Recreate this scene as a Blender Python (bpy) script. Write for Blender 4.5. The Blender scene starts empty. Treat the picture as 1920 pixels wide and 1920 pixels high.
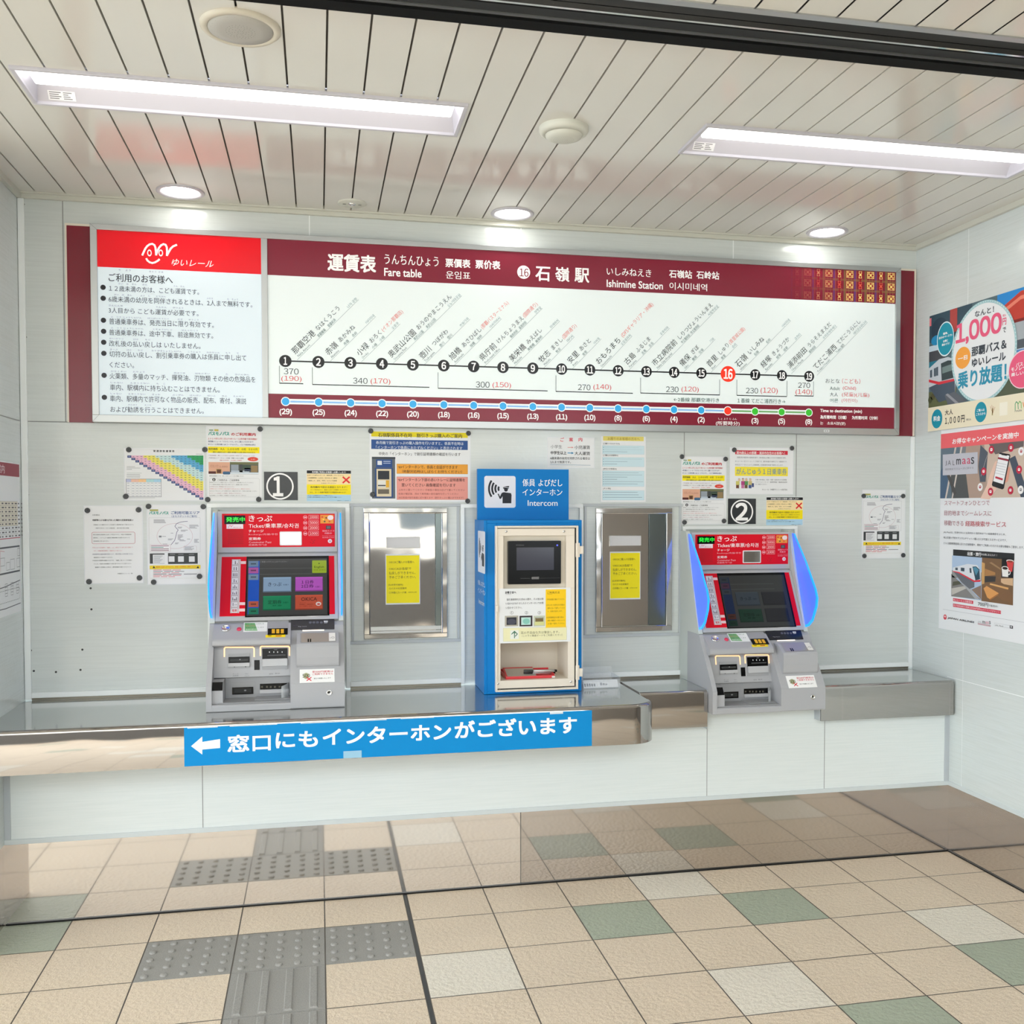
import bpy, math, random
from mathutils import Vector, Matrix, Euler

random.seed(7)
SC = bpy.context.scene
COL = SC.collection

# ------------------------------------------------------------------ camera
CX, CY, CZ = 0.6656, -3.8981, 1.5047
RX, RZ = -0.0313, -0.2091
FPX, U0, V0 = 1890.1, 998.1, 1011.1
cam = bpy.data.cameras.new('camera')
cam_ob = bpy.data.objects.new('camera', cam)
COL.objects.link(cam_ob)
cam_ob.location = (CX, CY, CZ)
CAMROT = Euler((0, 0, RZ)).to_matrix() @ Euler((RX, 0, 0)).to_matrix()
cam_ob.rotation_euler = (CAMROT @ Euler((math.pi / 2, 0, 0)).to_matrix()).to_euler()
cam.sensor_fit = 'HORIZONTAL'
cam.sensor_width = 36
cam.lens = FPX / 1920 * 36
cam.shift_x = (960 - U0) / 1920
cam.shift_y = (V0 - 960) / 1920
cam.clip_start = 0.05
SC.camera = cam_ob

# ------------------------------------------------------------------ sky, exposure
SC.view_settings.view_transform = 'Standard'
SC.view_settings.look = 'None'
SC.view_settings.exposure = 0.08
SC.view_settings.gamma = 1.0
SC.view_settings.use_curve_mapping = False
SKY = 5.4
LAMP_BAR = 2.3
LAMP_DOWN = 13.0
world = bpy.data.worlds.new('sky')
SC.world = world
world.use_nodes = True
bg = world.node_tree.nodes['Background']
bg.inputs[0].default_value = (0.85, 0.935, 1.0, 1)
bg.inputs[1].default_value = SKY
sun = bpy.data.lights.new('sun', 'SUN'); sun.energy = 2.2; sun.angle = 0.02; sun.color = (1.0, 0.97, 0.93)
sun_ob = bpy.data.objects.new('sun', sun); COL.objects.link(sun_ob)
sun_ob.rotation_euler = Vector((0.25, -0.62, -0.72)).to_track_quat('-Z', 'Y').to_euler()      # shines from behind the station on the street front

# ------------------------------------------------------------------ measured places (metres)
XL, XR = -0.444, 3.352          # side walls
YW = 0.29                       # upper back wall
H = 2.70                        # ceiling
ZC = 0.761                      # counter top
ZK = 0.30                       # top of the stainless kick plate


def ray(u, v):
    return CAMROT @ Vector(((u - U0) / FPX, 1.0, -(v - V0) / FPX))


class Pl:
    """a flat place in the scene: origin, two axes, and a measuring window (ox, oy, scale) on the 1920 px frame"""
    def __init__(self, o, s, t, zoom=(0, 0, 1.0)):
        self.o = Vector(o); self.s = Vector(s).normalized(); self.t = Vector(t).normalized()
        self.n = self.s.cross(self.t).normalized()
        self.zoom = zoom

    def z(self, ox, oy, sc):
        return Pl(self.o, self.s, self.t, (ox, oy, sc))

    def at(self, a, b):
        u = self.zoom[0] + a / self.zoom[2]; v = self.zoom[1] + b / self.zoom[2]
        d = ray(u, v); c = Vector((CX, CY, CZ))
        k = (self.o - c).dot(self.n) / d.dot(self.n)
        p = c + d * k - self.o
        return (p.dot(self.s), p.dot(self.t))

    def w(self, s, t, n=0.0):
        return self.o + self.s * s + self.t * t + self.n * n

    def box(self, a0, b0, a1, b1):
        s0, t1 = self.at(a0, b0); s1, t0 = self.at(a1, b1)
        return s0, t0, s1, t1

    def tbox(self, a0, b0, a1, b1):
        s0, t1 = self.at(a0, b0); _, t0 = self.at(a0, b1); s1, _ = self.at(a1, b0)
        return s0, t0, s1, t1


def wall(y, zoom=(0, 0, 1.0)):
    return Pl((0, y, 0), (1, 0, 0), (0, 0, 1), zoom)


# ------------------------------------------------------------------ materials
def lin(c):
    c = c / 255.0
    return c / 12.92 if c <= 0.04045 else ((c + 0.055) / 1.055) ** 2.4


def L3(c):
    return (lin(c[0]), lin(c[1]), lin(c[2]), 1.0)


MATS = {}


def new_mat(name):
    m = bpy.data.materials.new(name); m.use_nodes = True
    nt = m.node_tree
    return m, nt, nt.nodes['Principled BSDF']


def pm(name, rgb, rough=0.5, metal=0.0, spec=0.5, emit=None, es=0.0, trans=0.0, alpha=1.0, coat=0.0):
    if name in MATS:
        return MATS[name]
    m, nt, b = new_mat(name)
    b.inputs['Base Color'].default_value = L3(rgb)
    b.inputs['Roughness'].default_value = rough
    b.inputs['Metallic'].default_value = metal
    b.inputs['Specular IOR Level'].default_value = spec
    if emit:
        b.inputs['Emission Color'].default_value = L3(emit)
        b.inputs['Emission Strength'].default_value = es
    if trans:
        b.inputs['Transmission Weight'].default_value = trans
    if coat:
        b.inputs['Coat Weight'].default_value = coat
    b.inputs['Alpha'].default_value = alpha
    MATS[name] = m
    return m


def ink(rgb):            # print on paper / plastic
    return pm('print_%02x%02x%02x' % tuple(rgb), rgb, 0.45, spec=0.35)


def lit(rgb, es=0.14):   # face of the back-lit sign box
    return pm('backlit_%02x%02x%02x' % tuple(rgb), rgb, 0.25, spec=0.4, emit=rgb, es=es)


def scr(rgb, es=0.62):   # pixels of a screen
    return pm('screen_%02x%02x%02x_%d' % (rgb[0], rgb[1], rgb[2], int(es * 100)), (8, 9, 10), 0.12, spec=0.4, emit=rgb, es=es)


def tex_nodes(nt, scale_vec, kind='Object'):
    tc = nt.nodes.new('ShaderNodeTexCoord'); mp = nt.nodes.new('ShaderNodeMapping')
    mp.inputs['Scale'].default_value = scale_vec
    nt.links.new(tc.outputs[kind], mp.inputs['Vector'])
    return mp


def streak_panel(name, rgb, rgb2, rough=0.1, scale=(1.6, 1.6, 60), bump=0.02):
    """enamelled wall panel with faint horizontal streaks and a slightly rippled gloss"""
    m, nt, b = new_mat(name)
    mp = tex_nodes(nt, scale)
    nz = nt.nodes.new('ShaderNodeTexNoise'); nz.inputs['Scale'].default_value = 3.0; nz.inputs['Detail'].default_value = 5
    nt.links.new(mp.outputs[0], nz.inputs['Vector'])
    cr = nt.nodes.new('ShaderNodeValToRGB')
    cr.color_ramp.elements[0].position = 0.34; cr.color_ramp.elements[0].color = L3(rgb2)
    cr.color_ramp.elements[1].position = 0.62; cr.color_ramp.elements[1].color = L3(rgb)
    nt.links.new(nz.outputs['Fac'], cr.inputs['Fac']); nt.links.new(cr.outputs[0], b.inputs['Base Color'])
    b.inputs['Roughness'].default_value = rough; b.inputs['Specular IOR Level'].default_value = 0.5
    mp2 = tex_nodes(nt, (1, 1, 1))
    n2 = nt.nodes.new('ShaderNodeTexNoise'); n2.inputs['Scale'].default_value = 55; n2.inputs['Detail'].default_value = 2
    nt.links.new(mp2.outputs[0], n2.inputs['Vector'])
    bp = nt.nodes.new('ShaderNodeBump'); bp.inputs['Strength'].default_value = bump; bp.inputs['Distance'].default_value = 0.02
    nt.links.new(n2.outputs['Fac'], bp.inputs['Height']); nt.links.new(bp.outputs[0], b.inputs['Normal'])
    return m


def steel(name, rgb, rough, wav=0.0, wscale=(2, 2, 2), haze=0.3, hrough=0.5):
    """polished sheet steel: a sharp lobe plus a brushed, hazy lobe, optionally dented"""
    m, nt, b = new_mat(name)
    b.inputs['Base Color'].default_value = L3(rgb)
    b.inputs['Metallic'].default_value = 1.0
    b.inputs['Roughness'].default_value = rough
    h = nt.nodes.new('ShaderNodeBsdfPrincipled')
    h.inputs['Base Color'].default_value = L3(rgb); h.inputs['Metallic'].default_value = 1.0; h.inputs['Roughness'].default_value = hrough
    mp = tex_nodes(nt, (1.5, 1.5, 40))
    nz = nt.nodes.new('ShaderNodeTexNoise'); nz.inputs['Scale'].default_value = 6; nz.inputs['Detail'].default_value = 4
    nt.links.new(mp.outputs[0], nz.inputs['Vector'])
    mr = nt.nodes.new('ShaderNodeMapRange')
    mr.inputs['To Min'].default_value = haze * 0.9; mr.inputs['To Max'].default_value = haze * 1.1
    nt.links.new(nz.outputs['Fac'], mr.inputs['Value'])
    mx = nt.nodes.new('ShaderNodeMixShader')
    nt.links.new(mr.outputs[0], mx.inputs[0]); nt.links.new(b.outputs[0], mx.inputs[1]); nt.links.new(h.outputs[0], mx.inputs[2])
    nt.links.new(mx.outputs[0], nt.nodes['Material Output'].inputs['Surface'])
    if wav:
        mp2 = tex_nodes(nt, wscale)
        n2 = nt.nodes.new('ShaderNodeTexNoise'); n2.inputs['Scale'].default_value = 1.0; n2.inputs['Detail'].default_value = 1.0
        nt.links.new(mp2.outputs[0], n2.inputs['Vector'])
        bp = nt.nodes.new('ShaderNodeBump'); bp.inputs['Strength'].default_value = wav; bp.inputs['Distance'].default_value = 0.05
        nt.links.new(n2.outputs['Fac'], bp.inputs['Height']); nt.links.new(bp.outputs[0], b.inputs['Normal'])
    return m


def speckle(name, rgb, rgb2, rough=0.55, scale=260, bump=0.25, bscale=60, amount=(0.35, 0.65)):
    """speckled floor tile with a pebbled surface"""
    m, nt, b = new_mat(name)
    mp = tex_nodes(nt, (1, 1, 1))
    nz = nt.nodes.new('ShaderNodeTexNoise'); nz.inputs['Scale'].default_value = scale; nz.inputs['Detail'].default_value = 3
    nt.links.new(mp.outputs[0], nz.inputs['Vector'])
    cr = nt.nodes.new('ShaderNodeValToRGB')
    cr.color_ramp.elements[0].position = amount[0]; cr.color_ramp.elements[0].color = L3(rgb2)
    cr.color_ramp.elements[1].position = amount[1]; cr.color_ramp.elements[1].color = L3(rgb)
    nt.links.new(nz.outputs['Fac'], cr.inputs['Fac'])
    n3 = nt.nodes.new('ShaderNodeTexNoise'); n3.inputs['Scale'].default_value = 3.0; n3.inputs['Detail'].default_value = 3
    nt.links.new(mp.outputs[0], n3.inputs['Vector'])
    mr = nt.nodes.new('ShaderNodeMapRange'); mr.inputs['To Min'].default_value = 0.92; mr.inputs['To Max'].default_value = 1.06
    nt.links.new(n3.outputs['Fac'], mr.inputs['Value'])
    mx = nt.nodes.new('ShaderNodeVectorMath'); mx.operation = 'SCALE'
    nt.links.new(cr.outputs[0], mx.inputs[0]); nt.links.new(mr.outputs[0], mx.inputs['Scale'])
    nt.links.new(mx.outputs[0], b.inputs['Base Color'])
    b.inputs['Roughness'].default_value = rough
    n2 = nt.nodes.new('ShaderNodeTexNoise'); n2.inputs['Scale'].default_value = bscale; n2.inputs['Detail'].default_value = 2
    nt.links.new(mp.outputs[0], n2.inputs['Vector'])
    bp = nt.nodes.new('ShaderNodeBump'); bp.inputs['Strength'].default_value = bump; bp.inputs['Distance'].default_value = 0.02
    nt.links.new(n2.outputs['Fac'], bp.inputs['Height']); nt.links.new(bp.outputs[0], b.inputs['Normal'])
    return m


M_WALL = streak_panel('enamel_wall_panel', (213, 219, 217), (208, 214, 212), 0.13)
M_WALLR = streak_panel('enamel_wall_panel_side', (214, 221, 220), (208, 215, 213), 0.16)
M_LOW = streak_panel('enamel_lower_panel', (226, 232, 231), (221, 228, 227), 0.22)
M_SEAM = pm('panel_seam', (150, 153, 152), 0.6)
M_TRIMW = pm('white_aluminium_trim', (243, 247, 247), 0.3)
M_TRIMG = pm('grey_joint_trim', (184, 190, 194), 0.35)
M_CREAMTRIM = pm('cream_ceiling_trim', (205, 205, 194), 0.35)
M_CEIL = pm('ceiling_plank', (219, 217, 210), 0.12, spec=0.5)
M_GROOVE = pm('ceiling_groove', (112, 108, 102), 0.8)
M_BLACK = pm('black_rubber', (10, 11, 11), 0.45)
M_SLOT = pm('shutter_slot_black', (9, 10, 10), 0.7, spec=0.15)
M_SLOT2 = pm('shutter_slot_grey', (44, 46, 48), 0.55, spec=0.3)
M_DARK = pm('dark_channel', (38, 40, 42), 0.4)
M_ALU = pm('brushed_aluminium', (186, 189, 190), 0.32, metal=0.85)
M_CHROME = pm('chrome', (225, 225, 225), 0.08, metal=1.0)
M_KICK = steel('kick_plate_steel', (206, 200, 195), 0.05, haze=0.20, hrough=0.5)
M_KICK_VEIL = steel('kick_plate_steel_veil', (232, 227, 222), 0.05, haze=0.13, hrough=0.5)  # paler copy for the left run: bright reflection veil put into the steel colour
M_APRON = steel('counter_apron_steel', (176, 172, 168), 0.04, 0.05, (3.2, 3.2, 2.2), haze=0.10, hrough=0.4)
M_TOP = steel('counter_top_steel', (204, 205, 203), 0.10, 0.0, haze=0.2, hrough=0.4)
M_HATCH = steel('hatch_steel', (200, 197, 193), 0.04, 0.035, (4, 4, 4), haze=0.07, hrough=0.4)
M_HATCHF = steel('hatch_frame_steel', (196, 193, 188), 0.08, 0.10, (6, 6, 6), haze=0.2, hrough=0.4)
M_TILE = speckle('beige_floor_tile', (231, 214, 191), (206, 184, 158), rough=0.46)
M_TILEW = speckle('pale_floor_tile', (238, 229, 212), (214, 204, 188), rough=0.46)
M_TILEG = speckle('green_floor_tile', (172, 178, 157), (157, 165, 145), rough=0.46)
M_GROUT = pm('grout', (122, 115, 108), 0.8)
M_LIP = pm('kick_lip', (206, 213, 214), 0.35)
M_FOOT = pm('foot_gap', (118, 112, 100), 0.3, metal=0.6)
M_JOINT = pm('expansion_joint', (62, 62, 62), 0.6)
M_TACT = speckle('grey_tactile_tile', (160, 157, 151), (141, 138, 133), 0.6, 300, 0.03, 120)
M_PAPER = pm('paper', (234, 236, 238), 0.35, spec=0.4)
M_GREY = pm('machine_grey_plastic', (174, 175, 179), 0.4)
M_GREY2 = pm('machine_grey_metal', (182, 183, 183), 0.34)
M_GREY3 = pm('machine_darker_grey', (160, 161, 164), 0.42)  # slightly darker grey for slot surrounds, tray and lower panel
M_PLATE = pm('machine_side_plate', (200, 206, 200), 0.32)
M_RED = pm('machine_red', (220, 8, 34), 0.42, spec=0.2)
M_BLK = pm('glossy_black', (9, 10, 12), 0.2, spec=0.22)
M_CREAM = pm('cream_enamel', (236, 226, 212), 0.35)
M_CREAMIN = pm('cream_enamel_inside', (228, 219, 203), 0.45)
M_BLUE = pm('blue_enamel', (0, 124, 202), 0.4, spec=0.2)
M_BANNER = pm('blue_banner_film', (0, 138, 208), 0.4, spec=0.2)
M_MAROON = pm('maroon_panel', (128, 26, 46), 0.18)
M_MAG = pm('magnet_grey', (68, 71, 73), 0.4)


# ------------------------------------------------------------------ mesh building
TEXTJOBS = []
BUILDS = []


class MB:
    """collects shapes and links them as ONE mesh object"""
    def __init__(self):
        self.v = []; self.f = []; self.fm = []; self.mats = []; self.smooth = []
        self.ob = None

    def mi(self, m):
        if m not in self.mats:
            self.mats.append(m)
        return self.mats.index(m)

    def face(self, pts, m, smooth=False):
        i = len(self.v); self.v += [Vector(p) for p in pts]
        self.f.append(list(range(i, i + len(pts)))); self.fm.append(self.mi(m)); self.smooth.append(smooth)

    def mesh(self, verts, faces, m, smooth=False):
        i = len(self.v); self.v += [Vector(p) for p in verts]; k = self.mi(m)
        for f in faces:
            self.f.append([i + q for q in f]); self.fm.append(k); self.smooth.append(smooth)

    def prism(self, pl, pts, n0, n1, m, m_side=None):
        """pts counter-clockwise in (s, t); n0 back, n1 front"""
        a = sum(pts[i][0] * pts[(i + 1) % len(pts)][1] - pts[(i + 1) % len(pts)][0] * pts[i][1] for i in range(len(pts)))
        if a < 0:
            pts = pts[::-1]
        k = len(pts)
        lo = [pl.w(s, t, n0) for s, t in pts]; hi = [pl.w(s, t, n1) for s, t in pts]
        self.mesh(lo + hi, [list(range(k, 2 * k)), list(range(k - 1, -1, -1))], m)
        self.mesh(lo + hi, [[i, (i + 1) % k, k + (i + 1) % k, k + i] for i in range(k)], m_side or m)

    def pbox(self, pl, s0, t0, s1, t1, n0, n1, m):
        self.prism(pl, [(s0, t0), (s1, t0), (s1, t1), (s0, t1)], n0, n1, m)

    def box(self, x0, y0, z0, x1, y1, z1, m):
        v = [(x, y, z) for x in (x0, x1) for y in (y0, y1) for z in (z0, z1)]
        self.mesh(v, [[0, 1, 3, 2], [4, 6, 7, 5], [0, 4, 5, 1], [2, 3, 7, 6], [0, 2, 6, 4], [1, 5, 7, 3]], m)

    def lathe(self, pl, c, prof, m, k=32, smooth=True):
        """profile [(radius, n)] turned about the plane normal at c=(s, t)"""
        v = []; f = []
        for r, n in prof:
            for i in range(k):
                a = 2 * math.pi * i / k
                v.append(pl.w(c[0] + r * math.cos(a), c[1] + r * math.sin(a), n))
        for j in range(len(prof) - 1):
            for i in range(k):
                i2 = (i + 1) % k
                f.append([j * k + i, j * k + i2, (j + 1) * k + i2, (j + 1) * k + i])
        self.mesh(v, f, m, smooth)
        self.mesh([v[i] for i in range(k)], [list(range(k))[::-1]], m)
        self.mesh([v[(len(prof) - 1) * k + i] for i in range(k)], [list(range(k))], m)

    def tube(self, pts, r, m, k=10):
        v = []; f = []
        pts = [Vector(p) for p in pts]
        for i, p in enumerate(pts):
            d = (pts[min(i + 1, len(pts) - 1)] - pts[max(i - 1, 0)]).normalized()
            up = Vector((0, 0, 1)) if abs(d.z) < 0.9 else Vector((1, 0, 0))
            a = d.cross(up).normalized(); b = d.cross(a).normalized()
            rr = r[i] if isinstance(r, (list, tuple)) else r
            for j in range(k):
                t = 2 * math.pi * j / k
                v.append(p + a * rr * math.cos(t) + b * rr * math.sin(t))
        for i in range(len(pts) - 1):
            for j in range(k):
                j2 = (j + 1) % k
                f.append([i * k + j, i * k + j2, (i + 1) * k + j2, (i + 1) * k + j])
        f.append(list(range(k))[::-1]); f.append([(len(pts) - 1) * k + j for j in range(k)])
        self.mesh(v, f, m, True)

    def build(self, name, parent=None, bevel=0.0, kind=None, label=None, seg=2):
        me = bpy.data.meshes.new(name)
        ob = bpy.data.objects.new(name, me)
        COL.objects.link(ob)
        if parent is not None:
            ob.parent = parent
        if bevel:
            bv = ob.modifiers.new('bevel', 'BEVEL'); bv.width = bevel; bv.segments = seg
            bv.limit_method = 'ANGLE'; bv.angle_limit = math.radians(40)
        if kind:
            ob['kind'] = kind
        if label:
            ob['label'] = label
        self.ob = ob
        BUILDS.append(self)
        return ob

    def finish(self):
        me = self.ob.data
        par = self.ob.parent
        off = Vector((0, 0, 0))
        p = par
        while p is not None:
            off += Vector(p.location); p = p.parent
        off += Vector(self.ob.location)
        me.from_pydata([tuple(q - off) for q in self.v], [], self.f)
        for m in self.mats:
            me.materials.append(m)
        for p, k, s in zip(me.polygons, self.fm, self.smooth):
            p.material_index = k; p.use_smooth = s
        me.update()


FULLW = str.maketrans('0123456789', '０１２３４５６７８９')


def finish_all():
    """turn the collected lettering into mesh faces and fill every object"""
    tmp = bpy.data.collections.new('lettering'); COL.children.link(tmp)
    cache = {}
    for job in TEXTJOBS:
        job['num'] = job['mode'] == 'fit' and all(q in '0123456789(),' for q in job['body'])
        if job['num'] or '1' in job['body']:
            job['body'] = job['body'].translate(FULLW)
        em = (job['box'][3] - job['box'][1]) if job['mode'] == 'fit' else job['h']
        if em > 0.018:
            job['res'] = 5
        key = (job['body'], job['res'])
        if key not in cache:
            c = bpy.data.curves.new('lettering', 'FONT'); c.body = job['body']; c.size = 1.0
            c.resolution_u = job['res']; c.offset = 0.0
            o = bpy.data.objects.new('lettering', c); tmp.objects.link(o)
            cache[key] = o
    for job in TEXTJOBS:
        if job['num']:
            for chh in job['body']:
                key = (chh, job['res'])
                if key not in cache:
                    c = bpy.data.curves.new('lettering', 'FONT'); c.body = chh; c.size = 1.0
                    c.resolution_u = job['res']
                    o = bpy.data.objects.new('lettering', c); tmp.objects.link(o)
                    cache[key] = o
    dg = bpy.context.evaluated_depsgraph_get()
    geo = {}
    for key, o in cache.items():
        me = bpy.data.meshes.new_from_object(o.evaluated_get(dg))
        vs = [tuple(v.co) for v in me.vertices]; fs = [list(p.vertices) for p in me.polygons]
        geo[key] = (vs, fs)
        bpy.data.meshes.remove(me)
    for key, o in cache.items():
        c = o.data; bpy.data.objects.remove(o); bpy.data.curves.remove(c)
    bpy.data.collections.remove(tmp)
    for job in TEXTJOBS:
        vs, fs = geo[(job['body'], job['res'])]
        if job['num']:
            vs, fs, pen_x = [], [], 0.0
            for chh in job['body']:
                gv, gf = geo[(chh, job['res'])]
                a0 = min(v[0] for v in gv); a1 = max(v[0] for v in gv); i0 = len(vs)
                vs += [(v[0] - a0 + pen_x, v[1], 0) for v in gv]; fs += [[i0 + q for q in f] for f in gf]
                pen_x += a1 - a0 + 0.075
        if not vs:
            continue
        x0 = min(v[0] for v in vs); x1 = max(v[0] for v in vs)
        y0 = min(v[1] for v in vs); y1 = max(v[1] for v in vs)
        pl = job['pl']; n = job['n']; sh = job['shear']
        out = []
        if job['mode'] == 'fit':
            s0, t0, s1, t1 = job['box']
            kx = (s1 - s0) / max(x1 - x0, 1e-6); ky = (t1 - t0) / max(y1 - y0, 1e-6)
            for v in vs:
                yy = (v[1] - y0) * ky
                out.append(pl.w(s0 + (v[0] - x0) * kx + sh * yy, t0 + yy, n))
        else:
            o = Vector(job['o']); e = Vector(job['e']).normalized(); p = Vector((-e.y, e.x))
            k = job['h']; kx = k * job['xs']
            if job.get('wfit'):
                kx = job['wfit'] / max(x1 - x0, 1e-6)
            dx = 0.0
            if job.get('ralign'):
                dx = -x1 * kx
            for v in vs:
                q = o + e * (v[0] * kx + dx) + p * (v[1] * k)
                out.append(pl.w(q.x, q.y, n))
        # heavier strokes: the same outline set down again a hair to each side
        bd = max(job['bold'], 0.0)
        em = (job['box'][3] - job['box'][1]) if job['mode'] == 'fit' else job['h']
        d = bd * em
        if bd < 0.005:
            sh_ = [(0, 0)]
        elif bd < 0.016:
            sh_ = [(-d, 0), (d, 0)]
        elif bd < 0.028:
            sh_ = [(-d, -d), (d, -d), (-d, d), (d, d)]
        else:
            sh_ = [(i * d * 0.5, j * d * 0.5) for i in (-2, 0, 2) for j in (-2, 0, 2)] + [(i * d * 0.5, j * d * 0.5) for i in (-1, 1) for j in (-1, 1)]
        for q in sh_:
            off = pl.s * q[0] + pl.t * q[1] + pl.n * (0.000045 * sh_.index(q))
            job['mb'].mesh([p + off for p in out] if bd else out, fs, job['m'])
    for b in BUILDS:
        b.finish()


class Sheet:
    """drawing on a flat place in measured window coordinates"""
    def __init__(self, mb, pl, n0=0.0, mat=ink):
        self.mb = mb; self.pl = pl; self.n0 = n0; self.mat = mat

    def N(self, l):
        return self.n0 + l * 0.00022

    def c(self, col):
        return self.mat(col) if isinstance(col, tuple) else col

    def z(self, ox, oy, sc):
        return Sheet(self.mb, self.pl.z(ox, oy, sc), self.n0, self.mat)

    def sr(self, s0, t0, s1, t1, col, l=1):
        w = self.pl.w; n = self.N(l)
        self.mb.face([w(s0, t0, n), w(s1, t0, n), w(s1, t1, n), w(s0, t1, n)], self.c(col))

    def rect(self, a0, b0, a1, b1, col, l=1):
        self.sr(*self.pl.box(a0, b0, a1, b1), col, l)

    def band(self, a0, b0, a1, b1, col, l=1):       # heights both read at the left end
        self.sr(*self.pl.tbox(a0, b0, a1, b1), col, l)

    def poly(self, pts, col, l=1):
        q = [self.pl.at(*p) for p in pts]
        self.spoly(q, col, l)

    def spoly(self, q, col, l=1):
        a = sum(q[i][0] * q[(i + 1) % len(q)][1] - q[(i + 1) % len(q)][0] * q[i][1] for i in range(len(q)))
        if a < 0:
            q = q[::-1]
        n = self.N(l)
        self.mb.face([self.pl.w(s, t, n) for s, t in q], self.c(col))

    def rrect(self, a0, b0, a1, b1, r, col, l=1):
        s0, t0, s1, t1 = self.pl.box(a0, b0, a1, b1)
        self.spoly(rr(s0, t0, s1, t1, r), col, l)

    def disc(self, a, b, r, col, l=1, k=28):         # r in metres
        s, t = self.pl.at(a, b); self.sdisc(s, t, r, r, col, l, k)

    def sdisc(self, s, t, rs, rt, col, l=1, k=28):
        self.spoly([(s + rs * math.cos(2 * math.pi * i / k), t + rt * math.sin(2 * math.pi * i / k)) for i in range(k)], col, l)

    def ell(self, a0, b0, a1, b1, col, l=1, k=28):
        s0, t0, s1, t1 = self.pl.box(a0, b0, a1, b1)
        self.sdisc((s0 + s1) / 2, (t0 + t1) / 2, abs(s1 - s0) / 2, abs(t1 - t0) / 2, col, l, k)

    def ring(self, s, t, r0, r1, col, l=1, k=40, a0=0.0, a1=2 * math.pi, asp=1.0):
        n = self.N(l); m = self.c(col)
        for i in range(k):
            p = a0 + (a1 - a0) * i / k; q = a0 + (a1 - a0) * (i + 1) / k
            self.mb.face([self.pl.w(s + r * math.cos(a), t + asp * r * math.sin(a), n) for r, a in ((r0, p), (r1, p), (r1, q), (r0, q))], m)

    def sline(self, q, w, col, l=1):
        n = self.N(l); m = self.c(col)
        for i in range(len(q) - 1):
            a = Vector(q[i]); b = Vector(q[i + 1]); d = b - a
            if d.length < 1e-9:
                continue
            d.normalize(); p = Vector((-d.y, d.x)) * (w / 2); e = d * (w * 0.25)
            pts = [a - p - e, b - p + e, b + p + e, a + p - e]
            self.mb.face([self.pl.w(x.x, x.y, n) for x in pts], m)

    def line(self, pts, w, col, l=1):
        self.sline([self.pl.at(*p) for p in pts], w, col, l)

    def frame(self, a0, b0, a1, b1, w, col, l=1, r=0):
        s0, t0, s1, t1 = self.pl.box(a0, b0, a1, b1)
        q = rr(s0, t0, s1, t1, r) if r else [(s0, t0), (s1, t0), (s1, t1), (s0, t1)]
        self.sline(q + [q[0]], w, col, l)

    def txt(self, body, a0, b0, a1, b1, col, l=3, bold=0.0, shear=0.0, res=2):
        TEXTJOBS.append(dict(mb=self.mb, body=body, pl=self.pl, box=self.pl.tbox(a0, b0, a1, b1), n=self.N(l), m=self.c(col),
                             bold=bold, res=res, shear=shear, mode='fit'))
        self.mb.mi(self.c(col))

    def stxt(self, body, s0, t0, s1, t1, col, l=3, bold=0.0, shear=0.0, res=2):
        TEXTJOBS.append(dict(mb=self.mb, body=body, pl=self.pl, box=(s0, t0, s1, t1), n=self.N(l), m=self.c(col),
                             bold=bold, res=res, shear=shear, mode='fit'))
        self.mb.mi(self.c(col))

    def etxt(self, body, o, e, h, col, l=3, bold=0.0, xs=1.0, wfit=None, ralign=False, res=2):
        TEXTJOBS.append(dict(mb=self.mb, body=body, pl=self.pl, o=o, e=e, h=h, xs=xs, wfit=wfit, ralign=ralign, n=self.N(l), m=self.c(col),
                             bold=bold, res=res, shear=0, mode='em'))
        self.mb.mi(self.c(col))


def rr(s0, t0, s1, t1, r, k=5):
    q = []
    for cx, cy, a in ((s1 - r, t1 - r, 0), (s0 + r, t1 - r, 90), (s0 + r, t0 + r, 180), (s1 - r, t0 + r, 270)):
        for i in range(k + 1):
            b = math.radians(a + 90 * i / k)
            q.append((cx + r * math.cos(b), cy + r * math.sin(b)))
    return q


def tag(o, label=None, cat=None, group=None, kind=None):
    if label: o['label'] = label
    if cat: o['category'] = cat
    if group: o['group'] = group
    if kind: o['kind'] = kind
    return o


def empty(name, loc, label=None, cat=None, group=None):
    o = bpy.data.objects.new(name, None); COL.objects.link(o); o.location = loc
    o.empty_display_size = 0.05
    return tag(o, label, cat, group)


# ================================================================== STRUCTURE
ID = Pl((0, 0, 0), (1, 0, 0), (0, 1, 0))                 # floor plane, n up
CEIL = Pl((0, 0, H), (1, 0, 0), (0, -1, 0))              # ceiling plane, n down
W0 = wall(YW)
RW = Pl((XR, 0, 0), (0, -1, 0), (0, 0, 1))
LW = Pl((XL, 0, 0), (0, 1, 0), (0, 0, 1))
BACK = -8.2                                              # concourse runs back to here

# ---- floor: individual tiles over grout, dark expansion joint
D0 = 0.2525
XRT, XLT = 1.2916, 0.6789
b = MB()
b.box(-8, BACK, -0.06, 12, 0.02, -0.0025, M_GROUT)
b.box(XLT + 0.3 + 0.001, BACK, -0.002, XRT - 0.3 - 0.001, 0, -0.0006, M_JOINT)
SPECIAL = {(1, 1): 'g', (2, 0): 'w', (3, 1): 'g', (5, 2): 'w', (5, 3): 'g', (2, 3): 'w', (3, 4): 'g', (-1, 2): 'w',
           (-6, 0): 'g'}
TACT = {(-4, 1): 'd', (-3, 1): 'd', (-2, 1): 'd'}
for k in range(2, 24):
    TACT[(-3, k)] = 'b'
rnd = random.Random(3)


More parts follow.
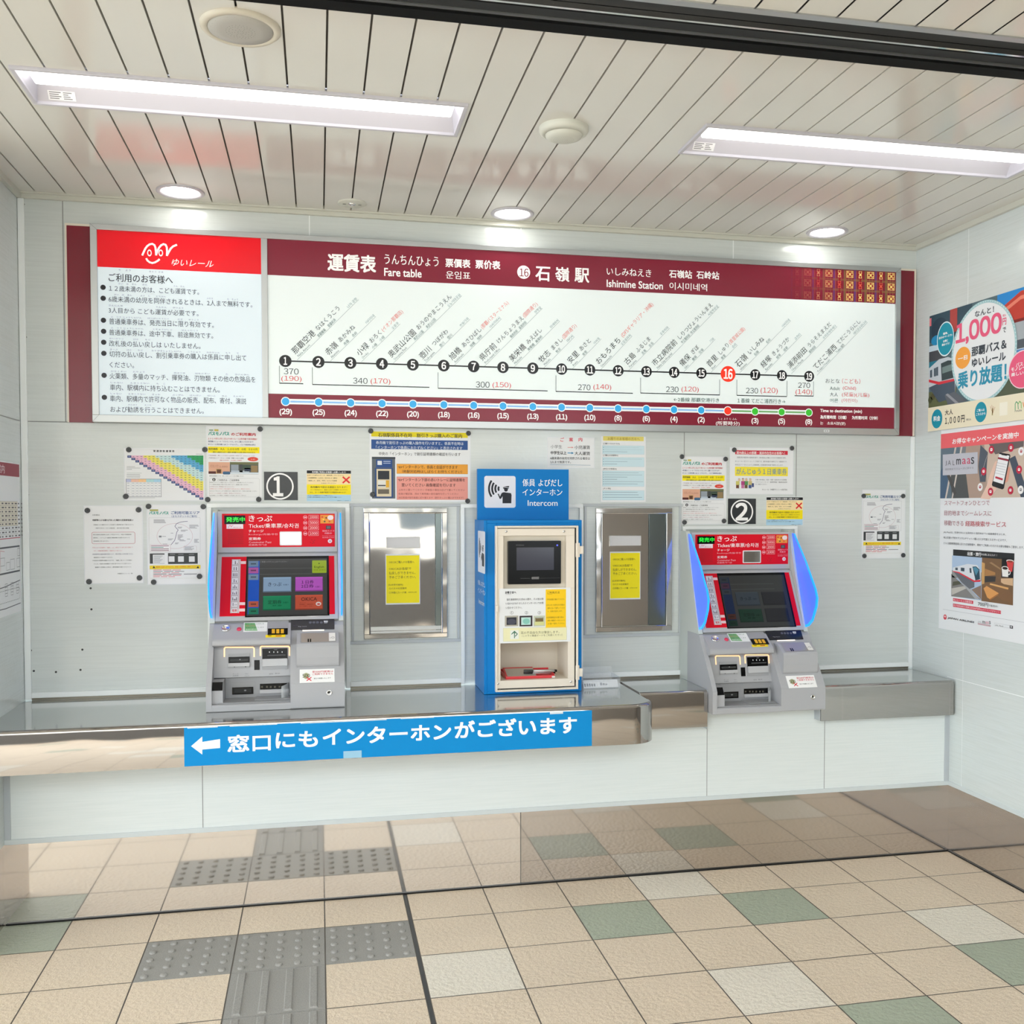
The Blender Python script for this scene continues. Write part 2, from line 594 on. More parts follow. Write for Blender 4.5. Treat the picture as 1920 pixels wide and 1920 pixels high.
def col_x(j):
    """x range of tile column j: j >= -1 right of the joint, j <= -2 left of it"""
    if j >= -1:
        return XRT + 0.3 * j, XRT + 0.3 * (j + 1)
    return XLT + 0.3 * (j + 2), XLT + 0.3 * (j + 3)


def row_y(k):
    return (-(D0 + 0.3 * k), 0.0 if k == 0 else -(D0 + 0.3 * (k - 1)))


g = 0.0022
for j in range(-24, 34):
    for k in range(0, 27):
        if (j, k) in TACT and TACT[(j, k)] and k < 4:
            continue
        x0, x1 = col_x(j); y0, y1 = row_y(k)
        kind = SPECIAL.get((j, k))
        if kind is None and (k >= 5 or j > 6 or j < -6):
            q = rnd.random()
            kind = 'g' if q < 0.06 else ('w' if q < 0.12 else None)
        m = M_TACT if (j, k) in TACT else {'g': M_TILEG, 'w': M_TILEW, None: M_TILE}[kind]
        b.face([(x0 + g, y0 + g, 0), (x1 - g, y0 + g, 0), (x1 - g, y1 - g, 0), (x0 + g, y1 - g, 0)], m)
tag(b.build('floor'), kind='structure')

# ---- back wall
b = MB()
b.box(XL - 0.05, YW, 0.5, XR + 0.05, YW + 0.08, H + 0.12, M_WALL)
S = Sheet(b, W0, 0.0)
for x, z0, z1 in ((-0.285, 1.835, H), (0.638, 2.58, H), (1.506, 2.58, H), (2.457, 2.58, H), (2.234, 1.42, 1.84), (2.765, 1.42, 1.84)):
    S.sr(x - 0.002, z0, x + 0.002, z1, M_SEAM if x < 0 or z1 < 2 else M_TRIMW, 2)
S.sr(XL, 1.833, XR, 1.837, M_SEAM, 2)
for u, v in ((52.5, 927.5), (44.5, 383), (48.5, 632), (58, 1219.5), (63.5, 1258), (105, 1260), (154.5, 1218), (151, 1256), (170, 1103), (171.5, 1142.5)):
    s, t = W0.at(u, v)
    S.sdisc(s, t, 0.0042, 0.0042, M_DARK, 3, 12)
tag(b.build('wall_back'), kind='structure')

# ---- lower wall below the counters
b = MB()
b.box(XL - 0.05, 0.0, 0.295, XR + 0.05, 0.06, 0.6105, M_LOW)
b.box(2.2146, 0.0, 0.6105, 2.7114, 0.06, 0.668, M_LOW)
WK = wall(0.0)
S = Sheet(b, WK, 0.0)
for x in (0.237, 2.231, 2.76):
    S.sr(x - 0.0015, ZK, x + 0.0015, 0.70, M_SEAM, 2)
tag(b.build('wall_dado'), kind='structure')
b = MB()
b.box(XL - 0.05, 0.006, -0.02, 1.446, 0.05, 0.294, M_KICK_VEIL)
b.box(1.446, 0.006, -0.02, XR + 0.05, 0.05, 0.294, M_KICK)
S = Sheet(b, wall(0.006), 0.0)
S.sr(1.445, 0.004, 1.4475, 0.294, M_DARK, 1)
b.box(XL, 0.0, 0.0, XR, 0.006, 0.006, M_BLACK)
tag(b.build('baseboard_back'), kind='structure')

# ---- side walls, ending at the shutter line
YS = -1.50
b = MB()
b.box(XR, YS, 0.295, XR + 0.09, YW + 0.08, H + 0.12, M_WALLR)
S = Sheet(b, RW, 0.0)
S.sr(0.090, ZK, 0.0925, H, M_TRIMW, 2)
S.sr(1.0, ZK, 1.0025, H, M_TRIMW, 2)
S.sr(-0.02, 0.765, 1.5, 0.768, M_TRIMW, 2)
tag(b.build('wall_right'), kind='structure')
b = MB()
b.box(XR + 0.006, YS, -0.02, XR + 0.08, 0.02, 0.294, M_KICK)
b.box(XR, YS, 0.0, XR + 0.006, 0.0, 0.006, M_BLACK)
tag(b.build('baseboard_right'), kind='structure')
b = MB()
YSL = -0.31
b.box(XL - 0.09, YSL, 0.295, XL, YW + 0.08, H + 0.12, M_WALLR)
S = Sheet(b, LW, 0.0)
S.sr(-0.305, 1.833, 0.27, 1.837, M_SEAM, 2)
tag(b.build('wall_left'), kind='structure')
b = MB()
b.box(XL - 0.08, YSL, -0.02, XL - 0.006, 0.02, 0.294, M_KICK)
tag(b.build('baseboard_left'), kind='structure')

# ---- ceiling: planks over a dark void, cut round the two recessed lamps
LAMPS = [(-0.146, 1.108), (1.854, 3.110)]
LY0, LY1 = -0.905, -0.650
YB0, YB1 = -1.41, -1.60          # shutter slot
holes = [(x0 + 0.012, LY0 + 0.012, x1 - 0.012, LY1 - 0.012) for x0, x1 in LAMPS]


def cut(r, hs):
    out = [r]
    for h in hs:
        nxt = []
        for a in out:
            if h[0] >= a[2] or h[2] <= a[0] or h[1] >= a[3] or h[3] <= a[1]:
                nxt.append(a); continue
            x0, y0, x1, y1 = a
            if h[1] > y0: nxt.append((x0, y0, x1, h[1]))
            if h[3] < y1: nxt.append((x0, h[3], x1, y1))
            ya, yb = max(y0, h[1]), min(y1, h[3])
            if h[0] > x0: nxt.append((x0, ya, h[0], yb))
            if h[2] < x1: nxt.append((h[2], ya, x1, yb))
        out = nxt
    return out


PK, PP = -0.3742, 0.1069
b = MB()
for r in cut((XL - 0.05, YB0, XR + 0.05, YW + 0.05), holes):
    b.face([(r[0], r[1], H + 0.014), (r[0], r[3], H + 0.014), (r[2], r[3], H + 0.014), (r[2], r[1], H + 0.014)], M_GROOVE)
lips = 0.0028
for k in range(-1, 37):
    x0 = PK + PP * (k - 1) + lips; x1 = PK + PP * k - lips
    if k == -1: continue
    x0 = max(x0, XL); x1 = min(x1, XR)
    if x1 - x0 < 0.01: continue
    for r in cut((x0, YB0 + 0.004, x1, YW - 0.012), holes):
        b.face([(r[0], r[1], H), (r[0], r[3], H), (r[2], r[3], H), (r[2], r[1], H)], M_CEIL)
    for xx in (x0, x1):
        for r in cut((xx - 0.0001, YB0 + 0.004, xx + 0.0001, YW - 0.012), holes):
            b.face([(xx, r[1], H), (xx, r[3], H), (xx, r[3], H + 0.014), (xx, r[1], H + 0.014)], M_CEIL)
tag(b.build('ceiling'), kind='structure')
b = MB()                                          # concourse ceiling beyond the shutter slot
x = -6.0
while x < 9.5:
    b.face([(x + lips, BACK + 4.2, H), (x + lips, YB1 - 0.012, H), (x + PP - lips, YB1 - 0.012, H), (x + PP - lips, BACK + 4.2, H)], M_CEIL)
    x += PP
b.face([(-6, BACK + 4.2, H + 0.02), (-6, YB1, H + 0.02), (9.5, YB1, H + 0.02), (9.5, BACK + 4.2, H + 0.02)], M_GROOVE)
b.box(-6, BACK + 4.0, H, 9.5, BACK + 4.2, H + 0.6, M_CEIL)
b.box(3.0, BACK, H + 0.05, 9.5, BACK + 4.0, H + 0.25, M_CEIL)  # unseen roof slab, added to darken the floor on the right
tag(b.build('ceiling'), kind='structure')

# ---- shutter slot between the two ceilings
x0, x1 = -3.0, 6.5
b = MB()
b.box(x0, YB0 - 0.002, H - 0.004, x1, YB0 + 0.012, H + 0.12, M_SLOT)
b.box(x0, YB0 - 0.050, H - 0.012, x1, YB0 - 0.004, H + 0.10, M_SLOT)
b.box(x0, YB0 - 0.056, H - 0.006, x1, YB0 - 0.052, H + 0.02, M_ALU)
b.box(x0, YB0 - 0.095, H + 0.0, x1, YB0 - 0.058, H + 0.10, M_SLOT2)
b.box(x0, YB0 - 0.118, H - 0.002, x1, YB0 - 0.097, H + 0.10, M_SLOT)
b.box(x0, YB0 - 0.129, H - 0.010, x1, YB0 - 0.121, H + 0.10, M_CHROME)
b.box(x0, YB0 - 0.178, H + 0.004, x1, YB0 - 0.131, H + 0.10, M_SLOT2)
b.box(x0, YB1 - 0.012, H - 0.004, x1, YB1 + 0.010, H + 0.12, M_ALU)
b.box(x0, YB1 - 0.01, H + 0.1, x1, YB0 + 0.01, H + 0.13, M_SLOT)
tag(b.build('trim_1'), kind='structure')

# ---- cream ceiling edge, white corner post, panel frames
b = MB()
b.box(XL, YW - 0.018, H - 0.022, XR, YW, H + 0.014, M_CREAMTRIM)
b.box(XL, YW - 0.030, H - 0.006, XR, YW - 0.016, H + 0.014, M_CREAMTRIM)
tag(b.build('trim_2', bevel=0.002), kind='structure')
b = MB()
b.box(XR - 0.018, YB0, H - 0.022, XR, YW - 0.018, H + 0.014, M_CREAMTRIM)
tag(b.build('trim_3', bevel=0.002), kind='structure')
b = MB()
b.box(XL, YB0, H - 0.022, XL + 0.018, YW - 0.018, H + 0.014, M_CREAMTRIM)
tag(b.build('trim_4', bevel=0.002), kind='structure')
b = MB()
b.box(XL + 0.001, YW - 0.012, ZC + 0.004, XL + 0.024, YW, H - 0.022, M_TRIMW)
tag(b.build('trim_5', bevel=0.002), kind='structure')
b = MB()                                          # right edge post of the back wall
b.box(XR - 0.020, YW - 0.010, ZC + 0.004, XR - 0.001, YW, 1.832, M_TRIMW)
tag(b.build('trim_6', bevel=0.002), kind='structure')


def frame_trim(n, x0, x1, ztop, w=0.017, mat=None):
    mat = mat or M_TRIMW
    b = MB()
    b.box(x0, YW - 0.011, ztop - w, x1, YW, ztop, mat)
    b.box(x0, YW - 0.011, ZC + 0.004, x0 + w, YW, ztop - w, mat)
    b.box(x1 - w, YW - 0.011, ZC + 0.004, x1, YW, ztop - w, mat)
    tag(b.build('trim_%d' % n, bevel=0.0015), kind='structure')


frame_trim(7, 0.233, 0.790, 1.522)                # round ticket machine one
frame_trim(8, 2.226, 2.770, 1.423, 0.014)         # round ticket machine two
frame_trim(9, 1.247, 1.775, 1.520, 0.016)         # behind the intercom
for n, x0, x1 in ((10, 0.790, 1.247), (11, 1.775, 2.226)):     # grey joints round the hatches
    b = MB()
    b.box(x0, YW - 0.007, 1.510, x1, YW, 1.522, M_TRIMG)
    b.box(x0, YW - 0.007, 0.944, x1, YW, 0.957, M_TRIMG)
    b.box(x0 + 0.006, YW - 0.007, 0.957, x0 + 0.016, YW, 1.510, M_TRIMG)
    b.box(x1 - 0.016, YW - 0.007, 0.957, x1 - 0.006, YW, 1.510, M_TRIMG)
    tag(b.build('trim_%d' % n, bevel=0.001), kind='structure')
for n, x0, x1 in ((12, XL + 0.024, 0.233), (13, 0.790, 1.247), (14, 1.775, 2.226), (15, 2.770, XR - 0.02)):
    b = MB()                                      # white foot strip above the counter
    b.box(x0, YW - 0.012, ZC + 0.010, x1, YW, ZC + 0.030, M_TRIMW)
    b.box(x0, YW - 0.006, ZC + 0.000, x1, YW, ZC + 0.010, M_FOOT)
    tag(b.build('trim_%d' % n, bevel=0.0015), kind='structure')
b = MB()                                          # lower wall: grey edge strips
b.box(XL, -0.004, 0.294, XR, 0.006, 0.312, M_LIP)
b.box(XR - 0.022, -0.003, 0.312, XR, 0.004, 0.62, M_TRIMG)
b.box(XL, -0.003, 0.312, XL + 0.022, 0.004, 0.62, M_TRIMG)
tag(b.build('trim_16', bevel=0.001), kind='structure')
b = MB()
b.box(XR - 0.004, YS, 0.294, XR + 0.006, -0.004, 0.312, M_LIP)
tag(b.build('trim_17', bevel=0.001), kind='structure')

# ---- what lies behind the camera: concourse walls, parapet, street front (mostly seen in the reflections)
M_CONC = pm('concourse_wall', (104, 97, 90), 0.6)
M_BOOTH = pm('booth_wall', (162, 155, 147), 0.6)
M_PAR = pm('parapet_concrete', (74, 72, 70), 0.75)
M_FAC = pm('facade_plaster', (222, 214, 202), 0.8)
M_FACW = pm('facade_window', (92, 100, 104), 0.2)
b = MB()
b.box(5.6, BACK, 0, 5.75, YS, H + 0.6, M_CONC)
tag(b.build('wall_concourse'), kind='structure')
b = MB()
b.box(XR, YS - 0.06, 0, 5.75, YS, H + 0.1, M_CONC)
b.box(-6.0, YW, 0, XL - 0.09, YW + 0.08, H + 0.1, M_WALLR)
b.box(-6.0, YB1, H + 0.02, XL - 0.05, YW + 0.08, H + 0.1, M_CEIL)  # unseen left roof, added to block the sun and part of the sky
tag(b.build('wall_front'), kind='structure')
b = MB()
b.box(-8, BACK - 0.2, 0, 12, BACK, 0.95, M_PAR)
tag(b.build('wall_parapet'), kind='structure')
b = MB()
b.box(3.7, -6.7, 0, 5.6, -6.5, H + 0.5, M_BOOTH)
tag(b.build('wall_booth'), kind='structure')
b = MB()
b.box(-14, -17.3, -6, 5.2, -17, 6.2, M_FAC)
for i in range(12):
    for j in range(4):
        x = -13.2 + 1.55 * i; z = -4.4 + 2.7 * j
        b.box(x, -17.02, z, x + 0.85, -16.95, z + 1.35, M_FACW)
b.box(-14, -17.0, 2.3, 5.2, -16.4, 2.6, M_FAC); b.box(-14, -17.0, -0.4, 5.2, -16.4, -0.1, M_FAC)
tag(b.build('wall_street'), kind='structure')
b = MB()
b.box(-30, -40, -6.3, 30, BACK - 0.21, -6.0, M_PAR)
tag(b.build('floor'), kind='structure')

# ================================================================== TACTILE PAVING
def tactile(kind, j, k, label, group):
    x0, x1 = col_x(j); y0, y1 = row_y(k)
    b = MB()
    cx, cy = (x0 + x1) / 2, (y0 + y1) / 2
    b.box(x0 + g, y0 + g, -0.0024, x1 - g, y1 - g, 0.0002, M_TACT)
    fl = Pl((0, 0, 0), (1, 0, 0), (0, 1, 0))
    if kind == 'd':
        for p in range(5):
            for q in range(5):
                c = (x0 + 0.03 + 0.06 * p, y0 + 0.03 + 0.06 * q)
                b.lathe(fl, c, [(0.0125, 0.0002), (0.0112, 0.0045), (0.0085, 0.0062), (0.003, 0.0065)], M_TACT, 16)
    else:
        for p in range(4):
            c = x0 + 0.0375 + 0.075 * p
            r0, r1 = 0.0135, 0.0095
            for (ya, yb) in ((y0 + 0.012, y1 - 0.012),):
                v = [(c - r0, ya, 0.0002), (c + r0, ya, 0.0002), (c + r0, yb, 0.0002), (c - r0, yb, 0.0002),
                     (c - r1, ya + .004, .005), (c + r1, ya + .004, .005), (c + r1, yb - .004, .005), (c - r1, yb - .004, .005)]
                b.mesh(v, [[4, 5, 6, 7], [0, 1, 5, 4], [1, 2, 6, 5], [2, 3, 7, 6], [3, 0, 4, 7]], M_TACT)
    o = b.build('tactile_paving_tile'); o.location = (cx, cy, 0)
    tag(o, label, 'floor tile', group)


tactile('d', -4, 1, 'grey studded tactile tile, left end of the row of three', 'studded tactile tiles')
tactile('d', -3, 1, 'grey studded tactile tile in the middle of the row, above the ribbed tile', 'studded tactile tiles')
tactile('d', -2, 1, 'grey studded tactile tile at the right end, against the dark floor joint', 'studded tactile tiles')
tactile('b', -3, 2, 'grey ribbed tactile tile directly below the studded row', 'ribbed tactile tiles')
tactile('b', -3, 3, 'grey ribbed tactile tile cut off by the bottom of the photo', 'ribbed tactile tiles')

# ================================================================== COUNTERS
def rounded_counter(name, x0, x1, yf, r, zt, zb, loc, lips=0.014):
    """stainless ledge: folded front with a rolled upper edge; r rounds the right-hand front corner"""
    root = empty(name, loc)
    # plan outline from back-left, anticlockwise seen from above, front is yf
    def plan(off):
        q = [(x0, yf + off)]
        if r:
            for i in range(13):
                a = -math.pi / 2 + math.pi / 2 * i / 12
                q.append((x1 - r + (r - off) * math.cos(a), yf + r + (r - off) * math.sin(a)))
        else:
            q.append((x1, yf + off))
        return q
    yb = YW - 0.006
    b = MB()
    rings = []
    for i in range(6):
        a = math.pi / 2 * i / 5
        rings.append((lips * (1 - math.cos(a)), zt - lips + lips * math.sin(a)))
    prof = [(0.0, zb)] + rings
    loops = [[(x, y, z) for x, y in plan(off)] for off, z in prof]
    k = len(loops[0])
    vs = [p for l in loops for p in l]
    fs = []
    for i in range(len(loops) - 1):
        for j in range(k - 1):
            fs.append([i * k + j, i * k + j + 1, (i + 1) * k + j + 1, (i + 1) * k + j])
    b.mesh(vs, fs, M_APRON, True)
    # underside return
    lo = [(x, y, zb) for x, y in plan(0.0)]; li = [(x, y, zb) for x, y in plan(0.012)]
    b.mesh(lo + li, [[j, k + j, k + j + 1, j + 1] for j in range(k - 1)], M_APRON)
    b.mesh([(x, y, z) for z in (zb, zt - 0.02) for x, y in plan(0.012)], [[j, k + j, k + j + 1, j + 1] for j in range(k - 1)], M_APRON)
    if r:
        b.mesh([(x1, yf + r, zb), (x1, yb, zb), (x1, yb, zt - lips), (x1, yf + r, zt - lips)], [[0, 1, 2, 3]], M_APRON)
        b.mesh([(x1, yf + r, zt - lips), (x1, yb, zt - lips), (x1 - lips, yb, zt), (x1 - lips, yf + r, zt)], [[0, 1, 2, 3]], M_APRON)
    else:
        b.mesh([(x1, yf, zb), (x1, yb, zb), (x1, yb, zt - lips), (x1, yf, zt - lips)], [[0, 1, 2, 3]], M_APRON)
        b.mesh([(x1, yf, zt - lips), (x1, yb, zt - lips), (x1, yb, zt), (x1, yf + lips, zt)], [[0, 1, 2, 3]], M_APRON)
    b.mesh([(x0, yf, zb), (x0, yf, zt - lips), (x0, yf + lips, zt), (x0, yb, zt), (x0, yb, zb)], [[0, 1, 2, 3, 4]], M_APRON)
    b.build('apron', root)
    b = MB()
    top = plan(lips)
    pts = [(x, y, zt) for x, y in top] + ([(x1 - lips, yb, zt)] if r else [(x1, yb, zt)]) + [(x0, yb, zt)]
    b.face(pts, M_TOP)
    b.build('worktop', root)
    b = MB()
    b.box(x0, 0.0, zb - 0.003, x1 - (r or 0.0), yf + 0.03, zb + 0.02, M_DARK) if False else None
    return root


c = rounded_counter('counter', XL + 0.001, 1.925, -0.280, 0.10, ZC, 0.612, (0.74, -0.28, 0.612))
tag(c, 'deep stainless steel counter with a rounded corner, under the first ticket machine', 'counter', 'stainless counters')
c = rounded_counter('counter', 1.926, 2.212, -0.050, 0, ZC, 0.612, (2.07, -0.050, 0.612))
tag(c, 'short stainless steel counter between the rounded counter and the second ticket machine', 'counter', 'stainless counters')
c = rounded_counter('counter', 2.716, XR - 0.003, -0.050, 0.02, ZC, 0.612, (3.03, -0.050, 0.612))
tag(c, 'stainless steel counter in the right corner, against the right wall', 'counter', 'stainless counters')
b = MB()
b.box(2.213, -0.045, 0.60, 2.2145, 0.28, ZC, M_TRIMG)
b.box(2.7115, -0.045, 0.6128, 2.7155, 0.28, ZC - 0.004, M_TRIMG)
tag(b.build('trim_18'), kind='structure')

# ================================================================== CEILING FITTINGS
M_LAMPW = pm('lamp_white_enamel', (198, 196, 204), 0.4)
M_LED = pm('led_bar', (255, 255, 255), 0.4, emit=(255, 253, 250), es=LAMP_BAR)
M_DOWN = pm('downlight_lens', (255, 255, 255), 0.3, emit=(255, 252, 246), es=LAMP_DOWN)
for (x0, x1), lab in zip(LAMPS, ('long recessed ceiling lamp on the left, over the first ticket machine',
                                 'long recessed ceiling lamp on the right, towards the right wall')):
    root = empty('ceiling_lamp', ((x0 + x1) / 2, (LY0 + LY1) / 2, H), lab, 'lamp', 'long recessed ceiling lamps')
    b = MB()
    f = 0.012
    zt = H + 0.075
    for (a0, c0, a1, c1) in ((x0, LY0, x1, LY0 + f), (x0, LY1 - f, x1, LY1), (x0, LY0 + f, x0 + f, LY1 - f), (x1 - f, LY0 + f, x1, LY1 - f)):
        b.box(a0, c0, H - 0.009, a1, c1, H + 0.004, M_LAMPW)
    b.build('frame', root, bevel=0.0015)
    b = MB()                                       # trough: slanted long sides, end plates, flat top
    ya, yb, yc, yd = LY0 + f, LY0 + 0.020, LY1 - 0.085, LY1 - f
    xa, xb, xc, xd = x0 + f, x0 + 0.03, x1 - 0.03, x1 - f
    b.face([(xa, ya, H), (xd, ya, H), (xc, yb, zt), (xb, yb, zt)], M_LAMPW)
    b.face([(xa, yd, H), (xb, yc, zt), (xc, yc, zt), (xd, yd, H)], M_LAMPW)
    b.face([(xa, ya, H), (xb, yb, zt), (xb, yc, zt), (xa, yd, H)], M_LAMPW)
    b.face([(xd, ya, H), (xd, yd, H), (xc, yc, zt), (xc, yb, zt)], M_LAMPW)
    b.face([(xb, yb, zt), (xc, yb, zt), (xc, yc, zt), (xb, yc, zt)], M_LAMPW)
    b.build('reflector', root)
    b = MB()
    b.box(x0 + 0.034, LY0 + 0.026, H + 0.004, x1 - 0.034, LY1 - 0.120, zt - 0.002, M_LED)
    b.build('light_bar', root, bevel=0.006)
    b = MB()                                       # maker's plate on the far slope
    sl = Pl((0, yd, H), (1, 0, 0), (0, yc - yd, zt - H))
    sl.n = -sl.n if sl.n.y > 0 else sl.n
    S = Sheet(b, sl, 0.0006)
    sx = x0 + 0.045
    S.sr(sx, 0.006, sx + 0.075, 0.034, (240, 240, 242), 1)
    for i in range(4):
        S.sr(sx + 0.004, 0.010 + 0.006 * i, sx + 0.03 + 0.006 * (i % 2), 0.0125 + 0.006 * i, (120, 120, 124), 2)
        S.sr(sx + 0.042, 0.010 + 0.006 * i, sx + 0.066 - 0.005 * (i % 3), 0.0125 + 0.006 * i, (130, 130, 134), 2)
    b.build('rating_label', root)

for (x, y), lab in zip(((0.163, 0.148), (1.445, 0.166), (2.832, 0.152)),
                       ('round lit downlight above the red notice panel', 'round lit downlight above the middle of the fare board',
                        'round lit downlight near the right wall')):
    root = empty('downlight', (x, y, H), lab, 'lamp', 'round downlights')
    c = (x, -y)
    b = MB()
    b.lathe(CEIL, c, [(0.088, -0.004), (0.088, 0.003), (0.084, 0.006), (0.074, 0.005), (0.070, 0.002), (0.066, -0.004)], M_LAMPW, 40)
    b.build('trim_ring', root)
    b = MB()
    b.lathe(CEIL, c, [(0.068, -0.003), (0.067, 0.0025), (0.04, 0.0035), (0.005, 0.004)], M_DOWN, 40)
    b.build('lens', root)

M_SPK = pm('speaker_rim', (208, 202, 186), 0.45)
M_SPKG = pm('speaker_grille', (178, 176, 170), 0.6)
root = empty('ceiling_speaker', (0.484, -1.256, H), 'large round ceiling speaker with a beige rim and grey grille', 'speaker')
b = MB()
b.lathe(CEIL, (0.484, 1.256), [(0.098, -0.004), (0.098, 0.004), (0.092, 0.009), (0.081, 0.009), (0.079, 0.006)], M_SPK, 48)
b.build('rim', root)
b = MB()
b.lathe(CEIL, (0.484, 1.256), [(0.080, 0.004), (0.078, 0.009), (0.05, 0.012), (0.005, 0.013)], M_SPKG, 48)
for i in range(10):
    for j in range(24):
        a = 2 * math.pi * j / 24 + i * 0.13
        rr_ = 0.007 + 0.007 * i
        if i < 3 and j % 3: continue
        s, t = 0.484 + rr_ * math.cos(a), 1.256 + rr_ * math.sin(a)
        n = 0.0132 - 0.0042 * (rr_ / 0.078) ** 2
        b.face([CEIL.w(s + 0.0012 * math.cos(q * math.pi / 3), t + 0.0012 * math.sin(q * math.pi / 3), n) for q in range(6)], pm('speaker_hole', (130, 128, 124), 0.8))
b.build('grille', root)

M_DET = pm('detector_plastic', (214, 215, 204), 0.45)
root = empty('ceiling_speaker', (1.429, -0.775, H), 'small domed off-white ceiling sounder between the two long lamps', 'speaker')
b = MB()
c = (1.429, 0.775)
b.lathe(CEIL, c, [(0.078, -0.003), (0.079, 0.010), (0.075, 0.017), (0.060, 0.024), (0.058, 0.020)], M_DET, 48)
b.build('base', root)
b = MB()
b.lathe(CEIL, c, [(0.060, 0.018), (0.056, 0.030), (0.04, 0.036), (0.004, 0.038)], M_DET, 48)
for i in range(1, 6):
    for j in range(6 * i):
        a = 2 * math.pi * j / (6 * i); r_ = 0.0062 * i
        s, t = c[0] + r_ * math.cos(a), c[1] + r_ * math.sin(a)
        b.face([CEIL.w(s + 0.0011 * math.cos(q * math.pi / 3), t + 0.0011 * math.sin(q * math.pi / 3), 0.0384 - 0.003 * (r_ / 0.05) ** 2 * 0.5) for q in range(6)], pm('sounder_hole', (176, 176, 166), 0.8))
b.build('cover', root)

root = empty('emergency_light', (0.803, 0.158, H), 'small round flush emergency light in the ceiling, left of the middle downlight', 'lamp')
b = MB()
b.lathe(CEIL, (0.803, -0.158), [(0.056, -0.003), (0.056, 0.003), (0.052, 0.005), (0.004, 0.005)], M_DET, 36)
b.build('plate', root)
b = MB()
b.lathe(CEIL, (0.803, -0.158), [(0.016, 0.004), (0.016, 0.008), (0.011, 0.009), (0.010, 0.006), (0.002, 0.006)], M_CHROME, 24)
b.build('bulb', root)
for dx in (-0.03, 0.03):
    b = MB(); S = Sheet(b, CEIL, 0.0056)
    S.sr(0.803 + dx - 0.006, -0.158 - 0.007, 0.803 + dx + 0.006, -0.158 - 0.002, (110, 112, 108), 1)
    S.sr(0.803 + dx - 0.006, -0.158 + 0.002, 0.803 + dx + 0.006, -0.158 + 0.006, (140, 142, 138), 1)
    b.build('indicator_slot', root)

# ================================================================== FARE BOARD
YF = 0.245
FX0, FX1, FZ0, FZ1 = -0.180, 3.248, 1.834, 2.588
root = empty('fare_board', ((FX0 + FX1) / 2, YW, FZ0), 'very wide back-lit fare table board with an aluminium frame, on the back wall', 'sign')
b = MB()
w = 0.024
PX0, PX1, PM0, PM1, PZ0, PZ1 = -0.155, 3.224, 0.451, 0.475, 1.862, 2.567
for (x0, z0, x1, z1) in ((FX0, FZ0, FX1, PZ0), (FX0, PZ1, FX1, FZ1), (FX0, PZ0, PX0, PZ1), (PX1, PZ0, FX1, PZ1), (PM0, PZ0, PM1, PZ1)):
    b.box(x0, YF, z0, x1, YW - 0.001, z1, M_ALU)
S = Sheet(b, wall(YF, (1340, 470, 4.5714)), 0.0002)
for (x, z, xx, zz) in ((FX0, FZ1, PX0, PZ1), (FX0, FZ0, PX0, PZ0), (FX1, FZ1, PX1, PZ1), (FX1, FZ0, PX1, PZ0)):
    S.sline([(x, z), (xx, zz)], 0.0012, (120, 122, 122), 1)
b.build('frame', root, bevel=0.0012)
b = MB()
S = Sheet(b, wall(YF, (1340, 470, 4.5714)), 0.0004)
S.rect(935, 1535, 982, 1556, (236, 240, 242), 1)
S.rect(943, 1541, 953, 1550, (150, 152, 156), 2)
S.rect(958, 1541, 974, 1550, (170, 172, 176), 2)
b.build('frame_sticker', root)
for nm, x0, x1, u in (('side_panel', -0.277, FX0 - 0.003, 0), ('side_panel', FX1 + 0.003, XR - 0.004, 1)):
    b = MB()
    b.box(x0 + (0.006 if not u else 0), YW - 0.006, FZ0, x1 - (0.009 if u else 0), YW - 0.0005, FZ1 - 0.002, M_MAROON)
    b.build(nm, root, label='plain maroon panel beside the frame')
    b = MB()
    b.box(x0, YW - 0.008, FZ1 - 0.002, x1, YW - 0.0005, FZ1 + 0.006, M_CREAM)
    if u: b.box(x1 - 0.009, YW - 0.008, FZ0, x1, YW - 0.0005, FZ1 - 0.002, M_CREAM)
    else: b.box(x0, YW - 0.008, FZ0, x0 + 0.006, YW - 0.0005, FZ1 - 0.002, M_CREAM)
    b.build('side_panel_edging', root)

# ---------------- passenger notice panel
YP = 0.252
b = MB()
b.box(PX0, YP + 0.0002, PZ0, PM0, YP + 0.02, PZ1, lit((226, 240, 250)))
A = Sheet(b, wall(YP, (100, 400, 4.0)), 0.0, lit)
_, hz, _, _ = A.pl.tbox(330, 120, 1557, 400)
RED = (232, 0, 26); INK = (28, 30, 36); GREY = (78, 88, 98); WHT = (255, 255, 255)
A.sr(PX0, hz, PM0, PZ1, RED, 1)
wl = 0.0072
A.line([(668, 313), (678, 290), (690, 265), (704, 246), (722, 233), (742, 229), (758, 238), (766, 258), (769, 285), (771, 312)], wl, WHT, 2)
A.line([(771, 312), (780, 283), (793, 258), (808, 240), (826, 231), (842, 236), (851, 255), (853, 285), (852, 316)], wl, WHT, 2)
A.line([(852, 316), (866, 290), (880, 265), (898, 248), (924, 237)], wl, WHT, 2)
for e in (721, 806):
    s, t = A.pl.at(e, 297); A.ring(s, t, 0.0050, 0.0082, WHT, 2, 24, asp=1.6)
A.line([(698, 340), (706, 354), (722, 367), (742, 373), (762, 368), (782, 357), (795, 346)], wl, WHT, 2)
A.txt('ゆいレール', 882, 340, 1195, 392, WHT, 3, 0.0, 0.3)
A.txt('ご利用のお客様へ', 415, 448, 895, 510, INK, 3, 0.008)
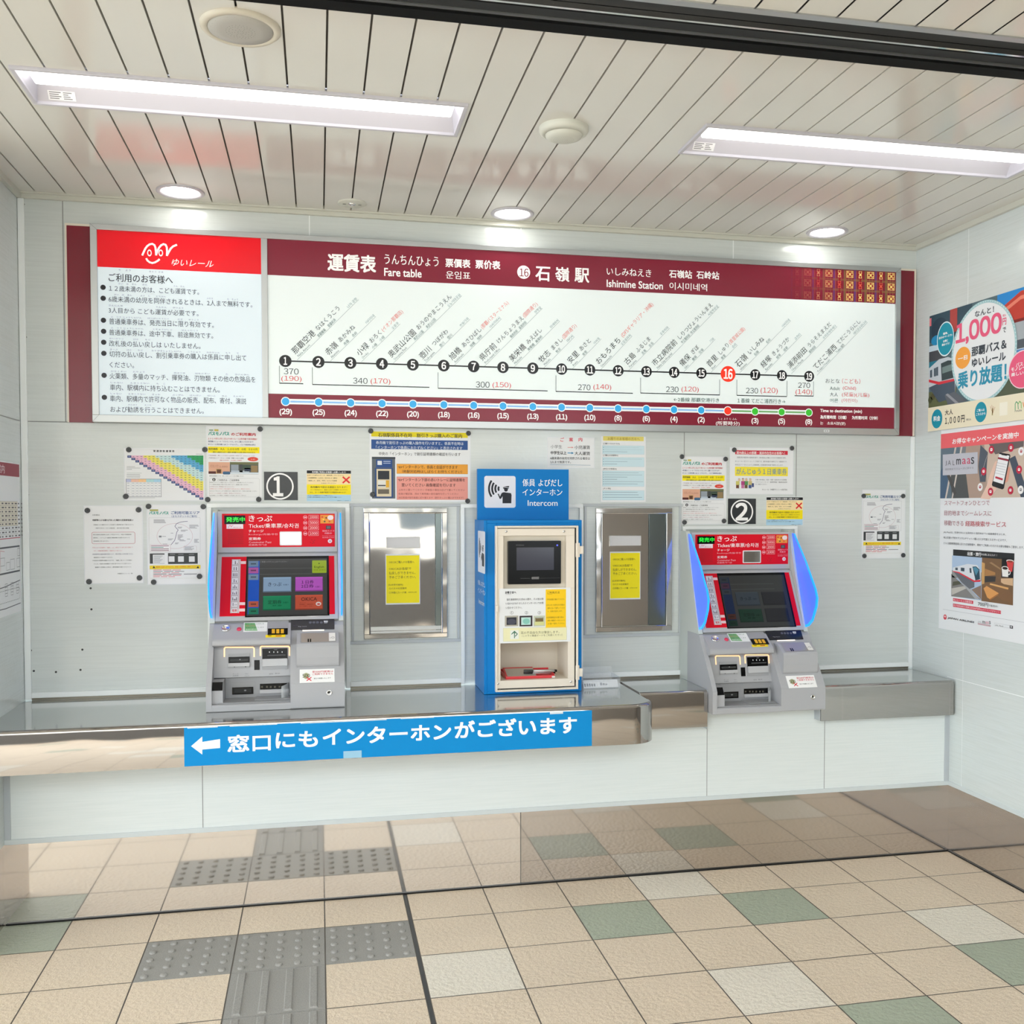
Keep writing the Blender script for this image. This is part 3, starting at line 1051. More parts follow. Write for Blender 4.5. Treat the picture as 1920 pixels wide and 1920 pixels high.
lines = [('12歳未満の方は、こども運賃です。', 418, 540, 1092, 583, 555), ('6歳未満の幼児を同伴されるときは、2人まで無料です。', 415, 620, 1492, 664, 637),
         ('3人目から こども運賃が必要です。', 415, 705, 1088, 747, 0), ('普通乗車券は、発売当日に限り有効です。', 418, 787, 1203, 832, 802),
         ('普通乗車券は、途中下車、前途無効です。', 418, 870, 1198, 914, 885), ('改札後の払い戻しは いたしません。', 418, 952, 1103, 997, 967),
         ('切符の払い戻し、割引乗車券の購入は係員に申し出て', 420, 1032, 1446, 1077, 1050), ('ください。', 422, 1114, 605, 1156, 0),
         ('火薬類、多量のマッチ、揮発油、刃物類 その他の危険品を', 422, 1197, 1515, 1242, 1215), ('車内、駅構内に持ち込むことはできません。', 425, 1282, 1248, 1327, 0),
         ('車内、駅構内で許可なく物品の販売、配布、寄付、演説', 425, 1365, 1445, 1411, 1380), ('および勧誘を行うことはできません。', 428, 1447, 1128, 1491, 0)]
for i, (t, a0, b0, a1, b1, bul) in enumerate(lines):
    A.txt(t, a0, b0, a1, b1, (52, 60, 70), 3, 0.0)
    if bul:
        A.disc(373 + i * 1.0, bul, 0.0098, INK, 2)
ruby = [('り　よう', 492, 418, 582, 432), ('きゃく さま', 718, 430, 824, 443), ('さい　み　まん　　かた', 487, 521, 705, 534), ('うん　ちん', 902, 540, 985, 552),
        ('さい　み　まん　　　よう　じ　　どうはん', 456, 603, 845, 615), ('ふたり　　　　　　む　りょう', 1150, 631, 1385, 644), ('さんにんめ', 415, 684, 522, 697), ('うんちん　　ひつよう', 770, 697, 975, 709),
        ('ふ　つう じょうしゃけん　　はつばいとうじつ　　　かぎ　　ゆうこう', 430, 770, 1090, 782), ('ふ　つう じょうしゃけん　　　とちゅうげしゃ　　　ぜんとむこう', 430, 852, 1085, 864),
        ('かいさつご　　　はら　　もど', 420, 932, 730, 944), ('きっぷ　　　はら　　もど　　　わりびきじょうしゃけん　　こうにゅう　　かかりいん　　もう　　で', 425, 1014, 1390, 1027),
        ('かやくるい　　たりょう　　　　　　　　　きはつゆ　　　はものるい　　　　　た　　きけんひん', 432, 1178, 1470, 1190), ('しゃない　　えきこうない　　も　こ', 430, 1263, 840, 1275),
        ('しゃない　　えきこうない　　きょか　　　　ぶっぴん　　はんばい　　はいふ　　きふ　　えんぜつ', 430, 1345, 1430, 1358), ('かんゆう　　　おこな', 562, 1430, 735, 1441)]
for t, a0, b0, a1, b1 in ruby:
    A.txt(t, a0, b0, a1, b1, (120, 128, 138), 3, 0.0, 0, 1)
b.build('notice_panel', root, label='white passenger notice panel with a red header')

# ---------------- fare table panel
b = MB()
FW = (236, 246, 247)
b.box(PM1, YP + 0.0002, PZ0, PX1, YP + 0.02, PZ1, lit(FW))
wp = wall(YP)
Bs = Sheet(b, wp.z(480, 430, 3.6923), 0.0, lit); Cs = Sheet(b, wp.z(960, 450, 4.5714), 0.0, lit); Ds = Sheet(b, wp.z(1340, 470, 4.5714), 0.0, lit)
Px = Sheet(b, wp, 0.0, lit)
MAR = (128, 32, 52); BLKS = (24, 26, 30)
_, hb, _, _ = Bs.pl.tbox(78, 65, 100, 315)
_, bb_, _, _ = Bs.pl.tbox(92, 100, 100, 1137)
Px.sr(PM1, hb, PX1, PZ1, MAR, 1)
Px.sr(PM1, PZ0, PX1, bb_, MAR, 1)
Bs.txt('運賃表', 498, 168, 828, 285, WHT, 3, 0.026)
Bs.txt('うんちんひょう', 888, 172, 1263, 240, WHT, 3, 0.008)
Bs.txt('Fare table', 888, 268, 1145, 322, WHT, 3, 0.02)
Bs.txt('票價表', 1312, 202, 1483, 260, WHT, 3, 0.022)
Bs.txt('票价表', 1520, 212, 1690, 270, WHT, 3, 0.022)
Bs.txt('운임표', 1315, 288, 1483, 340, WHT, 3, 0.008)
Cs.disc(100, 276, 0.0275, WHT, 2)
Cs.txt('16', 64, 243, 140, 312, MAR, 3, 0.014)
for ch, a0, b0, a1, b1 in (('石', 203, 228, 325, 348), ('嶺', 372, 232, 490, 352), ('駅', 538, 240, 660, 360)):
    Cs.txt(ch, a0, b0, a1, b1, WHT, 3, 0.02)
Cs.txt('いしみねえき', 812, 235, 1193, 300, WHT, 3, 0.008)
Cs.txt('Ishimine Station', 812, 340, 1292, 402, WHT, 3, 0.018)
Cs.txt('石嶺站', 1348, 255, 1542, 322, WHT, 3, 0.02)
Cs.txt('石岭站', 1582, 265, 1775, 330, WHT, 3, 0.02)
Cs.txt('이시미네역', 1350, 362, 1672, 425, WHT, 3, 0.008)

# woven pattern fading in towards the right end of the header
s_a, _ = Ds.pl.at(560, 300); s_b = PX1
hgt = PZ1 - hb
def mix(a, c, f): return tuple(int(a[i] * (1 - f) + c[i] * f) for i in range(3))
def quant(f): return round(f * 9) / 9
ncol = 11
cw = (s_b - s_a) / ncol
for i in range(ncol):
    f = quant(min(1.0, max(0.0, (i - 0.2) / 6.5)))
    x0 = s_a + i * cw
    Px.sr(x0, hb, x0 + cw * 0.16, PZ1, mix(MAR, (98, 62, 132) if i % 2 else (122, 108, 62), f * 0.85), 2)
    for q in range(3):
        Px.sr(x0 + cw * (0.20 + 0.27 * q), hb, x0 + cw * (0.225 + 0.27 * q), PZ1, mix(MAR, (226, 160, 84), f * 0.7), 2)
for j, fy in enumerate((0.30, 0.62)):
    for i in range(ncol):
        f = quant(min(1.0, max(0.0, (i - 0.2) / 6.5)))
        x0 = s_a + i * cw
        for q in range(3):
            tz = PZ1 - hgt * (fy + 0.022 * q)
            Px.sr(x0, tz, x0 + cw, tz + 0.0016, mix(MAR, (150, 128, 66), f * 0.8), 3)
for i in range(ncol):
    f = quant(min(1.0, max(0.0, (i - 0.2) / 6.5)))
    if f <= 0: continue
    gold = mix(MAR, (248, 214, 128), f); redc = mix(MAR, (150, 20, 30), f); org = mix(MAR, (226, 96, 70), f)
    cx = s_a + (i + 0.58) * cw
    r = cw * 0.33
    for ty in (0.135, 0.47, 0.85):
        cz = PZ1 - hgt * ty
        if i % 2: 
            Px.sr(cx - r * 0.55, cz - r * 0.9, cx + r * 0.55, cz + r * 0.9, gold if ty != 0.47 else org, 4)
        else:
            Px.sr(cx - r, cz - r * 0.9, cx + r, cz + r * 0.9, gold, 4)
        for q in (-0.5, 0.5):
            Px.sr(cx + q * r - 0.0008, cz - r * 0.9, cx + q * r + 0.0008, cz + r * 0.9, redc, 5)
            Px.sr(cx - r, cz + q * r - 0.0008, cx + r, cz + q * r + 0.0008, redc, 5)
        for ax, az in ((0, 0.55), (0, -0.55), (0.55, 0), (-0.55, 0)):
            Px.sdisc(cx + ax * r, cz + az * r, r * 0.27, r * 0.27, redc, 6, 12)
    if i % 2:
        Px.sdisc(cx, PZ1 - hgt * 0.30, r * 0.25, r * 0.5, redc, 6, 12); Px.sdisc(cx, PZ1 - hgt * 0.66, r * 0.25, r * 0.5, redc, 6, 12)

# line diagram
NX = [535, 597, 657, 716, 774, 832, 888, 943, 999, 1053, 1106, 1159, 1212, 1264, 1315, 1365, 1416, 1466, 1517]
NV = [675, 678, 681, 682.5, 685, 687, 688, 690, 692, 693.5, 695, 697, 698, 699, 701, 701.5, 702, 703.5, 703.5]
ST = [wp.at(u, v)[0] for u, v in zip(NX, NV)]
TZ = 2.0885
RST = (255, 62, 42); REDT = (205, 62, 66)
Px.sr(ST[0], TZ - 0.0028, ST[18], TZ + 0.0028, BLKS, 2)
for i, s in enumerate(ST):
    r = 0.0345 if i == 15 else 0.0240
    Px.sdisc(s, TZ, r, r, RST if i == 15 else BLKS, 3, 32)
    n = str(i + 1); hh = 0.021 if i == 15 else 0.0145; ww = (0.0195 if i == 15 else 0.0135) * (1.0 if len(n) > 1 else 0.62)
    if n == '1': ww = 0.006
    Px.stxt(n, s - ww, TZ - hh, s + ww, TZ + hh, WHT, 4, 0.03)

def bracket(pts, first_v=True):
    q = [sh.pl.at(a, c) for sh, a, c in pts]
    return q
for pts in ([(Bs, 162, 945), (Bs, 162, 1065), (Bs, 327, 1070)], [(Bs, 390, 955), (Bs, 390, 1074), (Bs, 1200, 1098)],
            [(Bs, 1260, 990), (Bs, 1260, 1100), (Cs, 305, 1297)], [(Cs, 376, 1160), (Cs, 376, 1298), (Cs, 1035, 1312)],
            [(Cs, 1102, 1180), (Cs, 1102, 1312), (Cs, 1780, 1327), (Cs, 1780, 1195)],
            [(Ds, 190, 1105), (Ds, 190, 1240), (Ds, 617, 1245), (Ds, 620, 1115)], [(Ds, 847, 1120), (Ds, 847, 1247), (Ds, 685, 1245)]):
    q = bracket(pts)
    zb = q[1][1]; xs0 = min(q[1][0], q[2][0]); xs1 = max(q[1][0], q[2][0])
    Px.sr(xs0, zb - 0.0018, xs1, zb + 0.0018, BLKS, 2)
    Px.sr(q[0][0] - 0.0009, zb, q[0][0] + 0.0009, q[0][1], (60, 64, 68), 2)
    if len(q) == 4: Px.sr(q[3][0] - 0.0009, zb, q[3][0] + 0.0009, q[3][1], (60, 64, 68), 2)
FG = (58, 60, 66)
for sh, t, a0, b0, a1, b1, c in ((Bs, '370', 192, 962, 295, 1003, FG), (Bs, '(190)', 175, 1013, 315, 1057, REDT), (Bs, '340', 672, 1027, 772, 1068, FG),
        (Bs, '(170)', 793, 1030, 930, 1076, REDT), (Bs, '300', 1522, 1053, 1617, 1095, FG), (Bs, '(150)', 1637, 1057, 1765, 1102, REDT),
        (Cs, '270', 565, 1237, 672, 1286, FG), (Cs, '(140)', 697, 1235, 850, 1290, REDT), (Cs, '230', 1320, 1255, 1427, 1303, FG), (Cs, '(120)', 1452, 1255, 1600, 1308, REDT),
        (Ds, '230', 268, 1175, 372, 1222, FG), (Ds, '(120)', 393, 1172, 540, 1230, REDT), (Ds, '270', 715, 1130, 818, 1175, FG), (Ds, '(140)', 693, 1187, 835, 1240, REDT)):
    sh.txt(t, a0, b0, a1, b1, c, 3, -0.006)
Cs.txt('←2番線 那覇空港行き', 1385, 1348, 1775, 1384, (52, 90, 84), 3, 0.006)
Ds.txt('1番線 てだこ浦西行き→', 195, 1264, 605, 1304, (52, 90, 84), 3, 0.006)
for t, a0, b0, a1, b1, c in (('おとな', 950, 1097, 1072, 1133, FG), ('（こども）', 1092, 1095, 1248, 1139, REDT), ('Adult', 987, 1165, 1072, 1194, (92, 110, 108)), ('(Child)', 1098, 1162, 1210, 1199, REDT),
        ('大人', 987, 1215, 1057, 1248, FG), ('(兒童)(儿童)', 1090, 1213, 1325, 1254, REDT), ('어른', 987, 1267, 1058, 1300, (70, 110, 108)), ('(어린이)', 1088, 1266, 1222, 1304, (206, 110, 110))):
    Ds.txt(t, a0, b0, a1, b1, c, 3, 0.0)

# minutes row
MZ = Bs.pl.at(211, 1192)[1]
BLU = (52, 172, 238); GRN = (62, 196, 52)
Px.sr(ST[0], MZ - 0.0105, ST[18], MZ + 0.0105, (240, 246, 248), 2)
Px.sr(ST[0], MZ - 0.0035, ST[15], MZ + 0.0035, (140, 190, 240), 3)
Px.sr(ST[15], MZ - 0.0035, ST[18], MZ + 0.0035, (110, 170, 104), 3)
MIN = [29, 25, 24, 22, 20, 18, 16, 15, 13, 11, 10, 8, 6, 4, 2, None, 3, 5, 8]
for i, s in enumerate(ST):
    r = 0.0200 if i == 15 else 0.0182
    Px.sdisc(s, MZ, r, r, (246, 249, 250), 4, 30)
    Px.sdisc(s, MZ, r - 0.0035, r - 0.0035, RST if i == 15 else (GRN if i > 15 else BLU), 5, 30)
    if MIN[i] is not None:
        n = '(%d)' % MIN[i]; ww = 0.0235 if MIN[i] > 9 else 0.0155
        Px.stxt(n, s - ww, MZ - 0.0565, s + ww, MZ - 0.029, WHT, 4, 0.026)
Ds.txt('しょ よう じ ふん', 32, 1432, 190, 1449, WHT, 3, 0.0, 0, 1)
Ds.txt('(所要時分)', 10, 1460, 213, 1501, WHT, 3, 0.014)
Ds.txt('Time to destination (min)', 905, 1357, 1262, 1391, WHT, 3, 0.022)
Ds.txt('為所需時間（分鐘）　为所需时间（分钟）', 905, 1410, 1397, 1441, WHT, 3, 0.018)
Ds.txt('는　소요시분(분)', 905, 1464, 1120, 1496, WHT, 3, 0.014)

# slanted station names
NAMES = [('那覇空港', 'なはくうこう', '', 'Naha Airport', '那霸機場', '那霸机场', '나하 공항'), ('赤嶺', 'あかみね', '', 'Akamine', '赤嶺', '赤岭', '아카미네'),
         ('小禄', 'おろく', '(イオン那覇店)', 'Oroku', '小祿', '小禄', '오로쿠'), ('奥武山公園', 'おうのやまこうえん', '', 'Onoyama Park', '奧武山公園', '奥武山公园', '오노야마공원'),
         ('壺川', 'つぼがわ', '', 'Tsubogawa', '壺川', '壶川', '쓰보가와'), ('旭橋', 'あさひばし', '(那覇バスターミナル)', 'Asahibashi', '旭橋', '旭桥', '아사히바시'),
         ('県庁前', 'けんちょうまえ', '(国際通り)', 'Prefectural Office', '縣政府前', '县政府前', '현청앞'), ('美栄橋', 'みえばし', '', 'Miebashi', '美榮橋', '美荣桥', '미에바시'),
         ('牧志', 'まきし', '(国際通り)', 'Makishi', '牧志', '', '마키시'), ('安里', 'あさと', '', 'Asato', '安里', '', '아사토'),
         ('おもろまち', '', '(DFSギャラリア・沖縄)', 'Omoromachi', '', '', '오모로마치'), ('古島', 'ふるじま', '', 'Furujima', '古島', '古岛', '후루지마'),
         ('市立病院前', 'しりつびょういんまえ', '', 'Naha City Hospital', '市立醫院前', '市立医院前', '시립병원앞'), ('儀保', 'ぎぼ', '', 'Gibo', '儀保', '仪保', '기보'),
         ('首里', 'しゅり', '(首里城公園)', 'Shuri', '首里', '', '슈리'), ('石嶺', 'いしみね', '', 'Ishimine', '石嶺', '石岭', '이시미네'),
         ('経塚', 'きょうづか', '', 'Kyozuka', '經塚', '经冢', '교즈카'), ('浦添前田', 'うらそえまえだ', '', 'Urasoe-Maeda', '浦添前田', '', '우라소에마에다'),
         ('てだこ浦西', 'てだこうらにし', '', 'Tedako-Uranishi', 'Tedako浦西', '', '데다코우라니시')]
ENDS = [(Bs, 285, 905, Bs, 710, 487), (Bs, 515, 913, Bs, 830, 603), (Bs, 730, 917, Bs, 998, 655), (Bs, 950, 928, Bs, 1425, 460), (Bs, 1165, 938, Bs, 1482, 622),
        (Bs, 1370, 945, Bs, 1700, 620), (Bs, 1580, 950, Cs, 262, 585), (Bs, 1785, 955, Cs, 410, 695), (Cs, 270, 1100, Cs, 535, 830), (Cs, 515, 1107, Cs, 765, 848),
        (Cs, 757, 1115, Cs, 1030, 823), (Cs, 1000, 1118, Cs, 1352, 755), (Cs, 1238, 1128, Cs, 1777, 572), (Cs, 1473, 1130, Cs, 1742, 851), (Cs, 1705, 1135, Ds, 195, 810),
        (Ds, 215, 1048, Ds, 652, 600), (Ds, 430, 1050, Ds, 747, 722), (Ds, 658, 1055, Ds, 1050, 650), (Ds, 877, 1068, Ds, 1310, 615)]
SUBC = (96, 112, 116)
# end of the main name and of the reading, measured along each line (metres)
for i, ((kj, kn, rd, ro, tr, si, ko), (s0, a0, b0, s1, a1, b1)) in enumerate(zip(NAMES, ENDS)):
    o = Vector(s0.pl.at(a0, b0)); e2 = Vector(s1.pl.at(a1, b1)); d = e2 - o; ln = d.length; d.normalize(); p = Vector((-d.y, d.x))
    Px.sline([tuple(o), tuple(e2)], 0.0010, (120, 132, 134), 2)
    big = 1.12 if i == 15 else 1.0
    kh = 0.0305 * big
    base = o + d * (0.010) + p * 0.0215
    kw = len(kj) * kh * 0.97
    Px.etxt(kj, base, d, kh, (38, 42, 48), 3, 0.004, 0.97)
    q = base + d * (kw + 0.012) + p * 0.003
    if kn:
        kk = 0.0232 * big
        Px.etxt(kn, q, d, kk, (60, 66, 72), 3, 0.0, 0.95)
        q = q + d * (len(kn) * kk * 0.95 + 0.002)
    if rd:
        rk = 0.0205 if i != 10 else 0.0225
        Px.etxt(rd, q, d, rk, (222, 128, 124), 3, 0.0, 0.86 if i != 5 else 0.80)
    sb = o + p * 0.0035
    sh = 0.0142
    w1 = len(ro) * sh * 0.50
    Px.etxt(ro, sb + d * 0.012, d, sh, SUBC, 3, 0.0, 0.86, None, False, 1)
    rest = [x for x in (tr, si) if x]
    kl = len(ko) * sh * 0.95
    span0 = w1 + 0.020; span1 = ln - kl - 0.006
    for k, x in enumerate(rest):
        xsc = 0.9 if len(x) < 4 else 0.74
        wx = len(x) * sh * xsc
        pos = span0 + (span1 - span0 - wx) * ((k + 0.35) / (len(rest) + 0.2)) if len(rest) > 1 else span0 + 0.35 * (span1 - span0 - wx)
        Px.etxt(x, sb + d * pos, d, sh, (72, 104, 104), 3, 0.0, xsc, None, False, 1)
    Px.etxt(ko, sb + d * (ln - 0.002), d, sh, (110, 136, 140), 3, 0.0, 0.95, None, True, 1)
b.build('fare_panel', root, label='white fare table panel with maroon header and footer bands')

# ================================================================== SHEETS ON THE BACK WALL
YPP = YW - 0.0006
WPL = wall(YPP)
ze = (140, 790, 6.0); zf = (380, 790, 6.4); zi = (660, 790, 4.5708); zk = (1010, 800, 4.6846); zl = (1260, 820, 6.857); zo = (1590, 900, 11.293)
M_FILM = pm('laminate_edge', (222, 226, 230), 0.12, spec=0.6)


def sheet(name, zoom, box, label, cat, group=None, margin=0.0, col=None, pl=None, paper=None):
    """one laminated sheet: backing film plus printed paper; returns (mb, Sheet, finisher)"""
    b = MB(); pl = (pl or WPL).z(*zoom)
    s0, t0, s1, t1 = pl.box(*box)
    b.pbox(pl, s0, t0, s1, t1, -0.0005, 0.0003, M_FILM if margin else (paper or M_PAPER))
    S = Sheet(b, pl, 0.0003)
    if margin:
        S.sr(s0 + margin, t0 + margin, s1 - margin, t1 - margin, M_PAPER, 0.5)
    if col:
        S.sr(s0 + margin, t0 + margin, s1 - margin, t1 - margin, col, 0.7)
    def done():
        o = b.build(name); o.location = pl.w((s0 + s1) / 2, t0, 0)
        return tag(o, label, cat, group)
    return b, S, done


K = (40, 42, 48); R = (205, 40, 52); BL = (52, 66, 118); YEL = (250, 232, 8); TEAL = (60, 165, 148); G1 = (120, 122, 130); PK_ = (206, 110, 120)

# ---- coloured fare triangle
b, S, done = sheet('notice_sheet', ze, (550, 298, 1467, 898), 'landscape sheet with a coloured triangular fare grid, left of the first machine', 'notice', 'notices pinned to the back wall', 0.003)
S.txt('普 通 旅 客 運 賃 表', 885, 322, 1122, 345, K, 3, 0.02)
cwid = 45.0; ch = 26.2
for i in range(19):
    for j in range(i, 19):
        x0 = 593 + 45 * j; y0 = 384 + 26.2 * i
        if j == i:
            S.rect(x0, y0, x0 + 45, y0 + 26, (44, 62, 118), 2); S.rect(x0 + 8, y0 + 9, x0 + 36, y0 + 16, (150, 164, 206), 3)
        else:
            d = j - i
            c = (236, 188, 210) if d <= 3 else (238, 228, 104) if d <= (6 if i < 3 else 7) else (198, 226, 226) if d <= (10 if i < 4 else 11) else (92, 172, 216) if d <= 14 else (44, 160, 96)
            S.rect(x0, y0, x0 + 45.5, y0 + 26.6, c, 1)
            S.rect(x0 + 13, y0 + 9, x0 + 33, y0 + 16, mix(c, (70, 80, 100), 0.55), 2)
S.frame(578, 648, 975, 850, 0.0012, (90, 92, 100), 2)
for x0, x1, c in ((578, 635, (190, 196, 226)), (635, 720, (240, 196, 176)), (720, 805, (246, 204, 150)), (805, 890, (176, 222, 226)), (890, 975, (170, 214, 236))):
    S.rect(x0, 649, x1, 683, c, 1)
for x in (635, 680, 720, 763, 805, 848, 890, 932):
    S.rect(x, 649, x + 1.6, 850, (170, 172, 178), 2)
for y in (683, 712, 743, 772, 800, 826):
    S.rect(578, y, 975, y + 1.5, (150, 152, 160), 2)
    for x in (590, 645, 690, 730, 772, 815, 858, 900, 942):
        S.rect(x, y + 9, x + 26, y + 15, (180, 184, 196), 2)
for y, w_, c in ((508, 95, K), (524, 155, K), (538, 60, K), (580, 170, (90, 130, 110)), (596, 150, K), (612, 155, K), (626, 150, K), (858, 320, G1)):
    S.rect(585, y, 585 + w_, y + 4, mix(c, (236, 238, 240), 0.35), 2)
S.rect(1365, 366, 1440, 370, G1, 2)
done()

# ---- plain letter
b, S, done = sheet('notice_sheet', ze, (97, 945, 778, 1822), 'white typed letter with a red-framed paragraph, lowest on the far left', 'notice', 'notices pinned to the back wall', 0.003)
S.txt('お客様各位', 200, 1046, 282, 1061, K, 3)
S.txt('他駅等による遅れがあった場合の定期券取扱い', 200, 1101, 660, 1122, K, 3, 0.02)
for t, x, y, x1, c in (('定期券により乗車されたとき区間外の遅延等があり下車されますと', 213, 1157, 665, K), ('ご請求できません（ただし定期区間）、運行不能の時のみ取扱', 230, 1195, 612, K),
        ('発行定期券は遅延時に払戻しの申出がされた、次回の定期更新時', 208, 1268, 638, K), ('更新時に、システムより自動的に継続日数分が加算されますので、', 210, 1304, 622, K), ('次回更新時にお申し出ください。', 213, 1341, 385, K),
        ('平日における定期券の「継続」とは、前日までの券と同じ区間にて', 200, 1414, 655, PK_), ('なり、区間変更定期券にて最終日より前のもの', 215, 1450, 535, PK_), ('次回更新時に継続定期が発売となり、期日内後にお求め頂けません。', 200, 1488, 662, (70, 72, 110)), ('継続発売は14日前からとなります。', 215, 1525, 427, K),
        ('今年度末の定期券は継続されますが、「継続」用にカードを使用の', 200, 1560, 648, K), ('さいには、年度末の有効期限までお使い頂けませんのでご注意ください。', 215, 1597, 640, K), ('最寄駅での定期券のお求めは、通学証明書が必要となりますので、', 230, 1635, 640, K), ('沖縄都市モノレール（株）', 482, 1706, 655, K)):
    S.txt(t, x, y, x1, y + 14, mix(c, (236, 238, 240), 0.2), 3, 0.006, 0, 1)
S.frame(193, 1248, 680, 1375, 0.0011, (190, 60, 84), 2, 0.006)
done()

# ---- guide sheet (drawn once, copied for machine two)
b, S, done = sheet('notice_sheet', zf, (40, 50, 718, 962), 'portrait bus pass guide with a yellow price band, upper left of the first ticket machine', 'notice', 'notices pinned to the back wall', 0.003)
S.txt('バスモノパス', 70, 124, 318, 165, TEAL, 3, 0.05)
S.rect(140, 95, 190, 118, (206, 190, 90), 2); S.rect(78, 100, 128, 112, (110, 150, 110), 2)
S.txt('のご利用案内', 343, 136, 635, 172, R, 3, 0.03)
S.txt('2024年2月1日よりゆいレール券売機で発売開始！', 66, 194, 652, 218, R, 3, 0.012, 0, 1)
S.txt('券売機メニューの「バスモノパス」からご購入いただけます！', 66, 230, 608, 251, BL, 3, 0.012, 0, 1)
S.txt('ゆいレール改札機にQRコードをかざし、バスで乗車時は提示', 66, 265, 635, 286, BL, 3, 0.012, 0, 1)
S.rect(64, 303, 682, 384, YEL, 1)
S.txt('発売価格　大人　1,000円　小児　500円', 70, 317, 655, 345, K, 3, 0.012)
S.txt('（障がい者割引もあり！最寄り券売機でのお買い求めいただけます）', 122, 361, 628, 379, K, 3, 0.012, 0, 1)
S.txt('ご利用期間：購入した当日の当日限り有効です（Wallet for 1day）', 68, 402, 628, 417, (150, 90, 100), 3, 0.0, 0, 1)
S.txt('ご利用可能エリア：ゆいレール全線・那覇バス全バス路線', 68, 431, 492, 447, (90, 60, 80), 3, 0.0, 0, 1)
S.txt('那覇バスは市内均一・市外全線の１日乗車券', 205, 461, 470, 474, R, 3, 0.0, 0, 1)
S.ell(538, 428, 667, 480, (228, 74, 56), 1); S.txt('お得！', 578, 448, 630, 466, (246, 200, 190), 3)
S.rect(70, 488, 326, 630, (222, 172, 146), 1); S.rect(326, 488, 670, 636, (92, 96, 90), 1)
S.rect(70, 600, 160, 630, (88, 40, 36), 2); S.rect(162, 570, 228, 628, (196, 160, 106), 2); S.rect(170, 578, 220, 622, (98, 58, 46), 3)
S.txt('バスモノパス', 86, 520, 190, 555, (170, 110, 92), 3); S.txt('1,000', 200, 535, 300, 555, (150, 92, 80), 3)
for x0, y0, x1, y1, c in ((326, 488, 670, 520, (112, 116, 80)), (340, 520, 430, 590, (150, 160, 170)), (440, 515, 480, 610, (70, 74, 76)), (480, 525, 580, 575, (66, 84, 70)),
        (580, 530, 660, 610, (150, 128, 90)), (340, 590, 560, 612, (186, 200, 214)), (330, 612, 670, 634, (222, 232, 240)), (500, 560, 575, 600, (60, 70, 96))):
    S.rect(x0, y0, x1, y1, c, 2)
S.rrect(242, 602, 330, 638, 0.004, (66, 104, 140), 3)
S.txt('乗車可能路線はこちら　詳しくはホームページをご確認ください', 80, 648, 492, 662, K, 3, 0.0, 0, 1)
S.frame(80, 680, 685, 908, 0.0006, (170, 172, 176), 2, 0.008)
S.ell(115, 680, 155, 718, K, 2); S.txt('i', 129, 688, 140, 710, WHT, 3)
S.txt('ご利用方法・ご注意事項', 178, 694, 438, 716, K, 3, 0.01)
for t, y, x1, c in (('降車時にチケットの裏面のQRコードをゆいレール改札機にタッチしてください。', 727, 612, K), ('バスご乗車時は乗務員に券面の日付をご提示ください。運賃箱には投入できません。', 752, 552, K), ('払戻手数料は220円。使用開始後の払戻しはいたしません。', 778, 382, (130, 60, 70)),
        ('※使用後のQRコードが読めない場合は係員までお申し出ください。再発行はできません。', 804, 573, R), ('※折れたり汚れたりしますと使用できない場合があります。大切にお取り扱いください。', 830, 655, K), ('※チケットは他人への譲渡・転売はできません。', 857, 470, (150, 60, 90)), ('※天候等により運休した場合でも払戻しはいたしません。', 883, 525, K)):
    S.txt(t, 84, y, x1, y + 12, mix(c, (236, 238, 240), 0.2), 3, 0.0, 0, 1)
guide = done()

# ---- area map sheet
b, S, done = sheet('notice_sheet', ze, (808, 935, 1482, 1832), 'portrait route map sheet with a yellow warning strip, touching the first machine', 'notice', 'notices pinned to the back wall', 0.003)
S.txt('バスモノパス', 840, 1014, 1056, 1046, TEAL, 3, 0.05); S.rect(845, 990, 940, 1010, (170, 170, 96), 2)
S.txt('ご利用可能エリア', 1085, 1011, 1405, 1046, (58, 92, 150), 3, 0.02)
S.txt('（主なスポットのご案内）', 1090, 1056, 1376, 1081, (58, 92, 150), 3, 0.006)
S.frame(835, 1085, 1415, 1470, 0.0006, (180, 182, 186), 2)
s0, t0, s1, t1 = S.pl.box(925, 1150, 1328, 1430)
q = [((s0 + s1) / 2 + (s1 - s0) / 2 * math.cos(a * math.pi / 24), (t0 + t1) / 2 + (t1 - t0) / 2 * math.sin(a * math.pi / 24)) for a in range(49)]
S.sline(q, 0.0010, (204, 170, 176), 2)
S.line([(1270, 1125), (1228, 1128), (1185, 1135), (1145, 1152), (1128, 1182), (1148, 1206), (1165, 1222), (1150, 1245), (1140, 1290), (1125, 1340), (1085, 1388)], 0.0018, (84, 76, 120), 3)
rnd = random.Random(5)
for x, y, w_, n_ in ((890, 1105, 140, 4), (1290, 1165, 110, 4), (1160, 1188, 50, 2), (1195, 1222, 80, 2), (1160, 1275, 75, 3), (1160, 1305, 50, 3), (1180, 1330, 70, 2), (1050, 1320, 65, 2), (1130, 1365, 45, 2), (985, 1292, 50, 1), (1080, 1255, 45, 1), (1265, 1322, 60, 1), (1345, 1325, 55, 4), (1235, 1410, 110, 4), (990, 1378, 60, 1)):
    for k_ in range(n_):
        S.rect(x, y + 11 * k_, x + w_ * (0.6 + 0.4 * rnd.random()), y + 11 * k_ + 5, (150, 150, 158), 3)
S.rect(948, 1287, 978, 1305, (120, 124, 134), 3)
S.rect(852, 1388, 1078, 1462, (240, 240, 242), 3); S.frame(852, 1388, 1078, 1462, 0.0006, (180, 120, 130), 4)
for k_ in range(4): S.rect(860, 1398 + 17 * k_, 1060 - 60 * (k_ == 1), 1404 + 17 * k_, (150, 110, 126) if k_ != 1 else (90, 150, 140), 4)
S.frame(1228, 1402, 1372, 1460, 0.0006, (190, 170, 172), 4, 0.003)
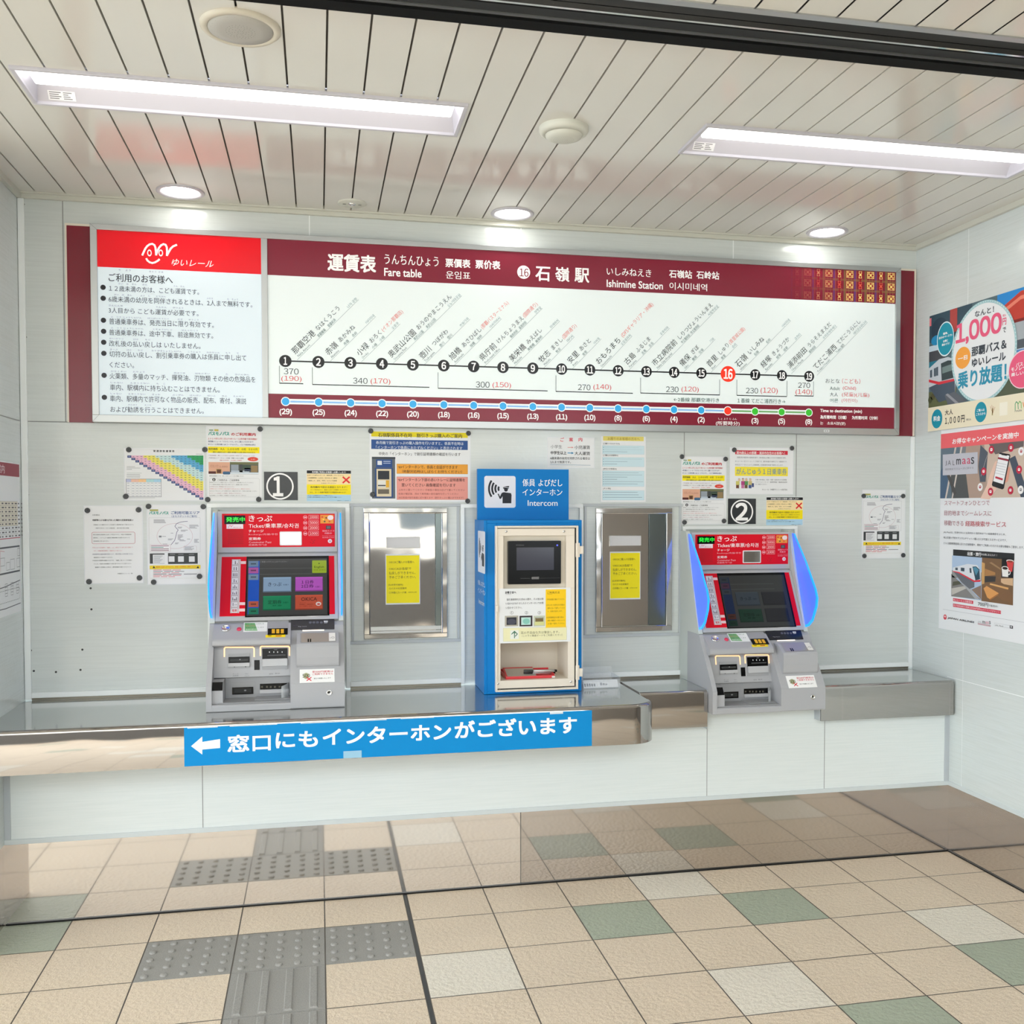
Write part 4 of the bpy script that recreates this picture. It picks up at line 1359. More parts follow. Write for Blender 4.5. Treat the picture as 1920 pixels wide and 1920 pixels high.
S.rect(845, 1487, 1012, 1600, (60, 62, 64), 2); S.rect(880, 1500, 1015, 1598, (228, 230, 232), 3)
for k_ in range(6): S.rect(892, 1512 + 14 * k_, 990 - 14 * (k_ % 3), 1517 + 14 * k_, (160, 162, 168), 4)
S.rect(1050, 1482, 1385, 1602, (58, 62, 64), 2)
for x in (1058, 1163, 1285): S.rect(x, 1518, x + 66, 1580, (226, 228, 230), 3)
for x in (1070, 1165, 1285): S.rect(x, 1494, x + 60, 1499, (150, 154, 156), 3)
S.rect(845, 1622, 1416, 1658, (244, 216, 40), 2)
for x in (892, 1386): S.poly([(x - 16, 1652), (x, 1626), (x + 16, 1652)], K, 3)
S.txt('乗車券の払戻しはできません（裏面の注意事項をご確認ください）', 915, 1630, 1370, 1648, R, 3, 0.0, 0, 1)
S.frame(845, 1658, 1416, 1762, 0.0006, (200, 196, 180), 2)
for k_, (x0, x1, c) in enumerate(((885, 1210, R), (885, 1250, K), (885, 1190, R), (885, 1400, K), (885, 1215, R), (885, 1140, R))):
    for m_ in range(3):
        xa = x0 + (x1 - x0) * m_ / 3; S.rect(xa, 1670 + 15 * k_, xa + (x1 - x0) / 3 * 0.86, 1676 + 15 * k_, mix(c, (236, 238, 240), 0.5), 3)
amap = done()

# ---- plates one and two
def plate(zoom, box, cpx, digit, dbox, label):
    b = MB(); pl = WPL.z(*zoom)
    s0, t0, s1, t1 = pl.box(*box)
    b.pbox(pl, s0, t0, s1, t1, -0.0005, 0.0012, pm('number_plate_black', (50, 53, 56), 0.2))
    S = Sheet(b, pl, 0.0012)
    s, t = pl.at(*cpx)
    S.ring(s, t, 0.0475, 0.0535, WHT, 1, 48)
    S.txt(digit, *dbox, WHT, 2, 0.035)
    o = b.build('number_plate'); o.location = pl.w((s0 + s1) / 2, t0, 0)
    tag(o, label, 'sign', 'machine number plates')


plate(zf, (735, 605, 1142, 946), (928, 780), '1', (850, 668, 958, 892), 'black plate with a white circled 1 above the first ticket machine')
plate(zl, (720, 788, 1076, 1115), (897, 957), '2', (822, 848, 968, 1062), 'black plate with a white circled 2 above the second ticket machine')

# ---- card warning sticker (copied)
b, S, done = sheet('warning_sticker', zf, (1245, 580, 1784, 962), 'small yellow and blue card warning sticker with a red cross, right of the circled 1', 'sticker', 'card warning stickers', 0.0008)
S.rect(1249, 588, 1779, 628, (20, 22, 26), 1)
S.txt('券売機ご利用のお客様へお願いします！', 1312, 598, 1718, 618, WHT, 3, 0.02, 0, 1)
S.rect(1249, 628, 1779, 756, (250, 226, 172), 1)
S.rect(1249, 756, 1779, 880, (250, 228, 10), 1)
S.rect(1249, 880, 1779, 958, (176, 214, 236), 1)
for t, x, y, x1, h_ in (('ICカード以外のカード（磁気券・クレジット）', 1255, 638, 1690, 16), ('・バス回数券等や、しおれた、汚れたきっぷ・紙片は', 1255, 671, 1615, 16), ('・破損した、切れ、汚れ、のついた紙幣', 1258, 704, 1610, 15), ('入れないでください', 1422, 735, 1600, 14),
        ('券売機内で詰まる原因となります！', 1293, 777, 1730, 24), ('（カード等が詰まると、復旧にしばらくお時間をいただきます）', 1293, 815, 1735, 13), ('また、カード券面が破損する可能性もあります！', 1286, 842, 1718, 18),
        ('※ICカードは裏面を上にしてご利用ください。', 1262, 884, 1560, 11), ('※お困りの際は係員呼出しまたはインターホンでご相談ください。', 1262, 905, 1670, 11), ('沖縄都市モノレール株式会社', 1615, 948, 1755, 8)):
    S.txt(t, x, y, x1, y + h_, (46, 44, 40), 3, 0.008, 0, 1)
for sg in (-1, 1):
    S.line([(1722 - 38, 703 - 34 * sg), (1722 + 38, 703 + 34 * sg)], 0.0062, (226, 40, 44), 3 + (sg > 0))
warn = done()


def again(src, s, t, label):
    o = src.copy(); COL.objects.link(o)
    o.location = (s, src.location.y, t); o['label'] = label
    return o


def centre_foot(zoom, box):
    s0, t0, s1, t1 = WPL.z(*zoom).box(*box)
    return (s0 + s1) / 2, t0


s, t = centre_foot(zl, (108, 255, 706, 1122)); again(guide, s, t, 'portrait bus pass guide with a yellow price band, left of the circled 2')
s, t = centre_foot(zl, (1205, 760, 1688, 1131)); again(warn, s, t, 'small yellow and blue card warning sticker with a red cross, right of the circled 2')
s, t = centre_foot(zo, (295, 282, 1205, 1660)); again(amap, s, t, 'portrait route map sheet with a yellow warning strip, alone near the right wall')

# ---- intercom discount guide
b, S, done = sheet('notice_sheet', zi, (148, 75, 1018, 692), 'landscape notice with yellow, navy, orange and pink bands, over the left steel hatch', 'notice', 'notices pinned to the back wall', 0.0035)
S.rect(165, 86, 992, 142, (240, 222, 30), 1); S.txt('石嶺駅係員不在時　割引きっぷ購入のご案内', 225, 98, 942, 134, K, 3, 0.014)
S.rect(165, 155, 992, 246, (44, 84, 148), 1)
S.txt('券売機で割引きっぷの購入操作を行いますと、係員不在時は', 205, 168, 955, 196, (226, 234, 244), 3, 0.006)
S.txt('「インターホンで係員におたずねください」と表示されます', 205, 208, 945, 236, (226, 234, 244), 3, 0.006)
S.txt('中央の「インターホン」で割引証明書類の確認を行います', 230, 262, 930, 291, K, 3, 0.006)
S.rect(170, 304, 371, 662, (96, 104, 112), 1); S.rect(170, 304, 371, 324, (66, 72, 80), 2)
S.rect(206, 326, 345, 396, (36, 76, 140), 2); S.rect(218, 338, 256, 374, (226, 230, 236), 3); S.rect(268, 340, 330, 347, (190, 204, 226), 3); S.rect(268, 356, 330, 362, (190, 204, 226), 3)
S.rect(196, 398, 352, 655, (46, 78, 132), 2); S.rect(210, 408, 338, 645, (222, 208, 176), 3); S.rect(222, 424, 320, 498, (44, 48, 56), 4)
S.rect(222, 506, 290, 566, (232, 230, 222), 4); S.rect(290, 506, 318, 566, (230, 176, 50), 4); S.rect(222, 545, 288, 556, (60, 62, 66), 5); S.rect(222, 582, 318, 622, (108, 100, 88), 4)
S.rect(383, 365, 992, 452, (240, 166, 58), 1); S.frame(383, 365, 992, 452, 0.0006, (160, 110, 40), 2)
S.txt('☜インターホンで、係員と会話ができます', 393, 375, 905, 404, (72, 52, 24), 3, 0.01)
S.txt('（他駅対応時はしばらくお待ちください）', 430, 416, 942, 442, (72, 52, 24), 3, 0.01)
S.rect(383, 474, 992, 672, (238, 160, 148), 1); S.frame(383, 474, 992, 672, 0.0006, (170, 110, 104), 2)
S.txt('☜インターホン下部の赤いトレーに証明書類を', 393, 485, 968, 514, (72, 34, 34), 3, 0.01)
S.txt('置いてください 画像確認を行います', 425, 530, 888, 560, (72, 34, 34), 3, 0.01)
for t, y, x1 in (('上向きに置いてください 手帳型の場合は広げて置いてください', 578, 965), ('係員が確認後、改めて券売機の割引操作を行ってください', 612, 910), ('対応係員が割引画面に切り替えます（割引きっぷの購入ができます）', 645, 955)):
    S.txt(t, 398, y, x1, y + 18, (150, 76, 76), 3, 0.0, 0, 1)
done()

# ---- small paper notice over the intercom, blue information sheet
b, S, done = sheet('notice_sheet', zk, (74, 88, 490, 366), 'small white child fare notice with red heading, just above the blue intercom sign', 'notice', 'notices taped to the back wall', 0.002)
for ch_, x in (('ご', 190), ('案', 268), ('内', 350)):
    S.txt(ch_, x, 96, x + 32, 130, (226, 96, 110), 3, 0.02)
S.txt('小学生', 105, 160, 205, 190, (110, 112, 118), 3); S.txt('小児運賃', 315, 165, 450, 197, (70, 72, 78), 3, 0.01)
S.line([(255, 183), (292, 183)], 0.0025, (238, 170, 170), 3); S.poly([(290, 175), (306, 183), (290, 191)], (238, 170, 170), 3)
S.txt('中学生以上', 105, 214, 243, 244, K, 3, 0.02); S.txt('大人運賃', 315, 219, 450, 250, K, 3, 0.015)
S.line([(255, 231), (292, 232)], 0.0035, (80, 160, 206), 3); S.poly([(288, 221), (308, 232), (288, 243)], (80, 160, 206), 3)
S.txt('6歳未満の幼児を同伴される場合は', 102, 264, 450, 288, K, 3, 0.012); S.txt('2人まで無賃です。', 102, 299, 282, 321, K, 3, 0.012)
S.line([(100, 332), (455, 339)], 0.0012, (110, 150, 180), 3)
done()
b, S, done = sheet('notice_sheet', zk, (545, 80, 942, 664), 'tall pale sheet with four light blue boxes, above the right steel hatch', 'notice', 'notices taped to the back wall', 0.002)
S.rect(566, 83, 922, 128, (232, 218, 120), 1); S.txt('お困りのお客様の方々へ', 606, 92, 886, 118, (176, 150, 60), 3, 0.01)
for y0, y1, hd, n_ in ((165, 244, '[ご購入いただける方]', 3), (268, 353, '[ご購入のお客様は]', 3), (387, 526, '[学生のお客様は]', 6), (560, 646, '[その他]', 3)):
    S.rect(560, y0, 926, y1, (204, 228, 236), 1); S.frame(560, y0, 926, y1, 0.0005, (150, 184, 196), 2)
    S.txt(hd, 566, y0 - 24, 566 + 13 * len(hd), y0 - 8, K, 3, 0.01, 0, 1)
    for k_ in range(n_):
        y = y0 + 14 + k_ * (y1 - y0 - 20) / n_
        xw = (110, 340, 290, 300, 330, 200)[(k_ + y0) % 6]
        S.rect(566, y, 572, y + 6, (80, 130, 150), 3); S.rect(578, y, 578 + xw, y + 5, (140, 164, 178), 3)
done()

# ---- seniors' day pass poster
b, S, done = sheet('notice_sheet', zl, (740, 124, 1560, 736), 'landscape senior day pass notice with a red heading bar, above the circled 2', 'notice', 'notices pinned to the back wall', 0.0025)
S.rect(812, 166, 1487, 226, (208, 40, 62), 1); S.txt('満70歳以上の那覇・浦添市在住のお客様へ！', 828, 178, 1450, 214, WHT, 3, 0.012)
for t, x, y, x1 in (('那覇市及び浦添市の高齢者支援で、満70歳以上が購入いただける乗車券を発売。', 835, 248, 1465), ('ゆいレール一日フリーとしてご利用でき、割引料金がお得なフリー乗車券です。', 812, 297, 1480), ('駅窓口にて「がんじゅう１日乗車券」を特別割引料金で発売いたします。', 812, 342, 1430)):
    S.txt(t, x, y, x1, y + 20, (120, 122, 128), 3, 0.0, 0, 1)
S.rect(810, 378, 1488, 500, (246, 228, 60), 1); S.txt('がんじゅう１日乗車券', 828, 396, 1474, 478, (110, 150, 170), 3, 0.012)
for x, c1, c2, hx in ((845, (206, 200, 110), (110, 70, 50), 18), (912, (176, 70, 130), (196, 110, 160), 0), (955, (90, 150, 90), (110, 80, 60), 0), (1005, (206, 190, 130), (70, 90, 140), 0)):
    S.ell(x - 14 + hx, 530, x + 16 + hx, 566, (222, 190, 160), 3, 14); S.ell(x - 16 + hx, 524, x + 16 + hx, 548, (190, 190, 186) if x != 912 else (120, 70, 110), 2, 14)
    S.rect(x - 24, 562, x + 22, 612, c1, 2); S.rect(x - 22, 612, x + 16, 655, c2, 2)
S.line([(858, 600), (860, 662)], 0.0008, (90, 80, 70), 4); S.rect(1025, 590, 1052, 640, (70, 84, 130), 2)
for t, y, x1 in (('お買い求め時は、免許・年齢・住所がわかる証明書', 536, 1472), ('（マイナンバーカード・健康保険証・運転免許証等）', 566, 1482), ('をご提示ください', 594, 1220)):
    S.txt(t, 1072, y, x1, y + 18, (120, 122, 128), 3, 0.0, 0, 1)
S.txt('ゆいレール・沖縄都市モノレール株式会社', 1160, 660, 1482, 682, (96, 98, 104), 3, 0.0, 0, 1)
done()

# ---- magnets, every one its own thing
mag0 = None
MAGS = [(ze, 610, 320, 'top left of the fare triangle sheet'), (ze, 1465, 318, 'shared by the fare triangle sheet and the bus pass guide, upper'), (ze, 577, 845, 'bottom left of the fare triangle sheet'), (ze, 1497, 880, 'bottom left of the first bus pass guide'),
        (ze, 145, 1003, 'top left of the typed letter'), (ze, 720, 995, 'top right of the typed letter'), (ze, 163, 1803, 'bottom left of the typed letter'), (ze, 730, 1760, 'bottom right of the typed letter'),
        (ze, 832, 957, 'top left of the map sheet beside the first machine'), (ze, 1447, 960, 'top right of the map sheet beside the first machine'), (ze, 890, 1808, 'bottom left of the map sheet beside the first machine'), (ze, 1405, 1743, 'bottom right of the map sheet beside the first machine'),
        (zf, 690, 93, 'top right of the first bus pass guide'), (zf, 673, 937, 'bottom right of the first bus pass guide'),
        (zi, 160, 83, 'top left of the notice over the left hatch'), (zi, 997, 103, 'top right of the notice over the left hatch'), (zi, 175, 627, 'bottom left of the notice over the left hatch'), (zi, 990, 683, 'bottom right of the notice over the left hatch'),
        (zl, 125, 250, 'top left of the second bus pass guide'), (zl, 685, 280, 'top right of the second bus pass guide'), (zl, 157, 1092, 'bottom left of the second bus pass guide'), (zl, 665, 1075, 'bottom right of the second bus pass guide'),
        (zl, 797, 162, 'top left of the senior pass notice'), (zl, 1538, 140, 'top right of the senior pass notice'),
        (zo, 325, 338, 'top left of the lone map sheet near the right wall'), (zo, 1160, 340, 'top right of the lone map sheet near the right wall'), (zo, 338, 1608, 'bottom left of the lone map sheet near the right wall'), (zo, 1162, 1593, 'bottom right of the lone map sheet near the right wall')]
for zm, a, c_, where in MAGS:
    s, t = WPL.z(*zm).at(a, c_)
    if mag0 is None:
        b = MB()
        b.lathe(WPL, (s, t), [(0.0100, 0.0009), (0.0105, 0.003), (0.0100, 0.0062), (0.0085, 0.0072), (0.004, 0.0074), (0.0035, 0.0068), (0.0005, 0.0068)], M_MAG, 24)
        o = b.build('magnet'); o.location = (s, YPP, t); mag0 = o
    else:
        o = mag0.copy(); COL.objects.link(o); o.location = (s, YPP, t)
    tag(o, 'round grey magnet, ' + where, 'magnet', 'round grey magnets')

# ================================================================== POSTERS ON THE RIGHT WALL
RWP = Pl((XR - 0.0022, 0, 0), (0, -1, 0), (0, 0, 1))
zp = (1730, 530, 6.858); zq = (1730, 790, 8.726); zr = (1730, 1000, 8.726)

# ---- upper poster, B2 landscape
b = MB(); pl = RWP.z(*zp)
PA0, PA1, PAB, PAT = -0.176, 0.552, 1.846, 2.361
b.pbox(pl, PA0, PAB, PA1, PAT, -0.0008, 0.0006, M_PAPER)
S = Sheet(b, pl, 0.0006)
def clamp_poly(sh, pts, col, l, s0, t0, s1, t1, metric=False):
    q = pts if metric else [sh.pl.at(*p) for p in pts]
    q = [(min(max(s, s0), s1), min(max(t, t0), t1)) for s, t in q]
    sh.spoly(q, col, l)
_, tb = S.pl.at(80, 1612)
# collage behind the big disc
S.sr(PA0, tb, PA1, PAT, (86, 110, 118), 1)
sA = lambda a, c_: S.pl.at(a, c_)
def band_px(a0, b0, a1, b1, c_, l): S.band(a0, b0, a1, b1, c_, l)
x_l = lambda a, c_: sA(a, c_)[0]
mid = PA0 + 0.30
S.sr(PA0, PAT - 0.045, PA0 + 0.014, PAT - 0.01, (226, 120, 130), 3)
S.sr(PA0, PAT - 0.12, PA0 + 0.30, PAT, (52, 78, 92), 2)
S.sr(PA0 + 0.15, PAT - 0.10, PA0 + 0.20, PAT, (178, 70, 66), 3)
S.sdisc(PA0 + 0.075, PAT - 0.07, 0.06, 0.05, (40, 62, 78), 3, 20); S.sdisc(PA0 + 0.05, PAT - 0.115, 0.035, 0.022, (36, 140, 190), 4, 16)
S.sr(PA0, PAT - 0.185, PA0 + 0.14, PAT - 0.135, (196, 214, 226), 3); S.sr(PA0, PAT - 0.205, PA0 + 0.12, PAT - 0.16, (70, 74, 80), 4)
S.sr(PA0, PAT - 0.245, PA0 + 0.14, PAT - 0.205, (38, 120, 142), 3); S.sr(PA0, PAT - 0.275, PA0 + 0.15, PAT - 0.245, (206, 196, 164), 3)
S.sr(PA0, tb, PA0 + 0.20, tb + 0.07, (98, 104, 70), 2)
for q_ in range(9):
    S.sdisc(PA0 + 0.012 + 0.02 * q_, tb + 0.035 + 0.012 * (q_ % 3), 0.016, 0.016, (78 + 9 * (q_ % 3), 86, 58), 3, 10)
S.sr(PA0 + 0.46, PAT - 0.10, PA1, PAT, (40, 140, 214), 2)                      # sky and red roof at the right
S.spoly([(PA0 + 0.44, PAT - 0.075), (PA0 + 0.60, PAT - 0.012), (PA1, PAT - 0.012), (PA1, PAT - 0.13), (PA0 + 0.52, PAT - 0.13)], (196, 62, 48), 3)
S.spoly([(PA0 + 0.44, PAT - 0.085), (PA0 + 0.60, PAT - 0.03), (PA1, PAT - 0.03), (PA1, PAT - 0.045), (PA0 + 0.60, PAT - 0.045), (PA0 + 0.46, PAT - 0.095)], (236, 130, 108), 4)
S.sr(PA0 + 0.50, PAT - 0.13, PA1, PAT - 0.118, (128, 34, 30), 4)
S.sr(PA0 + 0.47, PAT - 0.215, PA1, PAT - 0.13, (170, 176, 182), 3); S.sr(PA0 + 0.47, PAT - 0.235, PA1, PAT - 0.20, (84, 90, 98), 4)
S.sr(PA0 + 0.47, PAT - 0.285, PA1, PAT - 0.235, (212, 218, 226), 3); S.sr(PA0 + 0.47, PAT - 0.248, PA1, PAT - 0.238, (90, 140, 200), 4)
S.sr(PA0 + 0.40, tb, PA1, PAT - 0.30, (84, 92, 72), 3)
# monorail train on its beam
tr = lambda pts, c_, l: S.poly(pts, c_, l)
tr([(85, 1105), (215, 985), (330, 955), (415, 985), (428, 1180), (420, 1440), (330, 1500), (215, 1510), (85, 1350)], (196, 204, 212), 5)
tr([(85, 1350), (215, 1290), (415, 1235), (420, 1400), (330, 1500), (215, 1540), (95, 1360)], (72, 86, 102), 6)
tr([(85, 1245), (215, 1275), (420, 1232), (422, 1262), (215, 1312), (85, 1280)], (214, 52, 66), 7)
tr([(240, 1040), (330, 1000), (395, 1000), (412, 1220), (250, 1262)], (52, 66, 70), 7)
tr([(255, 1090), (400, 1040), (405, 1120), (258, 1170)], (116, 136, 136), 8)
for x in (100, 150, 178): tr([(x, 1130 - (x - 100) * 0.5), (x + 26, 1118 - (x - 100) * 0.5), (x + 26, 1218 - (x - 100) * 0.3), (x, 1222 - (x - 100) * 0.3)], (80, 96, 108), 6)
tr([(290, 1450), (420, 1400), (570, 1520), (430, 1555), (330, 1580)], (96, 100, 108), 8); tr([(300, 1440), (330, 1425), (470, 1545), (430, 1555)], (150, 152, 158), 9)
# the big white disc with its dotted rim
sl_, _ = sA(400, 905); sr_, _ = sA(1196, 760); _, tbot = sA(760, 1508)
rad = (sr_ - sl_) / 2; cs = (sl_ + sr_) / 2; ct = tbot + rad
def disc_clip(r, col, l):
    q = []
    for i in range(72):
        a = 2 * math.pi * i / 72
        q.append((cs + r * math.cos(a), min(max(ct + r * math.sin(a), tb), PAT)))
    S.spoly(q, col, l)
disc_clip(rad + 0.012, (168, 206, 210), 10); 
for i in range(84):
    a = 2 * math.pi * i / 84; s_, t_ = cs + (rad + 0.006) * math.cos(a), ct + (rad + 0.006) * math.sin(a)
    if tb + 0.004 < t_ < PAT - 0.004: S.sdisc(s_, t_, 0.0026, 0.0026, (226, 236, 238), 11, 8)
disc_clip(rad, (236, 238, 240), 12)
PNK = (236, 92, 130); DK = (58, 66, 76); TL = (44, 150, 182)
S.txt('なんと！', 682, 372, 925, 446, DK, 14, 0.02)
S.txt('1,000', 443, 545, 1020, 812, PNK, 14, 0.034)
S.txt('円', 1038, 462, 1085, 548, PNK, 14, 0.03); S.txt('税込', 1040, 410, 1082, 442, PNK, 14, 0.01); S.txt('で', 1042, 580, 1082, 645, DK, 14, 0.02)
S.ell(432, 850, 622, 1085, (250, 166, 62), 13); S.poly([(480, 1060), (545, 1070), (518, 1115)], (250, 166, 62), 12.5); S.txt('一日', 466, 958, 585, 1010, WHT, 14, 0.035)
S.txt('那覇バス＆', 643, 835, 1085, 948, DK, 14, 0.035); S.txt('ゆいレール', 646, 985, 1075, 1085, DK, 14, 0.035)
S.txt('乗り放題！', 466, 1158, 1085, 1366, TL, 14, 0.032)
S.ell(196, 532, 410, 920, (226, 244, 248), 13); S.ell(204, 545, 402, 905, (20, 148, 172), 14)
for t, x, y, x1 in (('簡単、', 275, 645, 335), ('自分のペースで♪', 222, 700, 390), ('お得に', 275, 742, 336), ('楽めぐり！', 258, 788, 356)):
    S.txt(t, x, y, x1, y + 30, WHT, 15, 0.03)
S.ell(1115, 905, 1485, 1330, (250, 214, 224), 13); S.ell(1124, 918, 1476, 1318, PNK, 14)
S.txt('バスと', 1212, 1035, 1345, 1085, WHT, 15, 0.02); S.txt('モノレールで', 1150, 1098, 1440, 1145, WHT, 15, 0.02); S.txt('楽しい発見！', 1150, 1162, 1440, 1210, WHT, 15, 0.02)
S.sr(PA0, PAB, PA1, tb, (240, 230, 202), 13)
S.ell(126, 1640, 260, 1865, (20, 148, 172), 14); S.txt('料金', 150, 1720, 236, 1785, WHT, 15, 0.03)
S.txt('大人', 296, 1640, 398, 1706, (30, 30, 34), 14, 0.02); S.txt('1,000円', 298, 1738, 548, 1828, (30, 30, 34), 14, 0.02); S.txt('税込', 570, 1748, 632, 1776, (60, 60, 64), 14, 0.01)
S.ell(682, 1545, 832, 1785, (20, 148, 172), 14); S.txt('ご購入は', 708, 1630, 806, 1662, WHT, 15, 0.02); S.txt('こちらから', 698, 1680, 818, 1712, WHT, 15, 0.02)
for (x, y) in ((880, 1590), (900, 1575), (920, 1590), (940, 1600)):
    S.line([(910, 1680), (x, y)], 0.0018, (190, 130, 90), 14)
S.line([(905, 1700), (908, 1620)], 0.006, (170, 150, 90), 14)
S.rect(1000, 1545, 1100, 1700, (246, 240, 222), 14)                           # plain patch
S.line([(1200, 1640), (1200, 1560), (1215, 1530), (1235, 1550), (1240, 1625)], 0.0035, (60, 160, 110), 14); S.line([(1240, 1560), (1258, 1525), (1278, 1545), (1280, 1615)], 0.0035, (120, 190, 90), 15)
S.line([(1300, 1540), (1315, 1600), (1330, 1530)], 0.0035, (226, 120, 60), 15); S.txt('route', 1196, 1640, 1285, 1665, (90, 90, 90), 14, 0.01)
o = b.build('poster'); o.location = (XR, -(PA0 + PA1) / 2, PAB)
tag(o, 'landscape day pass poster with a big white disc, high on the right wall', 'poster')

# ---- lower poster, A1 portrait
b = MB(); pl = RWP.z(*zq)
PB0, PB1, PBB, PBT = -0.082, 0.512, 0.972, 1.845
b.pbox(pl, PB0, PBB, PB1, PBT, -0.0010, 0.0, M_PAPER)
S = Sheet(b, pl, 0.0); S2 = Sheet(b, pl.z(*zr), 0.0)
PKB = (238, 104, 110)
_, tA = S.pl.at(285, 212); _, tB = S.pl.at(283, 450); _, tC = S.pl.at(258, 1262)
S.sr(PB0, tB, PB1, tA, PKB, 1)
S.txt('お得なキャンペーンを実施中', 488, 288, 1566, 376, WHT, 3, 0.02, 0.12)
S.sr(PB0, tC, PB1, tB, (128, 130, 136), 1)
w_ = PB1 - PB0; h_ = tB - tC
lay_ = 1.2
def q_(fs, ft): return (PB0 + fs * w_, tC + ft * h_)
for pts, c_ in (([(0, 0), (0.28, 0), (0.22, 1), (0, 1)], (98, 116, 130)), ([(0, 0), (0.09, 0), (0.09, 0.75), (0, 0.55)], (70, 96, 124)), ([(0.25, 0), (0.62, 0), (0.62, 1), (0.3, 1)], (176, 152, 138)), ([(0.14, 0), (0.34, 0), (0.30, 0.5), (0.12, 0.62)], (82, 84, 86)),
        ([(0.55, 0), (1, 0), (1, 1), (0.5, 1)], (206, 186, 170)), ([(0.46, 0.30), (0.52, 0.30), (0.54, 0.85), (0.46, 1), (0.44, 0.6)], (84, 92, 104)), ([(0.88, 0), (0.96, 0), (0.82, 0.75), (0.76, 0.7)], (72, 82, 98)),
        ([(0.62, 0.8), (0.9, 0.9), (0.9, 1), (0.55, 1)], (108, 98, 98)), ([(0.06, 0), (0.08, 0), (0.19, 1), (0.17, 1)], (206, 196, 190)), ([(0.14, 0), (0.155, 0), (0.26, 1), (0.24, 1)], (214, 204, 196)), ([(0.05, 0.6), (0.08, 0.62), (0.2, 0.1), (0.17, 0.05)], (78, 76, 76))):
    lay_ += 0.5; S.spoly([q_(*p) for p in pts], c_, lay_)
S.poly([(950, 1260), (1050, 1060), (1110, 860), (1190, 660), (1240, 640), (1300, 900), (1200, 1130), (1100, 1280)], (232, 196, 178), 7)
S.poly([(1385, 760), (1430, 740), (1435, 800), (1400, 980), (1350, 1010)], (226, 160, 140), 7)
S.poly([(1260, 520), (1282, 512), (1432, 540), (1440, 562), (1335, 1095), (1310, 1115), (1150, 1062), (1138, 1035)], (34, 34, 38), 8)
S.poly([(1258, 535), (1425, 562), (1326, 1030), (1160, 978)], (240, 240, 242), 9)
S.poly([(1242, 585), (1416, 622), (1410, 655), (1236, 615)], (150, 40, 60), 10); S.poly([(1200, 898), (1320, 935), (1314, 968), (1194, 930)], (190, 50, 74), 10)
S.poly([(1298, 528), (1390, 545), (1384, 566), (1296, 550)], (34, 34, 38), 10)
for k_ in range(5):
    S.poly([(1228 - 8 * k_, 672 + 42 * k_), (1380 - 8 * k_, 706 + 42 * k_), (1379 - 8 * k_, 714 + 42 * k_), (1227 - 8 * k_, 680 + 42 * k_)], (196, 198, 204), 10)
for x, y, c_, c2 in ((1132, 465, (196, 44, 72), WHT), (1452, 432, (196, 44, 72), WHT), (1005, 820, (196, 44, 72), WHT), (1585, 790, (196, 44, 72), WHT), (948, 1075, (244, 242, 242), (170, 40, 60)), (1118, 1152, (196, 44, 72), WHT), (1444, 1128, (196, 44, 72), WHT), (1620, 490, (244, 242, 242), (170, 40, 60)), (1612, 1120, (244, 242, 242), (120, 120, 124))):
    S.disc(x, y, 0.0165, c_, 10)
    S.rrect(x - 17, y - 24, x + 17, y + 20, 0.003, c2, 11); S.rect(x - 10, y - 12, x + 10, y - 2, c_, 12)
S.line([(1060, 560), (960, 900)], 0.0012, (226, 220, 220), 9); S.line([(1160, 1170), (1230, 1100)], 0.0012, (226, 220, 220), 9)
S.poly([(335, 545), (908, 502), (908, 855), (335, 885)], (196, 196, 206), 9)
for ch_, a0, b0, a1, b1, c_, bo in (('J', 380, 648, 402, 724, (90, 92, 100), 0), ('A', 420, 640, 470, 718, (90, 92, 100), 0), ('L', 500, 640, 530, 718, (90, 92, 100), 0), ('m', 560, 618, 632, 708, (44, 44, 52), 0.02), ('a', 655, 612, 716, 700, (206, 70, 104), 0.01), ('a', 735, 605, 790, 696, (206, 70, 104), 0.01), ('S', 802, 590, 850, 696, (44, 44, 52), 0.02)):
    S.txt(ch_, a0, b0, a1, b1, c_, 11, bo)
S.txt('目的地までスムーズに探せる', 380, 770, 840, 803, (130, 130, 138), 11)
PKT = (176, 112, 122); PKD = (196, 70, 84)
S.txt('スマートフォンひとつで', 365, 1300, 1106, 1376, PKT, 13, 0.0); S.txt('目的地までシームレスに', 365, 1458, 1136, 1540, PKT, 13, 0.0)
S.txt('移動できる', 360, 1620, 676, 1704, PKT, 13, 0.0); S.txt('経路検索サービス', 708, 1628, 1372, 1716, PKD, 13, 0.006)
for sh, t, x, y, x1 in ((S, 'JAL MaaSは、空港を中心に出発地から目的地までの経路検索をはじめ、', 345, 1795, 1365), (S2, '地上交通の予約やデジタルチケットの購入などが可能となるサービスです。', 345, 48, 1380), (S2, 'さらに経路検索結果に応じた交通情報や、現地でご利用いただけるお得な情報もご提供します。', 345, 140, 1660)):
    sh.txt(t, x, y, x1, y + 38, (72, 76, 84), 4, 0.0, 0, 1)
s0, tk1 = S2.pl.at(500, 262); s1, _ = S2.pl.at(1503, 316); _, tk0 = S2.pl.at(498, 362)
S2.sr(s0, tk0, s1, tk1, (40, 42, 44), 2)
S2.txt('出張・旅行', 736, 302, 962, 360, WHT, 4, 0.02); S2.txt('のお供におススメ！！', 966, 325, 1218, 362, WHT, 4, 0.01)
_, tp0 = S2.pl.at(470, 1030); sm, _ = S2.pl.at(968, 700)
S2.sr(s0 - 0.006, tp0, sm, tk0, (176, 198, 224), 2)
S2.poly([(480, 600), (968, 640), (968, 780), (480, 720)], (150, 152, 150), 3)
